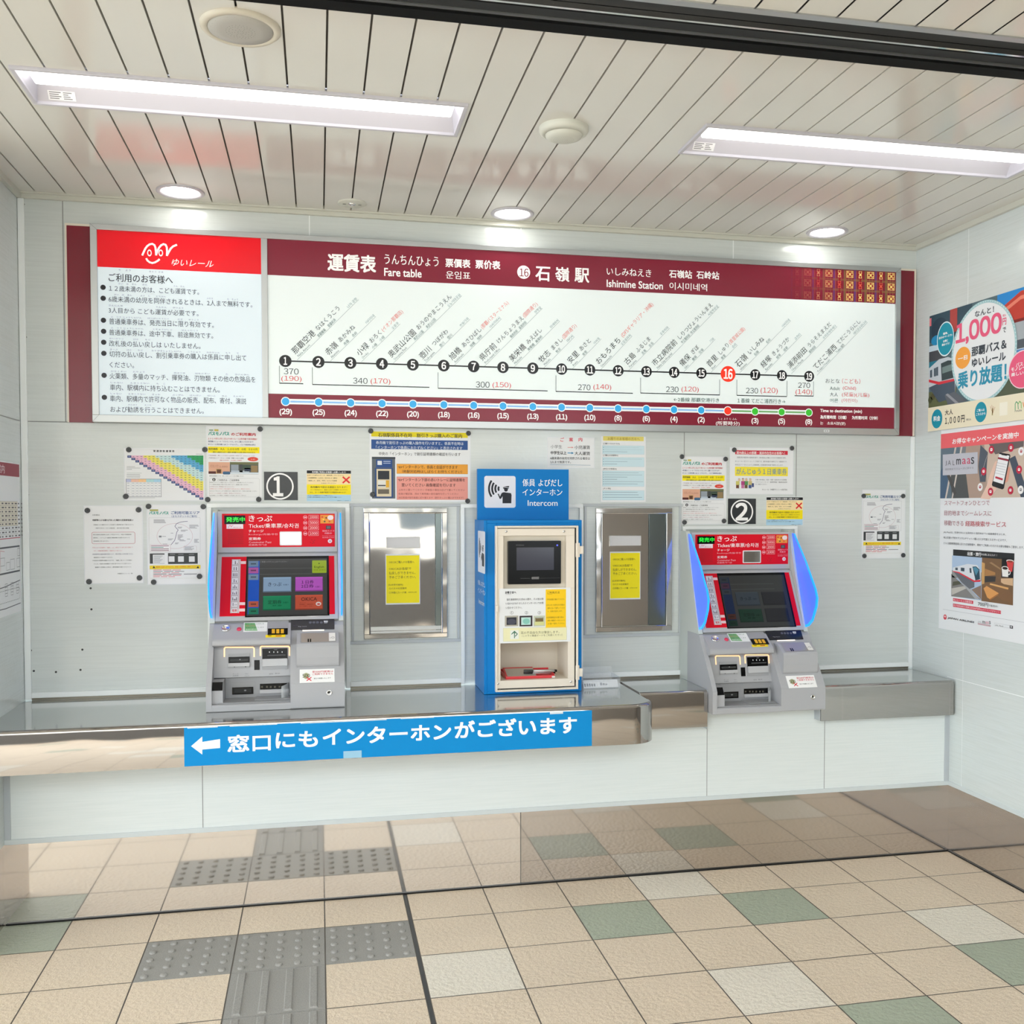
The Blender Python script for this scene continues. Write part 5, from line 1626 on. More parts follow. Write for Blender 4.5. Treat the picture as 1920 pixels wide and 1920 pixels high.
for pts, c_, l in (([(470, 660), (720, 900), (960, 1085), (470, 1030)], (134, 132, 130), 3), ([(475, 900), (700, 860), (720, 900), (480, 1010)], (196, 192, 184), 4), ([(500, 790), (600, 780), (640, 830), (490, 860)], (86, 86, 72), 4), ([(560, 720), (620, 710), (930, 1080), (860, 1070)], (172, 174, 178), 5), ([(800, 920), (960, 850), (960, 1080)], (140, 118, 104), 4),
        ([(500, 620), (590, 600), (850, 780), (850, 880), (770, 910), (640, 800), (520, 640)], (104, 108, 116), 6), ([(500, 560), (740, 500), (900, 520), (955, 640), (950, 790), (860, 790), (600, 640), (500, 620)], (222, 226, 232), 7), ([(500, 615), (600, 632), (850, 772), (950, 760), (950, 792), (850, 798), (590, 650), (500, 625)], (222, 46, 66), 8),
        ([(820, 545), (880, 540), (935, 590), (945, 750), (870, 770)], (44, 74, 90), 8), ([(830, 560), (875, 552), (925, 600), (880, 690)], (84, 144, 170), 9), ([(630, 560), (690, 566), (688, 625), (630, 615)], (60, 76, 88), 8), ([(770, 570), (800, 566), (806, 650), (778, 645)], (60, 76, 88), 8), ([(540, 560), (580, 562), (580, 605), (540, 600)], (70, 84, 96), 8)):
    S2.poly(pts, c_, l)
s3, tp1 = S2.pl.at(1480, 1160)
S2.sr(sm, tp0 - 0.002, s1 - 0.004, tk0, (124, 94, 66), 2)
for pts, c_, l in (([(970, 470), (1020, 490), (1010, 840), (965, 830)], (206, 160, 100), 3), ([(1020, 575), (1190, 640), (1190, 680), (1020, 700)], (176, 128, 78), 4), ([(1020, 700), (1200, 705), (1190, 790), (1020, 800)], (60, 58, 58), 4), ([(980, 830), (1100, 810), (1400, 900), (1480, 1010), (1470, 1150), (1300, 1090)], (130, 96, 66), 4),
        ([(1000, 900), (1050, 860), (1250, 980), (1100, 1075), (1060, 1050)], (222, 158, 92), 5), ([(1100, 1075), (1250, 985), (1240, 1010), (1100, 1100)], (170, 110, 60), 6), ([(1110, 815), (1410, 890), (1400, 920), (1100, 840)], (222, 170, 108), 5), ([(1285, 740), (1480, 735), (1480, 860), (1330, 830), (1285, 800)], (214, 178, 140), 5), ([(1090, 480), (1130, 470), (1290, 580), (1280, 600)], (160, 128, 92), 4),
        ([(1300, 400), (1500, 410), (1485, 730), (1290, 720)], (26, 26, 26), 6)):
    S2.poly(pts, c_, l)
S2.poly([(1375, 450), (1495, 455), (1468, 630), (1410, 625)], (216, 70, 70), 7); S2.ell(1375, 425, 1495, 480, (236, 232, 226), 8); S2.ell(1385, 440, 1485, 480, (150, 60, 40), 9)
S2.poly([(1300, 560), (1412, 575), (1405, 715), (1310, 705)], (238, 236, 232), 9); S2.ell(1300, 532, 1412, 610, (240, 238, 234), 10); S2.ell(1312, 546, 1400, 598, (40, 24, 18), 11)
sc_, tc_ = S2.pl.at(1418, 640); S2.ring(sc_, tc_, 0.006, 0.010, (236, 234, 230), 10, 20)
sx0, ty1 = S2.pl.at(500, 1058); sx1, _ = S2.pl.at(830, 1100); _, ty0 = S2.pl.at(500, 1108)
S2.sr(sx0, ty0, sx1, ty1, (214, 62, 84), 3); S2.txt('ゆいレール１日乗車券', 508, 1068, 812, 1102, (250, 226, 230), 4, 0.01)
sx1, _ = S2.pl.at(1282, 1270); _, ty1 = S2.pl.at(500, 1148); _, ty0 = S2.pl.at(500, 1200)
S2.sr(sx0, ty0, sx1, ty1, (214, 62, 84), 3); S2.txt('県庁前駅直結の老舗CAFE300円(税込)のドリンクがセット！', 505, 1160, 1275, 1193, (250, 226, 230), 4, 0.01)
S2.txt('700円', 908, 1118, 1075, 1186, (30, 30, 34), 4, 0.008); S2.txt('で販売中！', 1080, 1160, 1235, 1198, (60, 60, 64), 4, 0.0)
_, tl_ = S2.pl.at(338, 1242); S2.sr(PB0 + 0.03, tl_ - 0.0005, PB1 - 0.03, tl_ + 0.0005, (170, 172, 176), 3)
S2.disc(368, 1370, 0.0115, (214, 66, 80), 3); S2.ell(352, 1345, 384, 1378, (240, 200, 204), 4)
S2.txt('JAPAN AIRLINES', 412, 1366, 845, 1402, (40, 40, 46), 4, 0.03, 0.15)
S2.txt('JAL', 905, 1428, 965, 1466, (190, 190, 194), 4); S2.txt('m', 980, 1432, 1025, 1472, (90, 90, 94), 4, 0.02); S2.txt('aa', 1032, 1438, 1085, 1474, (222, 150, 170), 4, 0.02); S2.txt('S', 1090, 1434, 1115, 1482, (90, 90, 94), 4, 0.02); S2.rect(905, 1492, 1115, 1502, (200, 170, 176), 3)
S2.frame(1175, 1465, 1478, 1562, 0.0007, (170, 172, 176), 3); S2.txt('JAL MaaS', 1190, 1488, 1322, 1515, (110, 112, 116), 4); S2.rect(1428, 1505, 1480, 1562, (54, 54, 58), 4); S2.rect(1442, 1518, 1464, 1545, (220, 220, 222), 5)
o = b.build('poster'); o.location = (XR, -(PB0 + PB1) / 2, PBB)
tag(o, 'portrait poster with a pink heading and a hand-held phone, low on the right wall', 'poster')

# ================================================================== NOTICE ON THE LEFT WALL
zs = (0, 820, 3.694)
LWP = Pl((XL + 0.0012, 0, 0), (0, 1, 0), (0, 0, 1))
b = MB(); pl = LWP.z(*zs)
NS1 = 0.250; NS0 = -0.295; NT0, NT1 = 1.112, 1.672
b.pbox(pl, NS0, NT0, NS1, NT1, -0.0010, 0.0, M_PAPER)
S = Sheet(b, pl, 0.0)
_, t0 = S.pl.at(135, 276)
S.sr(NS0, t0, NS1, NT1 - 0.004, (150, 44, 66), 1)
S.stxt('駅構内のご案内', NS0 + 0.05, t0 + 0.008, NS0 + 0.36, NT1 - 0.012, (236, 214, 220), 3, 0.01)
_, ta = S.pl.at(120, 445); _, tb2 = S.pl.at(130, 610); _, tc = S.pl.at(142, 692)
S.sr(NS0 + 0.03, tb2, NS1 - 0.03, ta, (230, 224, 208), 1)
for i in range(9):
    z_ = ta - (ta - tb2) * i / 6
    if z_ < tb2 - 0.03: continue
    for j in range(14):
        S.sr(NS0 + 0.04 + 0.04 * j, z_ - 0.010, NS0 + 0.055 + 0.04 * j + 0.006 * ((i + j) % 3), z_ - 0.005, (90, 88, 92), 2)
    S.sr(NS0 + 0.03, z_ - 0.0005, NS1 - 0.03, z_ + 0.0005, (160, 156, 150), 2)
S.sr(NS0, tc - 0.0015, NS1, tc + 0.0015, (190, 60, 90), 2)
DKL = (70, 74, 84)
def L_(pts, w=0.002, c_=DKL): S.line(pts, w, c_, 2)
_, u0 = S.pl.at(138, 750); _, u1 = S.pl.at(138, 920)
S.sr(NS0 + 0.06, u0 - 0.004, NS1 - 0.012, u0 + 0.002, DKL, 2); S.sr(NS0 + 0.06, u1 - 0.004, NS1 - 0.012, u1 + 0.002, DKL, 2)
S.sr(NS1 - 0.014, u1, NS1 - 0.012, u0, DKL, 2)
for fx, fy, fw, fh in ((0.10, 0.1, 0.05, 0.4), (0.16, 0.1, 0.04, 0.3), (0.03, 0.15, 0.04, 0.35), (0.22, 0.3, 0.05, 0.3), (0.03, 0.6, 0.03, 0.3)):
    x1 = NS1 - fx + 0.02; x0 = x1 - fw; y0 = u1 + (u0 - u1) * fy; y1 = y0 + (u0 - u1) * fh
    S.sline([(x0, y0), (x1, y0), (x1, y1), (x0, y1), (x0, y0)], 0.0012, DKL, 2)
S.sline([(NS1 - 0.25, u1 + 0.01), (NS1 - 0.25, u0 - 0.01), (NS1 - 0.20, u0 - 0.015)], 0.0015, (206, 90, 110), 3)
_, v0 = S.pl.at(138, 988); _, v1 = S.pl.at(138, 1148)
S.sline([(NS0 + 0.03, v0 - 0.02), (NS1 - 0.2, v0 - 0.012), (NS1 - 0.012, v0)], 0.003, DKL, 2); S.sline([(NS0 + 0.03, v1 + 0.004), (NS1 - 0.2, v1 - 0.004), (NS1 - 0.010, v1)], 0.003, DKL, 2)
q = rr(NS0 + 0.05, v1 + 0.018, NS1 - 0.014, v0 - 0.026, 0.02)
for i in range(len(q)):
    a_, c_ = Vector(q[i]), Vector(q[(i + 1) % len(q)]); n_ = max(1, int((c_ - a_).length / 0.02))
    for k_ in range(n_):
        S.sline([tuple(a_.lerp(c_, k_ / n_)), tuple(a_.lerp(c_, (k_ + 0.65) / n_))], 0.0014, DKL, 3)
for x_ in (0.06, 0.13, 0.20, 0.33, 0.40):
    S.sline([(NS1 - x_, v1 + 0.04), (NS1 - x_ + 0.028, v1 + 0.04), (NS1 - x_ + 0.028, v1 + 0.085), (NS1 - x_, v1 + 0.085), (NS1 - x_, v1 + 0.04)], 0.0012, DKL, 3)
    for k_ in range(3): S.sr(NS1 - x_, v1 + 0.05 + 0.011 * k_, NS1 - x_ + 0.028, v1 + 0.0515 + 0.011 * k_, DKL, 3)
o = b.build('poster'); o.location = (XL, (NS0 + NS1) / 2, NT0)
tag(o, 'station plan notice with a maroon heading on the left wall, mostly cut off', 'poster')

# ================================================================== STAINLESS HATCHES
def hatch(x0, x1, z0, z1, ix0, ix1, iz0, iz1, label, slot, cut_x, rail):
    root = empty('service_hatch', ((x0 + x1) / 2, YW, z0), label, 'hatch', 'stainless service hatches')
    f = YW - 0.012
    b = MB()
    for a in ((x0, z1 - (z1 - iz1), x1, z1), (x0, z0, x1, iz0), (x0, iz0, ix0, iz1), (ix1, iz0, x1, iz1)):
        b.box(a[0], f, a[1], a[2], YW - 0.0005, a[3], M_HATCHF)
    for a in ((ix0, iz0, ix0 + 0.0035, iz1), (ix1 - 0.0035, iz0, ix1, iz1), (ix0, iz1 - 0.0035, ix1, iz1), (ix0, iz0, ix1, iz0 + 0.0035)):
        b.box(a[0], f - 0.005, a[1], a[2], f - 0.0002, a[3], M_CHROME)
    b.build('frame', root, bevel=0.002)
    b = MB()
    b.box(ix0 + 0.0035, YW - 0.0065, iz0 + 0.0035, cut_x - 0.001, YW - 0.0008, iz1 - 0.0035, M_HATCH)
    b.build('door_panel', root, bevel=0.0008)
    b = MB()
    b.box(cut_x + 0.001, YW - 0.0090, iz0 + 0.0035, ix1 - 0.0035, YW - 0.0008, iz1 - 0.0035, pm('hatch_channel', (120, 130, 130), 0.18, metal=0.9))
    b.build('side_channel', root, bevel=0.001)
    if rail:
        b = MB()
        b.box(ix0 + 0.004, YW - 0.011, iz0 + 0.004, ix1 - 0.004, YW - 0.0068, iz0 + 0.0125, M_ALU)
        b.box(ix0 + 0.004, YW - 0.011, iz0 + 0.0145, ix1 - 0.004, YW - 0.0068, iz0 + 0.031, M_ALU)
        b.build('bottom_rail', root, bevel=0.0008)
    sx0, sz0, sx1, sz1 = slot
    b = MB()
    for a in ((sx0, sz0, sx1, sz0 + 0.002), (sx0, sz1 - 0.002, sx1, sz1), (sx0, sz0 + 0.002, sx0 + 0.002, sz1 - 0.002), (sx1 - 0.002, sz0 + 0.002, sx1, sz1 - 0.002)):
        b.box(a[0], YW - 0.010, a[1], a[2], YW - 0.0066, a[3], M_HATCHF)
    b.box(sx0 + 0.002, YW - 0.0078, sz0 + 0.002, sx1 - 0.002, YW - 0.0067, sz1 - 0.002, pm('frosted_plate', (214, 214, 214), 0.35))
    b.build('speech_plate', root)
    return root


hp = wall(YW - 0.0066)
def sb(zm, *a): return hp.z(*zm).box(*a)
hatch(0.846, 1.190, 0.965, 1.504, 0.8685, 1.1685, 0.983, 1.4845, 'stainless service hatch to the left of the blue intercom, brightly mirrored at the top', sb(zi, 290, 990, 585, 1087), hp.z(*zi).at(714, 1000)[0], True)
hatch(1.832, 2.177, 0.968, 1.503, 1.8555, 2.1515, 0.989, 1.482, 'stainless service hatch to the right of the blue intercom', sb(zk, 620, 955, 902, 1048), hp.z(*zk).at(966, 1000)[0], False)
YH = YW - 0.0069
for zm, bx, off, lab in ((zi, (286, 1138, 584, 1566), (0, 0), 'yellow typed notice taped to the left steel hatch'), (zk, (624, 1098, 893, 1515), None, 'yellow typed notice taped to the right steel hatch')):
    b = MB(); pl = wall(YH).z(*zm)
    s0, t0, s1, t1 = pl.box(*bx)
    b.pbox(pl, s0, t0, s1, t1, -0.0002, 0.0003, M_FILM)
    S = Sheet(b, pl, 0.0003)
    m_ = 0.003
    S.sr(s0 + m_, t0 + 2 * m_, s1 - m_, t1 - 2 * m_, (246, 230, 8), 1)
    W_, H_ = s1 - s0, t1 - t0
    for t, fx0, fx1, fy0, fy1 in (('OKICAご購入のお客様へ', .10, .83, .135, .185), ('OKICAは各駅で', .10, .74, .265, .318), ('払戻しができません。', .10, .87, .345, .405), ('予めご了承ください。', .10, .88, .43, .485), ('[払戻受付箇所]', .08, .50, .59, .63), ('○バス４社営業所', .10, .61, .66, .70), ('○沖縄ICカード㈱', .10, .60, .74, .785), ('※定休日土日祝', .65, .90, .748, .772)):
        S.stxt(t, s0 + fx0 * W_, t1 - fy1 * H_, s0 + fx1 * W_, t1 - fy0 * H_, (84, 80, 30), 3, 0.004, 0, 1)
    o = b.build('notice_sheet'); o.location = ((s0 + s1) / 2, YH, t0)
    tag(o, lab, 'notice', 'yellow hatch notices')

# ================================================================== BLUE BANNER ON THE COUNTER FRONT
YBN = -0.2806
b = MB(); pl = wall(YBN).z(0, 1220, 3.0)
s0, s1, t0, t1 = 0.209, 1.661, 0.614, 0.748
b.pbox(pl, s0, t0, s1, t1, -0.0006, 0.0003, M_BANNER)
S = Sheet(b, pl, 0.0003)
S.poly([(1075, 537), (1138, 483), (1138, 513), (1238, 497), (1238, 547), (1138, 556), (1138, 584)], WHT, 2)
S.txt('窓口', 1282, 478, 1520, 570, WHT, 2, 0.028)
S.txt('にも', 1553, 462, 1785, 548, WHT, 2, 0.03)
S2 = Sheet(b, wall(YBN).z(600, 1180, 3.0), 0.0003)
S2.txt('インターホン', 18, 562, 735, 650, WHT, 2, 0.03)
S2.txt('がございます', 760, 518, 1442, 612, WHT, 2, 0.03)
for x, w_, h_ in ((0.22, 0.10, 0.003), (0.36, 0.16, 0.0025), (0.60, 0.3, 0.003), (0.95, 0.12, 0.002), (1.50, 0.05, 0.008)):       # chipped upper edge
    S.sr(x, t1 - h_, x + w_, t1, (214, 224, 230), 1)
o = b.build('banner'); o.location = ((s0 + s1) / 2, YBN, t0)
tag(o, 'long blue film banner with a white arrow and lettering along the counter front', 'banner')
b = MB()
pl = wall(YBN - 0.0012)
s, t = pl.at(661, 1414)
b.pbox(pl, s - 0.032, 0.6145, s + 0.032, 0.640, 0.0, 0.0003, pm('clear_tape', (150, 196, 222), 0.15))
o = b.build('tape_strip'); o.location = (s, YBN, 0.6145)
tag(o, 'short piece of clear tape on the lower edge of the blue banner', 'tape')

# ================================================================== INTERCOM CABINET
IX0, IX1, IY0, IY1, IZ0, IZ1 = 1.306, 1.706, 0.042, 0.282, ZC + 0.001, 1.455
zj = (870, 870, 4.268)
ic = empty('intercom_cabinet', ((IX0 + IX1) / 2, IY0, IZ0), 'blue intercom cabinet with a cream front and a call sign on top, between the hatches', 'intercom')
IP = wall(IY0, zj)
ds0, dt0, ds1, dt1 = IP.box(245, 495, 905, 1795)       # cream surround
bx0, bz0, bx1, bz1 = IP.box(262, 512, 890, 1780)       # opening in the cabinet front
b = MB()
th = 0.012
b.box(IX0, IY0, IZ0, IX0 + th, IY1, IZ1, M_BLUE); b.box(IX1 - th, IY0, IZ0, IX1, IY1, IZ1, M_BLUE)
b.box(IX0 + th, IY0, IZ1 - th, IX1 - th, IY1, IZ1, M_BLUE); b.box(IX0 + th, IY0, IZ0, IX1 - th, IY1, IZ0 + th, M_BLUE)
b.box(IX0 + th, IY1 - 0.01, IZ0 + th, IX1 - th, IY1, IZ1 - th, M_BLUE)
for a in ((IX0 + th, IZ0 + th, bx0, IZ1 - th), (bx1, IZ0 + th, IX1 - th, IZ1 - th), (bx0, bz1, bx1, IZ1 - th), (bx0, IZ0 + th, bx1, bz0)):
    b.box(a[0], IY0, a[1], a[2], IY0 + 0.01, a[3], M_BLUE)
b.build('housing', ic, bevel=0.0015)
# pictogram helper
def picto(S, s0, t0, s1, t1, l):
    w = s1 - s0; h = t1 - t0
    f = lambda x, y: (s0 + x * w, t0 + y * h)
    dk = (30, 34, 46)
    c = f(0.58, 0.60)
    for r0, r1, a in ((0.10, 0.16, 30), (0.20, 0.26, 32), (0.30, 0.36, 34), (0.40, 0.46, 36)):
        n = 14
        for i in range(n):
            p = math.radians(180 - a + 2 * a * i / n); q = math.radians(180 - a + 2 * a * (i + 1) / n)
            S.spoly([(c[0] + r * w * math.cos(z), c[1] + r * h * math.sin(z)) for r, z in ((r0, p), (r1, p), (r1, q), (r0, q))], dk, l)
    S.spoly([f(0.58, 0.14), f(0.86, 0.14), f(0.87, 0.40), f(0.85, 0.46), f(0.62, 0.49), f(0.56, 0.47), f(0.53, 0.42), f(0.50, 0.35), f(0.46, 0.44), f(0.42, 0.44), f(0.49, 0.28), f(0.53, 0.28), f(0.58, 0.36)], dk, l)
    cc = f(0.69, 0.575); S.sdisc(cc[0], cc[1], 0.062 * w, 0.066 * h, dk, l, 20)
    S.spoly([f(0.60, 0.60), f(0.78, 0.60), f(0.79, 0.69), f(0.60, 0.66)], dk, l)
    S.spoly([f(0.59, 0.645), f(0.79, 0.62), f(0.79, 0.635), f(0.59, 0.66)], (230, 232, 240), l + 1)

WPI = (232, 234, 244)
b = MB()                                                # side lettering
sp = Pl((IX0, 0, 0), (0, -1, 0), (0, 0, 1), zj)
S = Sheet(b, sp, 0.0002)
s0, t0, s1, t1 = sp.box(112, 525, 170, 890)
S.spoly(rr(s0, t0 + 0.004, s1, t1 - 0.004, 0.008), WPI, 1)
picto(S, s0, t0 + 0.01, s1, t1 - 0.01, 2)
b.build('side_pictogram', ic)
b = MB(); S = Sheet(b, sp, 0.0002)
tz = t0 - 0.03
S.stxt('係員 よびだし', s0, tz - 0.020, s1, tz, WHT, 2, 0.01)
S.stxt('インターホン', s0, tz - 0.052, s1, tz - 0.030, WHT, 2, 0.01)
b.build('side_lettering', ic)
b = MB(); S = Sheet(b, sp, 0.0002)
S.stxt('Intercom', s0 + 0.02, tz - 0.095, s1 - 0.02, tz - 0.076, WHT, 2, 0.01)
b.build('side_lettering', ic)
# sign on top
YSG = 0.205
b = MB(); pl = wall(YSG, zj)
s0, t0, s1, t1 = IX0, IZ1, pl.at(838, 45)[0], pl.at(108, 38)[1]
b.pbox(pl, s0, t0 - 0.0, s1, t1, -0.02, 0.0, M_BLUE)
S = Sheet(b, pl, 0.0001)
S.rrect(162, 95, 413, 350, 0.009, WPI, 1)
picto(S, *pl.box(162, 95, 413, 350), 2)
S.txt('係員', 468, 120, 568, 178, WHT, 2, 0.012); S.txt('よびだし', 596, 122, 786, 178, WHT, 2, 0.012); S.txt('インターホン', 468, 199, 786, 252, WHT, 2, 0.012); S.txt('Intercom', 510, 290, 748, 335, WHT, 2, 0.012)
b.build('call_sign', ic, label='blue sign panel with a white pictogram')
# cream surround standing proud, and the inner front plate with its openings
b = MB()
f0, f1 = IY0 - 0.020, IY0 + 0.004
ins = 0.008
for a in ((ds0, dt0, ds0 + ins, dt1), (ds1 - ins, dt0, ds1, dt1), (ds0 + ins, dt1 - ins, ds1 - ins, dt1), (ds0 + ins, dt0, ds1 - ins, dt0 + ins)):
    b.box(a[0], f0, a[1], a[2], f1, a[3], M_CREAM)
b.build('door_frame', ic, bevel=0.002)
PF = wall(IY0 - 0.014, zj)
def R4(*a): return PF.box(*a)
px0, pz0, px1, pz1 = R4(252, 517, 884, 1776)
mx0, mz0, mx1, mz1 = R4(315, 575, 817, 992)
cx0, cz0, cx1, cz1 = R4(292, 1425, 832, 1716)
b = MB()
def pp(x0, z0, x1, z1): b.box(x0, IY0 - 0.014, z0, x1, IY0 - 0.002, z1, M_CREAM)
pp(px0, mz1, px1, pz1); pp(px0, mz0, mx0, mz1); pp(mx1, mz0, px1, mz1); pp(px0, cz1, px1, mz0); pp(px0, cz0, cx0, cz1); pp(cx1, cz0, px1, cz1); pp(px0, pz0, px1, cz0)
b.build('front_plate', ic, bevel=0.001)
b = MB()
b.box(px1 + 0.0004, IY0 - 0.012, dt0 + 0.03, ds1 - ins - 0.0004, IY0 + 0.003, dt1 - ins - 0.001, M_BLACK)
b.box(px0 + 0.02, IY0 - 0.012, dt0 + ins + 0.0002, px1 - 0.05, IY0 + 0.003, pz0 - 0.0002, M_BLACK)
b.box(px0 + 0.01, IY0 - 0.010, pz1 + 0.0002, px1 - 0.01, IY0 + 0.003, dt1 - ins - 0.0002, M_DARK)
b.build('door_gap', ic)
b = MB()                                                # recessed plate behind the monitor
b.box(mx0, IY0 + 0.006, mz0, mx1, IY0 + 0.010, mz1, M_CREAMIN)
for a in ((mx0 - 0.001, mz0, mx0, mz1), (mx1, mz0, mx1 + 0.001, mz1), (mx0, mz1, mx1, mz1 + 0.001), (mx0, mz0 - 0.001, mx1, mz0)):
    b.box(a[0], IY0 - 0.002, a[1], a[2], IY0 + 0.010, a[3], M_CREAMIN)
b.build('monitor_recess', ic)
b = MB()                                                # open compartment
dp = IY0 + 0.17
b.box(cx0 - 0.002, dp, cz0 - 0.002, cx1 + 0.002, dp + 0.004, cz1 + 0.002, M_CREAMIN)
b.box(cx0 - 0.004, IY0 - 0.002, cz0 - 0.004, cx0, dp, cz1 + 0.004, M_CREAMIN); b.box(cx1, IY0 - 0.002, cz0 - 0.004, cx1 + 0.004, dp, cz1 + 0.004, M_CREAMIN)
b.box(cx0, IY0 - 0.002, cz0 - 0.004, cx1, dp, cz0, M_CREAMIN); b.box(cx0, IY0 - 0.002, cz1, cx1, dp, cz1 + 0.004, M_CREAMIN)
b.build('compartment', ic, label='open cream compartment')
for q in ((337, 540), (800, 540), (271, 1757), (855, 1741)):
    s, t = PF.at(*q); b = MB()
    b.lathe(Pl((0, IY0 - 0.014, 0), (1, 0, 0), (0, 0, 1)), (s, t), [(0.0052, 0.0001), (0.005, 0.0018), (0.0035, 0.0028), (0.0005, 0.003)], M_CHROME, 16)
    S = Sheet(b, Pl((0, IY0 - 0.0172, 0), (1, 0, 0), (0, 0, 1)), 0.0)
    S.sr(s - 0.003, t - 0.0006, s + 0.003, t + 0.0006, (60, 60, 60), 0)
    b.build('screw', ic)
for q in ((893, 632, 958, 745), (893, 1612, 951, 1725)):
    s0, t0, s1, t1 = PF.box(*q); b = MB()
    b.box(s0, IY0 - 0.018, t0, s0 + (s1 - s0) * 0.5, IY0 - 0.0005, t1, M_CREAM)
    b.box(s0 + (s1 - s0) * 0.5, IY0 - 0.016, t0 + (t1 - t0) * 0.22, s1 - 0.001, IY0 - 0.0005, t1 - (t1 - t0) * 0.22, M_CREAM)
    b.build('hinge', ic, bevel=0.0015)
s0, t0, s1, t1 = PF.box(247, 1128, 270, 1188); b = MB()
b.box(s0, IY0 - 0.030, t0, s1, IY0 - 0.0145, t1, M_CREAM); b.build('latch', ic, bevel=0.003)
# monitor
MP = wall(IY0 - 0.012, zj)
mo = empty('monitor', (0, 0, 0)); mo.parent = ic
b = MB(); s0, t0, s1, t1 = MP.box(352, 617, 776, 957)
q = rr(s0, t0, s1, t1, 0.004)
b.prism(MP, q, -0.018, 0.0, M_BLK)
S = Sheet(b, MP, 0.0001); S.line([(452, 915), (530, 915)], 0.0006, (120, 122, 126), 1); S.line([(605, 914), (765, 912)], 0.0006, (90, 92, 96), 1); S.rect(415, 646, 480, 652, (70, 72, 76), 1)
b.build('casing', mo, bevel=0.0015)
b = MB(); S = Sheet(b, MP, 0.0006); S.rect(420, 669, 719, 847, scr((74, 74, 86), 0.55), 1); b.build('screen', mo, label='dark grey display')
b = MB(); S = Sheet(b, MP, 0.0006); S.disc(746, 650, 0.0032, scr((80, 90, 255), 1.6), 1); b.build('indicator_light', mo, label='tiny blue light')
b = MB(); s0, t0, s1, t1 = MP.box(540, 903, 599, 921); b.pbox(MP, s0, t0, s1, t1, 0.0, 0.003, M_CHROME); b.build('call_button', mo, bevel=0.001, label='chrome bar button')
# instruction sheet on the front plate
NP = wall(IY0 - 0.0145, zj)
b = MB(); s0, t0, s1, t1 = NP.box(283, 998, 853, 1420)
b.pbox(NP, s0, t0, s1, t1, -0.0005, 0.0012, M_PAPER)
S = Sheet(b, NP, 0.0012)
S.txt('お客さまへ', 330, 1018, 416, 1038, K, 3, 0.03); S.line([(332, 1044), (378, 1044)], 0.0006, K, 3)
for t, x, y, x1 in (('割引乗車券をお求めの際や、その他お問', 342, 1076, 634), ('い合わせがありましたらインターホンでお問', 333, 1108, 634), ('い合わせください。', 333, 1142, 464)):
    S.txt(t, x, y, x1, y + 18, (70, 72, 78), 3, 0.006, 0, 1)
for t, x in (('①', 369), ('②', 486), ('③', 590)): S.txt(t, x, 1178, x + 25, 1202, (60, 62, 66), 3)
for x0, x1, c1, c2 in ((326, 434, (176, 172, 160), (44, 46, 56)), (443, 547, (58, 46, 50), (190, 222, 216)), (556, 648, (196, 202, 182), (120, 104, 66))):
    S.rect(x0, 1215, x1, 1297, c1, 2); S.rect(x0 + 14, 1228, x1 - 14, 1286, c2, 3)
S.ell(470, 1236, 525, 1280, (140, 204, 190), 4); S.rect(565, 1262, 640, 1288, (214, 216, 150), 4); S.rect(575, 1225, 630, 1233, (170, 176, 166), 4); S.ell(345, 1240, 415, 1284, (70, 72, 88), 4)
S.rect(653, 1004, 815, 1307, (252, 206, 10), 2.4)
S.txt('ご利用方法', 666, 1020, 764, 1038, (84, 62, 10), 3, 0.01); S.line([(666, 1043), (706, 1043)], 0.0006, (84, 62, 10), 3)
for t, x, y, x1 in (('①呼出画面に触れてください。', 660, 1077, 808), ('②モニターを見ながら係員の', 658, 1122, 806), ('案内に沿って操作してくださ', 668, 1147, 804), ('い。係員が応対します。', 668, 1172, 788), ('③証明書確認が必要な際は、', 658, 1222, 800), ('緑色の筆談ボードをトレイの', 668, 1246, 806), ('上に置いて提示してください。', 668, 1271, 806)):
    S.txt(t, x, y, x1, y + 14, (110, 84, 14), 3, 0.004, 0, 1)
S.rect(314, 1314, 820, 1406, (238, 234, 190), 2); S.frame(314, 1314, 820, 1406, 0.0006, (190, 190, 150), 3)
S.rect(369, 1330, 437, 1400, (234, 238, 230), 3)
S.line([(403, 1392), (403, 1345)], 0.0030, (20, 110, 80), 5); S.line([(380, 1362), (403, 1338), (426, 1360), (410, 1378)], 0.0030, (20, 110, 80), 4); S.line([(385, 1352), (403, 1352), (420, 1352)], 0.002, (20, 110, 80), 4)
S.txt('耳の不自由な方は筆談します。', 454, 1340, 762, 1362, (104, 100, 60), 3, 0.004); S.txt('（この下の筆談ボードをご利用ください）', 462, 1366, 786, 1384, (104, 100, 60), 3, 0.0, 0, 1)
b.build('instruction_sheet', ic, label='white and yellow instruction sheet')

# ---- red tray, writing pad and pens resting in the compartment
zf_ = cz0
M_REDP = pm('red_plastic', (224, 62, 70), 0.3)
tx0 = wall(IY0 + 0.02, zj).at(332, 1690)[0]; tx1 = wall(IY0 + 0.02, zj).at(722, 1690)[0]
root = empty('tray', ((tx0 + tx1) / 2, IY0 + 0.02, zf_), 'flat red tray lying in the intercom compartment', 'tray')
b = MB()
y0, y1 = IY0 + 0.012, IY0 + 0.13
b.box(tx0, y0, zf_ + 0.0002, tx1, y1, zf_ + 0.003, M_REDP)
for a in ((tx0, y0, tx1, y0 + 0.003, 0.011), (tx0, y1 - 0.003, tx1, y1, 0.024), (tx0, y0 + 0.003, tx0 + 0.003, y1 - 0.003, 0.018), (tx1 - 0.003, y0 + 0.003, tx1, y1 - 0.003, 0.018)):
    b.box(a[0], a[1], zf_ + 0.003, a[2], a[3], zf_ + a[4], M_REDP)
b.build('body', root, bevel=0.001)
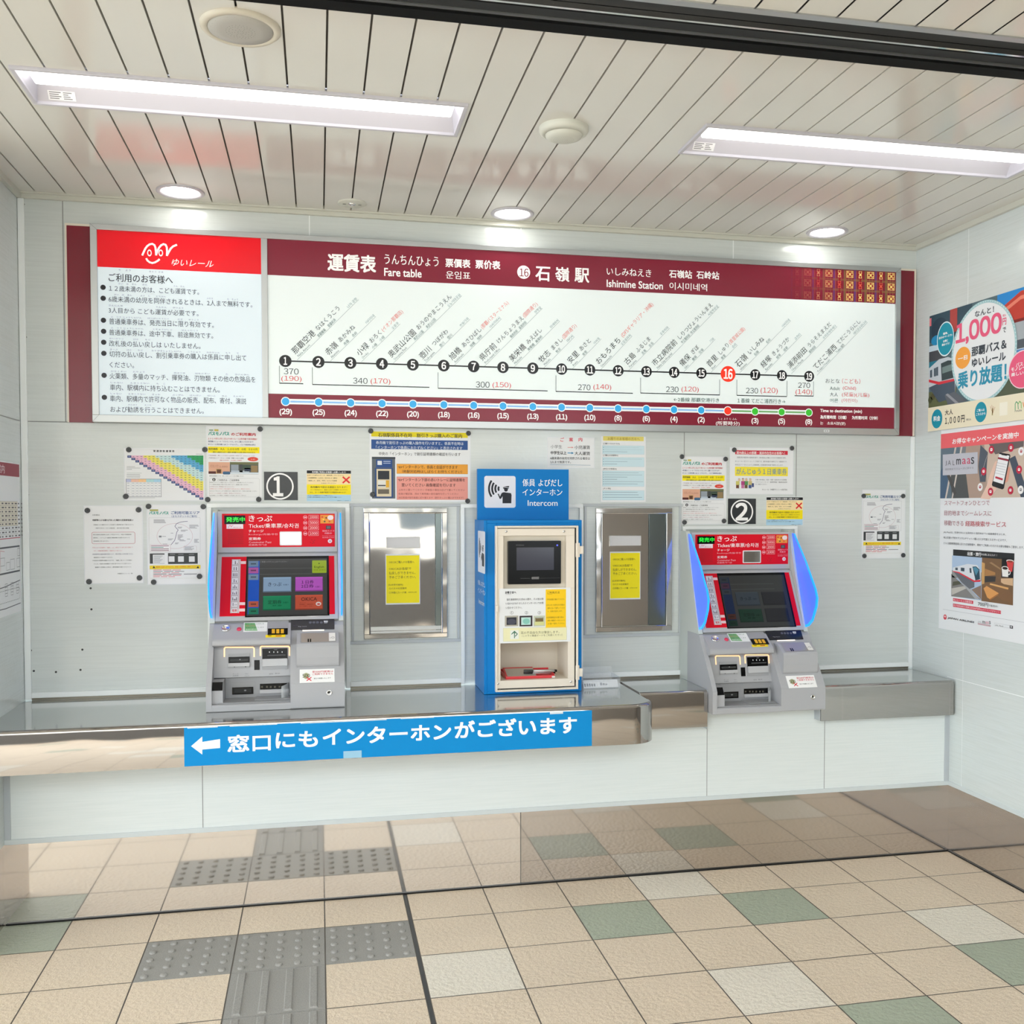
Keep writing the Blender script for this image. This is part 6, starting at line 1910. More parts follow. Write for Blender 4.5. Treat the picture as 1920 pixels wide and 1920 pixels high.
b = MB(); b.box(tx1 - 0.012, y0 - 0.002, zf_ + 0.001, tx1 + 0.001, y0 + 0.001, zf_ + 0.008, pm('white_plastic', (236, 232, 232), 0.4)); b.build('white_tab', root, label='white corner tab')
root = empty('writing_pad', ((tx0 + tx1) / 2, IY0 + 0.06, zf_ + 0.004), 'grey writing pad leaning inside the red tray', 'writing pad')
b = MB()
wpd = Pl((tx0 + 0.006, IY0 + 0.045, zf_ + 0.0045), (1, 0, 0), (0, 0.075, 0.022))
b.pbox(wpd, 0, 0, 0.125, 0.078, 0.0, 0.003, pm('writing_pad_grey', (196, 190, 178), 0.3))
b.build('sheet', root)
b = MB(); b.pbox(wpd, 0, 0, 0.006, 0.078, 0.003, 0.0045, M_REDP); b.pbox(wpd, 0.006, 0.072, 0.125, 0.078, 0.003, 0.0045, M_REDP); b.build('edge_frame', root, label='red edge frame')
def pen(a, c, r, lab):
    a = Vector(a); c = Vector(c); d = (c - a)
    root = empty('marker_pen', tuple((a + c) / 2), lab, 'pen', 'marker pens in the compartment')
    b = MB(); b.tube([a, a + d * 0.02, a + d * 0.28], [r * 0.9, r * 1.1, r * 1.1], pm('pen_cap', (66, 72, 72), 0.25), 14); b.build('cap', root)
    b = MB(); b.tube([a + d * 0.28, a + d * 0.93], [r, r], pm('pen_barrel', (206, 206, 206), 0.25, metal=0.5), 14); b.tube([a + d * 0.30, a + d * 0.90], [r * 0.35] * 2, M_BLK, 6); b.build('barrel', root)
    b = MB(); b.tube([a + d * 0.93, c], [r * 1.02, r * 0.9], M_BLK, 14); b.build('end_plug', root)
ax = wall(IY0 + 0.045, zj)
p0 = ax.at(478, 1638); p1 = ax.at(742, 1650)
pen((p0[0], IY0 + 0.045, zf_ + 0.0265), (p1[0], IY0 + 0.042, zf_ + 0.0235), 0.0055, 'silver marker pen with a dark cap, uppermost across the red tray')
pen((p0[0] + 0.002, IY0 + 0.058, zf_ + 0.0255 - 0.008), (p1[0] - 0.004, IY0 + 0.056, zf_ + 0.0135), 0.0048, 'second marker pen lying just under the upper pen on the red tray')

# ---- clear acrylic holder on the counter
M_ACR = pm('clear_acrylic', (236, 240, 244), 0.08, alpha=0.2, spec=0.6)
hx0, hx1, hy0, hy1 = 1.722, 1.880, 0.075, 0.20
root = empty('acrylic_holder', ((hx0 + hx1) / 2, hy0, ZC), 'clear acrylic slip holder on the counter, right of the blue cabinet', 'holder')
b = MB()
b.box(hx0, hy0, ZC + 0.0005, hx1, hy1, ZC + 0.003, M_ACR)
b.box(hx0, hy0, ZC + 0.003, hx1, hy0 + 0.0025, ZC + 0.038, M_ACR); b.box(hx0, hy1 - 0.0025, ZC + 0.003, hx1, hy1, ZC + 0.072, M_ACR)
b.box(hx0, hy0 + 0.0025, ZC + 0.003, hx0 + 0.0025, hy1 - 0.0025, ZC + 0.045, M_ACR); b.box(hx1 - 0.0025, hy0 + 0.0025, ZC + 0.003, hx1, hy1 - 0.0025, ZC + 0.045, M_ACR)
b.build('body', root)
b = MB()
hp2 = Pl((hx0 + 0.003, hy0 + 0.004, ZC + 0.004), (1, 0, 0), (0, 0.02, 0.03))
b.pbox(hp2, 0, 0, 0.148, 0.034, 0, 0.0004, M_PAPER)
S = Sheet(b, hp2, 0.0004)
for i in range(5):
    S.sr(0.004 + 0.010 * i, 0.006, 0.011 + 0.010 * i, 0.020 - 0.002 * (i > 2), (90, 92, 104), 1)
for i in range(3): S.sr(0.072 + 0.011 * i, 0.010, 0.080 + 0.011 * i, 0.022 - 0.003 * i, (120, 122, 132), 1)
for i in range(8): S.sr(0.004 + 0.016 * i, 0.027, 0.015 + 0.016 * i, 0.029, (170, 172, 180), 1)
b.build('slip', root, label='printed paper slip')

# ================================================================== TICKET MACHINE (built once over the first counter, then copied)
X0, WM, ZB = 0.2625, 0.495, ZC + 0.0005
X1 = X0 + WM
zg = (370, 940, 6.6207); zh = (370, 1150, 6.4)
tm = empty('ticket_machine', (X0 + WM / 2, -0.085, ZB), 'red and grey ticket machine standing on the deep counter, below the circled 1, screen lit', 'ticket machine', 'ticket machines')
YB_ = YW - 0.004
def hz(h): return ZB + h
def prof_prism(x0, x1, pts, m):
    """pts (y, h) outline, extruded from x0 to x1"""
    b_ = MB()
    sd = Pl((0, 0, 0), (0, 1, 0), (0, 0, 1))      # n = +x
    b_.prism(sd, [(y, hz(h)) for y, h in pts], x0, x1, m)
    return b_

# side plates
SP = [(YB_, 0.0), (0.1905, 0.0), (0.1905, 0.3065), (0.060, 0.3065), (0.212, 0.728), (0.222, 0.735), (YB_, 0.735)]
for x0, x1 in ((X0, X0 + 0.018), (X1 - 0.018, X1)):
    prof_prism(x0, x1, SP, M_PLATE).build('side_plate', tm, bevel=0.002)
# core behind the header and screen
ix0, ix1 = X0 + 0.0185, X1 - 0.0185
YHD = 0.196
SCA = Vector((0, 0.186, hz(0.561))); SCB = Vector((0, 0.056, hz(0.314)))
sct = (SCA - SCB).normalized()
prof_prism(ix0, ix1, [(YB_, 0.300), (0.075, 0.300), (0.070, 0.312), (0.200, 0.562), (YHD + 0.008, 0.568), (YHD + 0.008, 0.728), (YB_, 0.728)], M_GREY2).build('housing', tm)

# ---- header
HP = Pl((0, YHD, 0), (1, 0, 0), (0, 0, 1), zg)
hd = empty('header_panel', (X0 + WM / 2, YHD, hz(0.568))); hd.parent = tm; hd.location = Vector(hd.location) - Vector(tm.location)
b = MB()
b.prism(HP, [(ix0 + 0.001, hz(0.568)), (ix1 - 0.001, hz(0.568)), (ix1 - 0.001, hz(0.729)), (ix0 + 0.001, hz(0.729))], -0.007, 0.0, M_GREY2)
b.build('bezel', hd, bevel=0.0015)
b = MB(); S = Sheet(b, HP, 0.0004)
s0, t0, s1, t1 = HP.box(305, 155, 1708, 562)
b.pbox(HP, s0, t0, s1, t1, 0.0, 0.0008, M_RED); S.n0 = 0.0008
S.txt('きっぷ', 638, 175, 928, 250, WHT, 2, 0.012); S.txt('Ticket/乗車票/승차권', 638, 275, 1258, 332, WHT, 2, 0.0)
S.txt('チャージ', 638, 352, 822, 387, WHT, 2, 0.01); S.txt('Recharge/充値/충전', 638, 399, 995, 425, (246, 180, 190), 2, 0, 0, 1)
S.txt('定期券', 638, 447, 790, 482, WHT, 2, 0.006); S.txt('Commuter Pass', 638, 494, 918, 521, (246, 190, 200), 2, 0, 0, 1); S.txt('定期券/정기권', 638, 530, 860, 553, (246, 180, 190), 2, 0, 0, 1)
for (cy, n) in ((198, '10000'), (266, '5000'), (331, '2000'), (400, '1000')):
    s, t = HP.at(1340, cy); S.ring(s, t, 0.0068, 0.0080, (250, 190, 196), 2, 20); S.rect(1324, cy - 8, 1357, cy + 9, (246, 170, 180), 2)
    S.frame(1383, cy - 25, 1504, cy + 24, 0.0011, (250, 190, 196), 2); S.txt(n, 1396, cy - 16, 1492, cy + 14, (252, 220, 222), 2, 0.01)
S.rect(1526, 168, 1692, 274, (240, 152, 58), 2); S.ell(1615, 172, 1690, 232, (246, 226, 220), 3)
for x, y, c in ((1550, 195, (214, 60, 50)), (1580, 250, (60, 90, 60)), (1565, 225, (250, 214, 80)), (1600, 205, (120, 70, 40)), (1640, 250, (226, 80, 50))): S.ell(x - 12, y - 10, x + 12, y + 10, c, 4, 12)
S.rect(1596, 302, 1660, 346, (60, 58, 60), 2); S.rect(1606, 308, 1650, 340, (104, 102, 102), 3)
S.txt('録画カメラ', 1552, 356, 1700, 378, (246, 170, 180), 2, 0.01, 0, 1); S.txt('作動中', 1580, 386, 1668, 408, (246, 180, 188), 2, 0.01, 0, 1); S.txt('Security Camera', 1552, 422, 1700, 437, (246, 160, 170), 2, 0, 0, 1); S.txt('監視器/카메라', 1552, 443, 1700, 457, (246, 160, 170), 2, 0, 0, 1)
S.ell(1620, 468, 1672, 518, (238, 226, 226), 2); S.ell(1636, 482, 1660, 506, (206, 160, 164), 3)
for x, y in ((1402, 512), (1420, 480), (1440, 498), (1456, 486), (1428, 522), (1448, 515)): S.ell(x - 5, y - 5, x + 5, y + 5, (120, 8, 20), 2, 10)
for i in range(13):
    for j in range(13):
        x = 383 + 15.4 * i + (7.7 if j % 2 else 0); y = 352 + 14.5 * j
        if x < 575: S.ell(x - 3.6, y - 3.6, x + 3.6, y + 3.6, (120, 10, 24), 2, 8)
b.build('red_plate', hd, label='red plate with white lettering')
b = MB(); S = Sheet(b, HP, 0.0016); s0, t0, s1, t1 = HP.box(335, 176, 596, 282); b.pbox(HP, s0, t0, s1, t1, 0.0008, 0.0016, M_BLK)
S.mat = lambda c: scr(c, 1.0)
S.txt('発売中', 358, 196, 590, 256, (40, 255, 70), 2, 0.02); b.build('status_display', hd, label='black display with green lettering')
b = MB(); S = Sheet(b, HP, 0.0010); S.rect(362, 284, 570, 340, (244, 232, 232), 1)
S.line([(385, 332), (400, 300), (412, 296), (420, 320), (432, 300), (446, 298)], 0.0012, RED, 2); S.txt('ゆいレール', 448, 316, 548, 332, RED, 2, 0.01, 0.2, 1); b.build('logo_sticker', hd)
b = MB(); q = rr(*HP.box(1022, 375, 1297, 546), 0.004); b.prism(HP, q, 0.0008, 0.003, pm('white_bezel', (232, 232, 232), 0.3)); q = rr(*HP.box(1036, 388, 1284, 534), 0.003); b.prism(HP, q, 0.003, 0.0034, M_CHROME)
b.build('mirror', hd, label='small chrome mirror')

# ---- touch screen unit
TP = Pl(SCB, (1, 0, 0), sct, zg)
SU = empty('screen_unit', SCB + Vector((X0 + WM / 2, 0, 0))); SU.parent = tm; SU.location = Vector(SU.location) - Vector(tm.location)
tl = (SCA - SCB).length
b = MB(); b.pbox(TP, ix0 + 0.001, 0.001, ix1 - 0.001, tl - 0.0015, -0.012, 0.0, M_GREY2); b.build('bezel', SU, bevel=0.002)
b = MB(); S = Sheet(b, TP, 0.0012)
s0, t0, s1, t1 = TP.box(304, 692, 1708, 1402); t0 = TP.at(290, 1430)[1]
b.pbox(TP, s0, t0, s1, t1, 0.0, 0.0012, M_RED)
S.rect(430, 722, 520, 1388, (206, 196, 192), 1)
for i in range(9):
    y = 728 + 75 * i; dx = -1.6 * i
    S.rect(433 + dx, y, 512 + dx, y + 60, (228, 226, 222), 2); S.frame(433 + dx, y, 512 + dx, y + 60, 0.0006, (90, 84, 84), 3)
    if i < 7:
        ks = [[(0, 1), (24, .3)], [(-14, 1), (14, 1)], [(-22, 1), (0, 1), (22, 1)], [(-10, 1), (16, .6)], [(-20, .6), (0, 1), (20, .6)], [(-22, .8), (0, .5), (22, .9)], [(-24, 1), (-6, .5), (8, .5), (24, 1)]][i]
        for q, hs in ks:
            cx = 472 + dx + q; S.rect(cx - 4, y + 55 - 28 * hs, cx + 4, y + 55, (60, 44, 48), 4); S.ell(cx - 5, y + 55 - 40 * hs, cx + 5, y + 55 - 29 * hs, (60, 44, 48), 4, 10)
    elif i == 7: S.rect(452 + dx, y + 10, 458 + dx, y + 48, (70, 50, 54), 4); S.txt('小児', 466 + dx, y + 26, 504 + dx, y + 44, (90, 70, 74), 4, 0, 0, 1)
    else: S.txt('取消', 446 + dx, y + 14, 502 + dx, y + 46, (206, 40, 54), 4, 0.02)
for y in (745, 1255, 1334): S.rect(526 - (y - 745) * 0.02, y, 603 - (y - 745) * 0.02, y + 34, (240, 206, 204), 1)
b.build('red_surround', SU, label='red surround with person buttons')
b = MB(); s0, t0, s1, t1 = TP.box(612, 688, 1640, 1418); b.pbox(TP, s0, t0, s1, t1, 0.0012, 0.0020, M_BLK); b.build('screen_border', SU)
def screen(dim, g):
    b = MB(); S = Sheet(b, TP, 0.0022); S.mat = lambda c: scr(tuple(int(v * (dim if max(c) - min(c) > 12 or max(c) > 120 else 1)) for v in c), g)
    S.rect(628, 722, 1615, 1408, (64, 66, 66), 1)
    for y in (835, 905): S.rect(775, y, 1430, y + 2, (84, 86, 86), 2)
    if dim > 0.8: S.txt('ご希望のボタンにふれてください', 780, 745, 1115, 766, (150, 150, 150), 3, 0, 0, 1)
    S.rect(640, 745, 760, 1405, (0, 88, 206), 2)
    for y0, y1, c in ((745, 815, (110, 140, 172)), (826, 898, (186, 92, 168)), (910, 978, (124, 150, 180)), (1245, 1315, (196, 92, 70)), (1330, 1405, (20, 128, 96))):
        S.rect(636, y0, 758, y1, c, 3); S.rect(664, (y0 + y1) / 2 - 8, 730, (y0 + y1) / 2 + 8, tuple(int(v * 0.6) for v in c), 4)
    for a, c in (((818, 948, 1168, 1128), (146, 176, 206)), ((1215, 945, 1560, 1118), (196, 92, 206)), ((815, 1180, 1165, 1352), (0, 138, 92)), ((1213, 1168, 1560, 1346), (204, 86, 60))):
        if dim < 0.8 and c[0] in (196, 204): c = (84, 80, 100)
        S.rect(*a, tuple(int(v * 0.72) for v in c), 3); S.rect(a[0] + 4, a[1], a[2] - 6, a[1] + 16, tuple(min(255, int(v * 1.1)) for v in c), 4); S.rect(a[0] + 6, a[1] + 14, a[2] - 8, a[3] - 14, c, 5)
    dk = (34, 40, 66)
    S.txt('きっぷ', 880, 1012, 1045, 1058, dk, 7, 0.01); S.txt('を買う', 1068, 1032, 1134, 1050, dk, 7, 0, 0, 1)
    S.txt('定期券', 878, 1232, 1045, 1282, (6, 60, 40), 7, 0.01); S.txt('を買う', 1066, 1252, 1132, 1272, (6, 60, 40), 7, 0, 0, 1); S.txt('新規・継続', 935, 1290, 1046, 1308, (6, 60, 40), 7, 0, 0, 1)
    if dim > 0.8:
        S.txt('1日券', 1292, 985, 1445, 1030, (56, 16, 70), 7, 0.012); S.txt('2日券', 1290, 1036, 1445, 1080, (56, 16, 70), 7, 0.012); S.txt('を買う', 1465, 1056, 1528, 1076, (56, 16, 70), 7, 0, 0, 1)
        S.txt('OKICA', 1290, 1198, 1485, 1240, (84, 26, 20), 7, 0.02); S.txt('チャージ', 1272, 1258, 1345, 1272, (120, 44, 34), 7, 0, 0, 1); S.txt('新規購入・履歴表示', 1268, 1278, 1440, 1292, (120, 44, 34), 7, 0, 0, 1); S.txt('カード発行・払戻し', 1268, 1300, 1444, 1314, (120, 44, 34), 7, 0, 0, 1)
        S.ell(1470, 1252, 1538, 1300, (240, 226, 222), 7); S.ell(1485, 1270, 1525, 1290, (206, 60, 60), 8)
        S.rrect(1425, 738, 1604, 892, 0.003, (168, 194, 40), 5); S.poly([(1505, 766), (1522, 776), (1505, 786)], (44, 60, 10), 7); S.txt('English', 1452, 808, 1572, 838, (50, 70, 10), 7, 0.01); S.txt('中文 한국어', 1445, 848, 1588, 866, (90, 110, 20), 7, 0, 0, 1)
    return b
scr1 = screen(1.0, 0.62).build('screen', SU, label='lit dark grey touch screen with coloured buttons')
b = MB(); S = Sheet(b, TP, 0.0004); S.poly([(1345, 1425), (1640, 1402), (1650, 1412), (1420, 1432)], (226, 226, 224), 1); b.build('pale_edge', SU)  # pale sliver along the lower bezel edge

# ---- blue side wings
M_WING = pm('blue_wing', (60, 90, 200), 0.2, emit=(84, 120, 255), es=0.80)
M_WEDGE = pm('blue_wing_edge', (30, 130, 240), 0.2, emit=(24, 160, 255), es=1.0)
WPTS = [(0.200, 0.723), (0.180, 0.722), (0.066, 0.602), (-0.020, 0.494), (-0.036, 0.458), (-0.030, 0.420), (0.004, 0.358), (0.040, 0.332), (0.078, 0.322)]
sd = Pl((0, 0, 0), (0, 1, 0), (0, 0, 1))
for xw, nm in ((X0 + 0.004, 'side_light'), (X1 - 0.009, 'side_light')):
    wroot = empty(nm, (0, 0, 0)); wroot.parent = tm
    b = MB(); b.prism(sd, [(y, hz(h)) for y, h in WPTS], xw, xw + 0.005, M_WING, M_WEDGE); b.build('glowing_plate', wroot, label='blue glowing translucent plate')
    b = MB()
    ctr = Vector((0.10, 0.50))
    for side in (xw - 0.0004, xw + 0.0054):
        S = Sheet(b, Pl((side, 0, 0), (0, 1, 0), (0, 0, 1)), 0.0)
        q = [(y, hz(h)) for y, h in WPTS[1:]]
        inn = [(y + (ctr.x - y) * 0.075, z + (hz(ctr.y) - z) * 0.05) for y, z in q]
        for i in range(len(q) - 1):
            b.face([sd.w(p[0], p[1], side) for p in (q[i], q[i + 1], inn[i + 1], inn[i])], M_WEDGE)
    b.build('glowing_edge', wroot, label='bright cyan edge')

# ---- lower console: right block with sloping face, left block with shelf, recess and tray
xr0 = Pl((0, -0.03, 0), (1, 0, 0), (0, 0, 1), zh).at(1122, 900)[0]     # where the left recess ends
cl0, cl1 = X0 + 0.0185, X1 - 0.0185
RF = [(YB_ - 0.01, 0.0), (-0.093, 0.0), (-0.097, 0.004), (-0.097, 0.092), (-0.090, 0.105), (0.046, 0.292), (0.066, 0.306), (YB_ - 0.01, 0.306)]
prof_prism(xr0, X1 + 0.0, RF, M_GREY).build('console', tm, bevel=0.004, label='sloping grey console front')
LF = [(YB_ - 0.01, 0.0), (0.02, 0.0), (0.02, 0.108), (-0.004, 0.110), (0.014, 0.212), (0.020, 0.226), (YB_ - 0.01, 0.226)]
prof_prism(cl0 - 0.002, xr0, LF, M_GREY).build('console', tm)
prof_prism(cl0 - 0.002, xr0 - 0.0003, [(0.19, 0.228), (-0.014, 0.228), (-0.026, 0.232), (-0.026, 0.248), (-0.018, 0.256), (0.052, 0.303), (0.064, 0.306), (0.19, 0.306)], M_GREY).build('control_shelf', tm, bevel=0.004)
prof_prism(X0, cl0 + 0.001, [(0.19, 0.0), (-0.097, 0.0), (-0.097, 0.092), (-0.089, 0.106), (0.058, 0.306), (0.19, 0.306)], M_GREY).build('console_cheek', tm, bevel=0.003)
prof_prism(cl0 + 0.0012, xr0, [(0.1, 0.0), (-0.097, 0.0), (-0.097, 0.022), (-0.088, 0.026), (0.1, 0.026)], M_GREY).build('base_plinth', tm, bevel=0.003)
# tray well
FP = Pl((0, 0.0005, hz(0.160)), (1, 0, 0), (0, 0.018, 0.102), zh)
FP.o = Vector((0, -0.004 - 0.0004, hz(0.110)))
LP = Pl((0, 0.0195, 0), (1, 0, 0), (0, 0, 1), zh)                       # lower sub-panel plane
xs = LP.at(340, 900)[0]
b = MB()
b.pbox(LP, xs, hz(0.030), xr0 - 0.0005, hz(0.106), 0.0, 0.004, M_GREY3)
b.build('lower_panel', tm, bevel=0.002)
b = MB()
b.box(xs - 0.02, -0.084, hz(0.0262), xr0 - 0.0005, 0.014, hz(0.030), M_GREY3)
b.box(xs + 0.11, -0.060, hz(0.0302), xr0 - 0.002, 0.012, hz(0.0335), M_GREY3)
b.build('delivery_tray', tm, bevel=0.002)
b = MB()                                                                 # block with the dark sensor window at the left
bx = LP.at(205, 840)[0]; bx1 = Pl((0, -0.06, 0), (1, 0, 0), (0, 0, 1), zh).at(312, 960)[0]
b.prism(sd, [(0.019, hz(0.0265)), (-0.082, hz(0.0265)), (-0.082, hz(0.074)), (-0.060, hz(0.104)), (0.019, hz(0.108))], X0 + 0.0185, bx1, M_GREY)
b.build('sensor_block', tm, bevel=0.002)
b = MB()
spn = Pl((0, -0.082, hz(0.074)), (1, 0, 0), (0, 0.022, 0.030))
b.pbox(spn, X0 + 0.0195, 0.002, bx1 - 0.001, 0.0365, 0.0002, 0.0012, M_BLK)
b.build('sensor_window', tm, label='black sensor window')

def slotbox(pl, box, n, m, nm, par, bev=0.0, lab=None, n0=0.0):
    b_ = MB(); s0_, t0_, s1_, t1_ = pl.box(*box); b_.pbox(pl, s0_, t0_, s1_, t1_, n0, n, m)
    return b_.build(nm, par, bevel=bev, label=lab)

M_ORANGE = pm('warm_led_outline', (255, 214, 170), 0.4, emit=(255, 196, 142), es=0.95)
M_WARMW = pm('warm_white_led', (255, 240, 224), 0.4, emit=(255, 238, 218), es=1.0)
for nm, ul, body, blk, lip in (('ticket_slot', (325, 408, 682, 520), (370, 490, 630, 650), (376, 525, 628, 600), (370, 600, 628, 634)), ('banknote_slot', (757, 396, 1106, 505), (778, 424, 1084, 668), (780, 426, 1082, 548), (782, 550, 1080, 628))):
    rt = empty(nm, (0, 0, 0)); rt.parent = tm
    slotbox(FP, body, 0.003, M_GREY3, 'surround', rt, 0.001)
    slotbox(FP, blk, 0.0042, M_BLK, 'mouth', rt, 0, 'black slot mouth', 0.003)
    b_ = MB(); s0, t0, s1, t1 = FP.box(*lip)
    b_.prism(FP, [(s0, t0), (s1, t0), (s1, t1), (s0, t1)], 0.003, 0.010 if nm == 'banknote_slot' else 0.007, pm('slot_lip', (186, 187, 190), 0.34))
    b_.build('lip', rt, bevel=0.0015, label='silver lip')
    b_ = MB(); S = Sheet(b_, FP, 0.0008); a0, c0, a1, c1 = ul
    p = [FP.at(a0, c1), FP.at(a0, c0 + 14), FP.at(a0 + 14, c0), FP.at(a1 - 14, c0), FP.at(a1, c0 + 14), FP.at(a1, c1)]
    S.sline(p, 0.0046, M_ORANGE, 1); b_.build('light_outline', rt, label='orange lit outline')
    b_ = MB(); S = Sheet(b_, FP, 0.0046)
    if nm == 'banknote_slot':
        for x in (866, 918, 964, 1018): S.ell(x - 6, 456, x + 6, 474, (226, 226, 226), 1, 10)
        S.rect(840, 500, 1060, 506, (80, 80, 82), 1); S.rect(920, 432, 960, 438, (120, 120, 122), 1)
    else:
        S.rect(395, 552, 610, 572, (52, 54, 54), 1); S.ell(505, 548, 520, 562, (150, 150, 150), 2, 10)
        b_.mi(ink((70, 70, 72))); S.rect(440, 636, 452, 648, (60, 62, 64), -5); S.rect(574, 634, 586, 646, (60, 62, 64), -5)
    b_.build('mouth_details', rt)
slotbox(FP, (684, 562, 748, 678), 0.0012, M_BLK, 'sensor_strip', tm, 0, 'black sensor strip')
for grp in ((('きっぷ', (425, 720, 494, 735)), ('定期券', (426, 742, 494, 758))), (('Ticket', (570, 720, 612, 732)), ('Card', (568, 745, 620, 756))), (('紙幣', (862, 720, 908, 736)),), (('Bill', (936, 716, 986, 728)),)):
    b = MB(); S = Sheet(b, FP, 0.0002)
    for t, a in grp:
        S.txt(t, *a, (110, 112, 116), 1, 0.0, 0, 1)
    b.build('slot_caption', tm)
LQ = Pl((0, 0.0155, 0), (1, 0, 0), (0, 0, 1), zh)
slotbox(LQ, (418, 890, 672, 966), 0.002, M_BLK, 'receipt_slot', tm, 0.0005, 'black receipt slot')
b = MB(); S = Sheet(b, LQ, 0.0022); S.rect(440, 905, 650, 950, (40, 42, 42), 1); S.ell(560, 915, 590, 932, (150, 150, 150), 2, 10)
S.frame(395, 832, 695, 912, 0.0008, (150, 150, 152), -8); b.build('slot_details', tm)
cr = empty('coin_return', (0, 0, 0)); cr.parent = tm
slotbox(LQ, (752, 846, 1102, 914), 0.002, M_BLK, 'mouth', cr, 0.0005, 'black coin return mouth')
slotbox(LQ, (752, 914, 1100, 945), 0.009, pm('slot_lip', (186, 187, 190), 0.34), 'lip', cr, 0.001, 'silver lip')
b = MB(); S = Sheet(b, LQ, 0.0022)
for x in (765, 825, 870, 920, 975, 1020): S.rect(x, 870, x + 22, 892, (92, 88, 76), 1)
b.build('mouth_details', cr)
b = MB()                                                                 # curved clear flap
v = []; n = 10
cxf = xr0 - 0.004
for i in range(n + 1):
    a = math.pi * 0.5 * i / n
    v.append((cxf - 0.030 + 0.030 * math.sin(a) * 0.9, -0.048 + 0.05 * (1 - math.cos(a)), 0))
vs = [(x, y, hz(0.034)) for x, y, _ in v] + [(x, y, hz(0.078 + 0.012 * i / n)) for i, (x, y, _) in enumerate(v)]
b.mesh(vs, [[i, i + 1, n + 2 + i, n + 1 + i] for i in range(n)], pm('clear_flap', (210, 214, 216), 0.1, alpha=0.55, spec=0.8), True)
b.build('coin_flap', tm, label='clear curved flap')

# ---- on the shelf
DA = Vector((0, 0.052, hz(0.303))); DB = Vector((0, -0.018, hz(0.256)))
DP = Pl(DB, (1, 0, 0), DA - DB, zh)
s, t = DP.at(340, 187); b = MB()
b.lathe(DP, (s, t), [(0.0175, 0.0002), (0.0175, 0.004), (0.016, 0.0065), (0.013, 0.005), (0.0125, 0.003), (0.001, 0.004)], M_CHROME, 28)
b.build('coin_slot', tm, label='round chrome coin entry')
s, t = DP.at(502, 193); b = MB(); b.lathe(DP, (s, t), [(0.0092, 0.0002), (0.0092, 0.002), (0.008, 0.0045), (0.001, 0.005)], pm('pink_button', (224, 60, 92), 0.35), 24); b.build('call_button', tm, label='small pink button')
b = MB(); S = Sheet(b, DP, 0.0004); S.rect(560, 112, 835, 218, (240, 242, 240), 1); S.poly([(568, 118), (690, 118), (722, 210), (568, 210)], (124, 184, 124), 2)
for i, (t_, x0, x1, c) in enumerate((('案内の際はこのボタンを', 580, 800, (60, 100, 60)), ('お押しください', 580, 700, (220, 60, 60)), ('係員がお伺いします', 580, 800, (60, 100, 60)), ('領収書が必要な方は', 580, 720, (236, 244, 236)))):
    S.txt(t_, x0, 124 + 22 * i, x1, 138 + 22 * i, c, 3, 0, 0, 1)
b.build('instruction_sticker', tm, label='white and green sticker')
kp = empty('keypad', (0, 0, 0)); kp.parent = tm
b = MB(); s0, t0, s1, t1 = DP.box(846, 100, 1090, 256)
b.pbox(DP, s0, t0 + (t1 - t0) * 0.45, s1, t1 + 0.004, 0.0002, 0.0010, M_GREY3); b.pbox(DP, s0 + 0.002, t0, s1 - 0.002, t0 + (t1 - t0) * 0.46, 0.0002, 0.0020, M_BLK); b.build('base', kp)
for i in range(3):
    for j in range(2):
        x = 894 + 54 * i; y = 200 + 25 * j
        b = MB(); s0, t0, s1, t1 = DP.box(x, y, x + 36, y + 20); b.pbox(DP, s0, t0, s1, t1, 0.002, 0.0042, pm('amber_key', (240, 184, 40), 0.4)); b.build('key', kp)
b = MB(); S = Sheet(b, DP, 0.0004); S.rect(820, 260, 1055, 286, (252, 224, 20), 1); S.rect(850, 268, 890, 276, (140, 110, 20), 2); S.rect(940, 268, 1010, 277, (200, 80, 40), 2); b.build('caution_sticker', tm, label='yellow strip sticker')
# card reader and light bar on the right block
RP = Pl((0, -0.090, hz(0.105)), (1, 0, 0), (0, 0.136, 0.187), zh)
b = MB(); s0, t0, s1, t1 = RP.box(1124, 84, 1645, 192)
b.pbox(RP, s0, t0, s1, t1, 0.0003, 0.0022, pm('reader_navy', (16, 17, 30), 0.2)); S = Sheet(b, RP, 0.0022)
for x in (1355, 1398, 1442, 1488): 
    s, t = RP.at(x, 113); S.ring(s, t, 0.0040, 0.0052, (110, 112, 124), 1, 16); S.rect(x - 10, 109, x + 10, 117, (110, 112, 124), 1)
S.txt('領収証', 1518, 92, 1566, 110, WHT, 1, 0.02, 0, 1); S.rect(1520, 115, 1560, 121, (170, 172, 180), 1); S.txt('Tap here', 1208, 158, 1312, 168, (210, 212, 220), 1, 0, 0, 1); S.rect(1150, 150, 1195, 152, (60, 60, 80), 1)
b.build('card_reader', tm, label='dark navy reader panel')
b = MB(); S = Sheet(b, RP, 0.0006); S.rect(1262, 195, 1522, 208, M_WARMW, 1); b.build('reader_light', tm, label='warm white light strip')
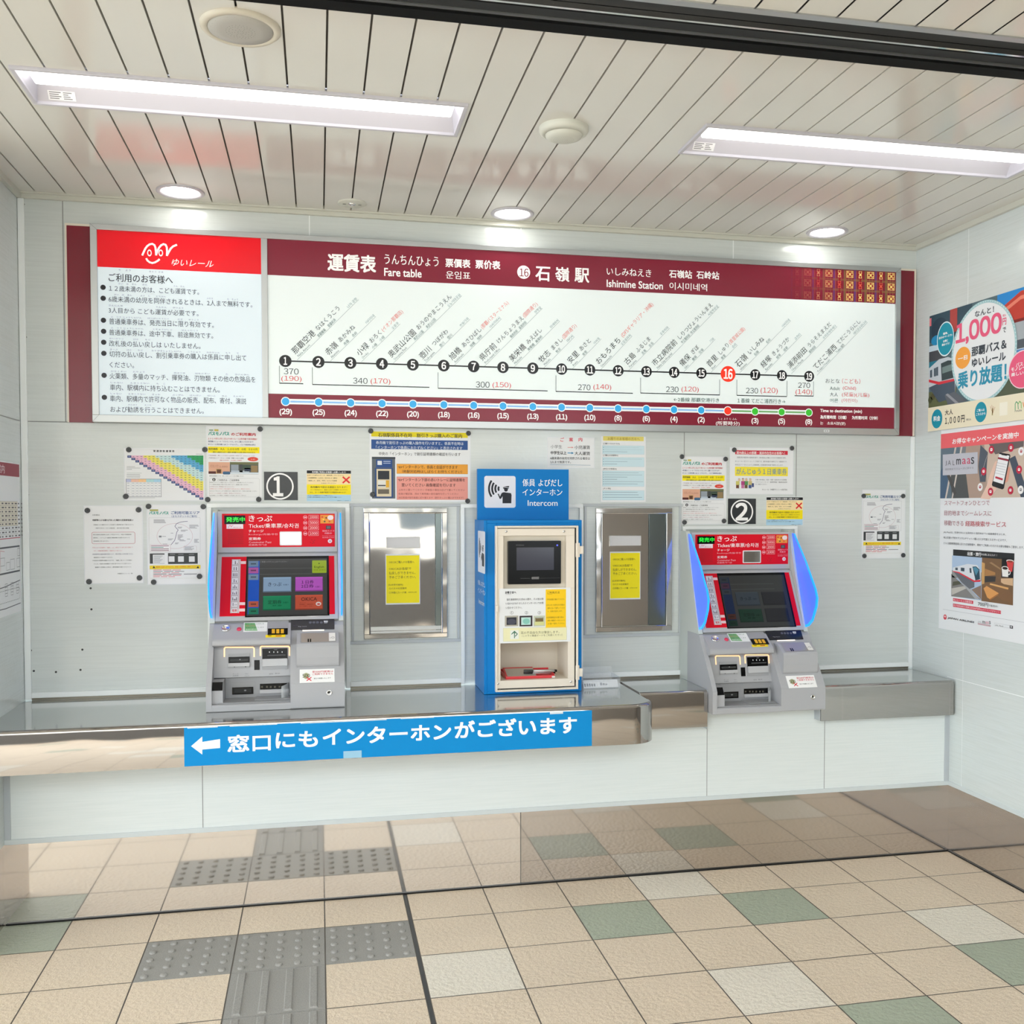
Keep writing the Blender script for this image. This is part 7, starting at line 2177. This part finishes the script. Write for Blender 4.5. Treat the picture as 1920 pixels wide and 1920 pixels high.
# banknote box
bb0 = Pl((0, -0.02, 0), (1, 0, 0), (0, 0, 1), zh).at(1195, 400)[0]; bb1 = Pl((0, -0.02, 0), (1, 0, 0), (0, 0, 1), zh).at(1695, 400)[0]
bb1 = min(bb1, X1 - 0.008)
b = MB()
sec = [(0.03, 0.266), (-0.010, 0.268), (-0.062, 0.236), (-0.068, 0.226), (-0.068, 0.185), (-0.064, 0.150), (-0.040, 0.142), (0.03, 0.150)]
b.prism(sd, [(y, hz(h)) for y, h in sec], bb0, bb1, M_GREY)
b.build('coin_box', tm, bevel=0.010, seg=4)
CB = Pl((0, -0.062, hz(0.236)), (1, 0, 0), (0, 0.052, 0.032), (370, 1150, 6.4))
cbl = math.hypot(0.052, 0.032)
b = MB(); q = rr(bb0 + 0.012, 0.006, bb1 - 0.010, cbl + 0.004, 0.006)
b.prism(CB, q, 0.0002, 0.0012, M_GREY3); 
b.pbox(CB, bb0 + 0.016, 0.008, bb1 - 0.030, cbl - 0.001, 0.0012, 0.0020, pm('coin_funnel', (176, 168, 158), 0.3, metal=0.4))
for x in (bb0 + 0.040, bb0 + 0.048): b.pbox(CB, x, 0.008, x + 0.0045, 0.026, 0.0020, 0.0026, M_BLK)
b.build('coin_funnel', tm, label='tan metal coin funnel')
b = MB(); S = Sheet(b, CB, 0.0024); S.sr(bb1 - 0.036, 0.010, bb1 - 0.012, cbl - 0.002, (238, 236, 232), 1); S.sdisc(bb1 - 0.031, 0.028, 0.0015, 0.0015, (60, 60, 60), 2, 10); S.ring(bb1 - 0.021, 0.030, 0.0045, 0.0058, (120, 120, 122), 2, 16); b.build('coin_label', tm, label='white coin label')
# coin sticker and lock on the sloping face
b = MB(); S = Sheet(b, RP, 0.0005); S.rect(1228, 676, 1648, 824, (244, 244, 244), 1); s, t = RP.at(1306, 752); S.sdisc(s, t, 0.0105, 0.0125, (178, 182, 142), 2, 24)
S.txt('500', 1262, 730, 1350, 774, (50, 52, 48), 3, 0.015)
for sg in (-1, 1): S.line([(1314, 790 - 20 * sg), (1366, 790 + 20 * sg)], 0.0032, (214, 28, 52), 4 + (sg > 0))
S.txt('新500円硬貨は', 1380, 692, 1630, 716, (206, 30, 60), 3, 0.012); S.txt('ご利用できません', 1380, 720, 1630, 744, (206, 30, 60), 3, 0.012); S.txt('窓口で両替いたします', 1398, 775, 1602, 792, (50, 50, 54), 3, 0.008, 0, 1)
b.build('coin_sticker', tm, label='white sticker about 500 yen coins')
VP = Pl((0, -0.0972, 0), (1, 0, 0), (0, 0, 1), zh)
s, t = VP.at(1582, 952); b = MB(); b.lathe(VP, (s, t), [(0.0105, 0.0001), (0.0105, 0.0025), (0.009, 0.004), (0.006, 0.003), (0.0055, 0.0015), (0.001, 0.002)], M_CHROME, 24)
S = Sheet(b, VP, 0.0025); S.sdisc(s, t, 0.003, 0.003, (40, 40, 40), 1, 12); b.build('key_lock', tm, label='round chrome key lock')

# ---- second machine: copies of the first and of each of its parts
def copy_tree(src, par=None):
    c = src.copy(); COL.objects.link(c)
    if par is not None: c.parent = par
    for ch in [o for o in list(bpy.data.objects) if o.parent == src]:
        copy_tree(ch, c)
    return c


tm2 = copy_tree(tm)
tm2.location = (X0 + WM / 2 + 1.953, -0.085, 0.6695)
tm2['label'] = 'red and grey ticket machine between the counters, below the circled 2, screen dim'
# screen with viewing-angle fall-off put into its colours, so a part of its own
su2 = [o for o in bpy.data.objects if o.parent == tm2 and o.name.startswith('screen_unit')][0]
old = [o for o in bpy.data.objects if o.parent == su2 and o.name.startswith('screen') and not o.name.startswith('screen_border')][0]
bpy.data.objects.remove(old)
sc2 = screen(0.42, 0.40).build('screen', SU, label='dimmed dark touch screen')
DIM = (sc2, su2)

finish_all()
sc2.parent = su2            # the dim screen was drawn in the first machine's frame
SC.render.film_transparent = False
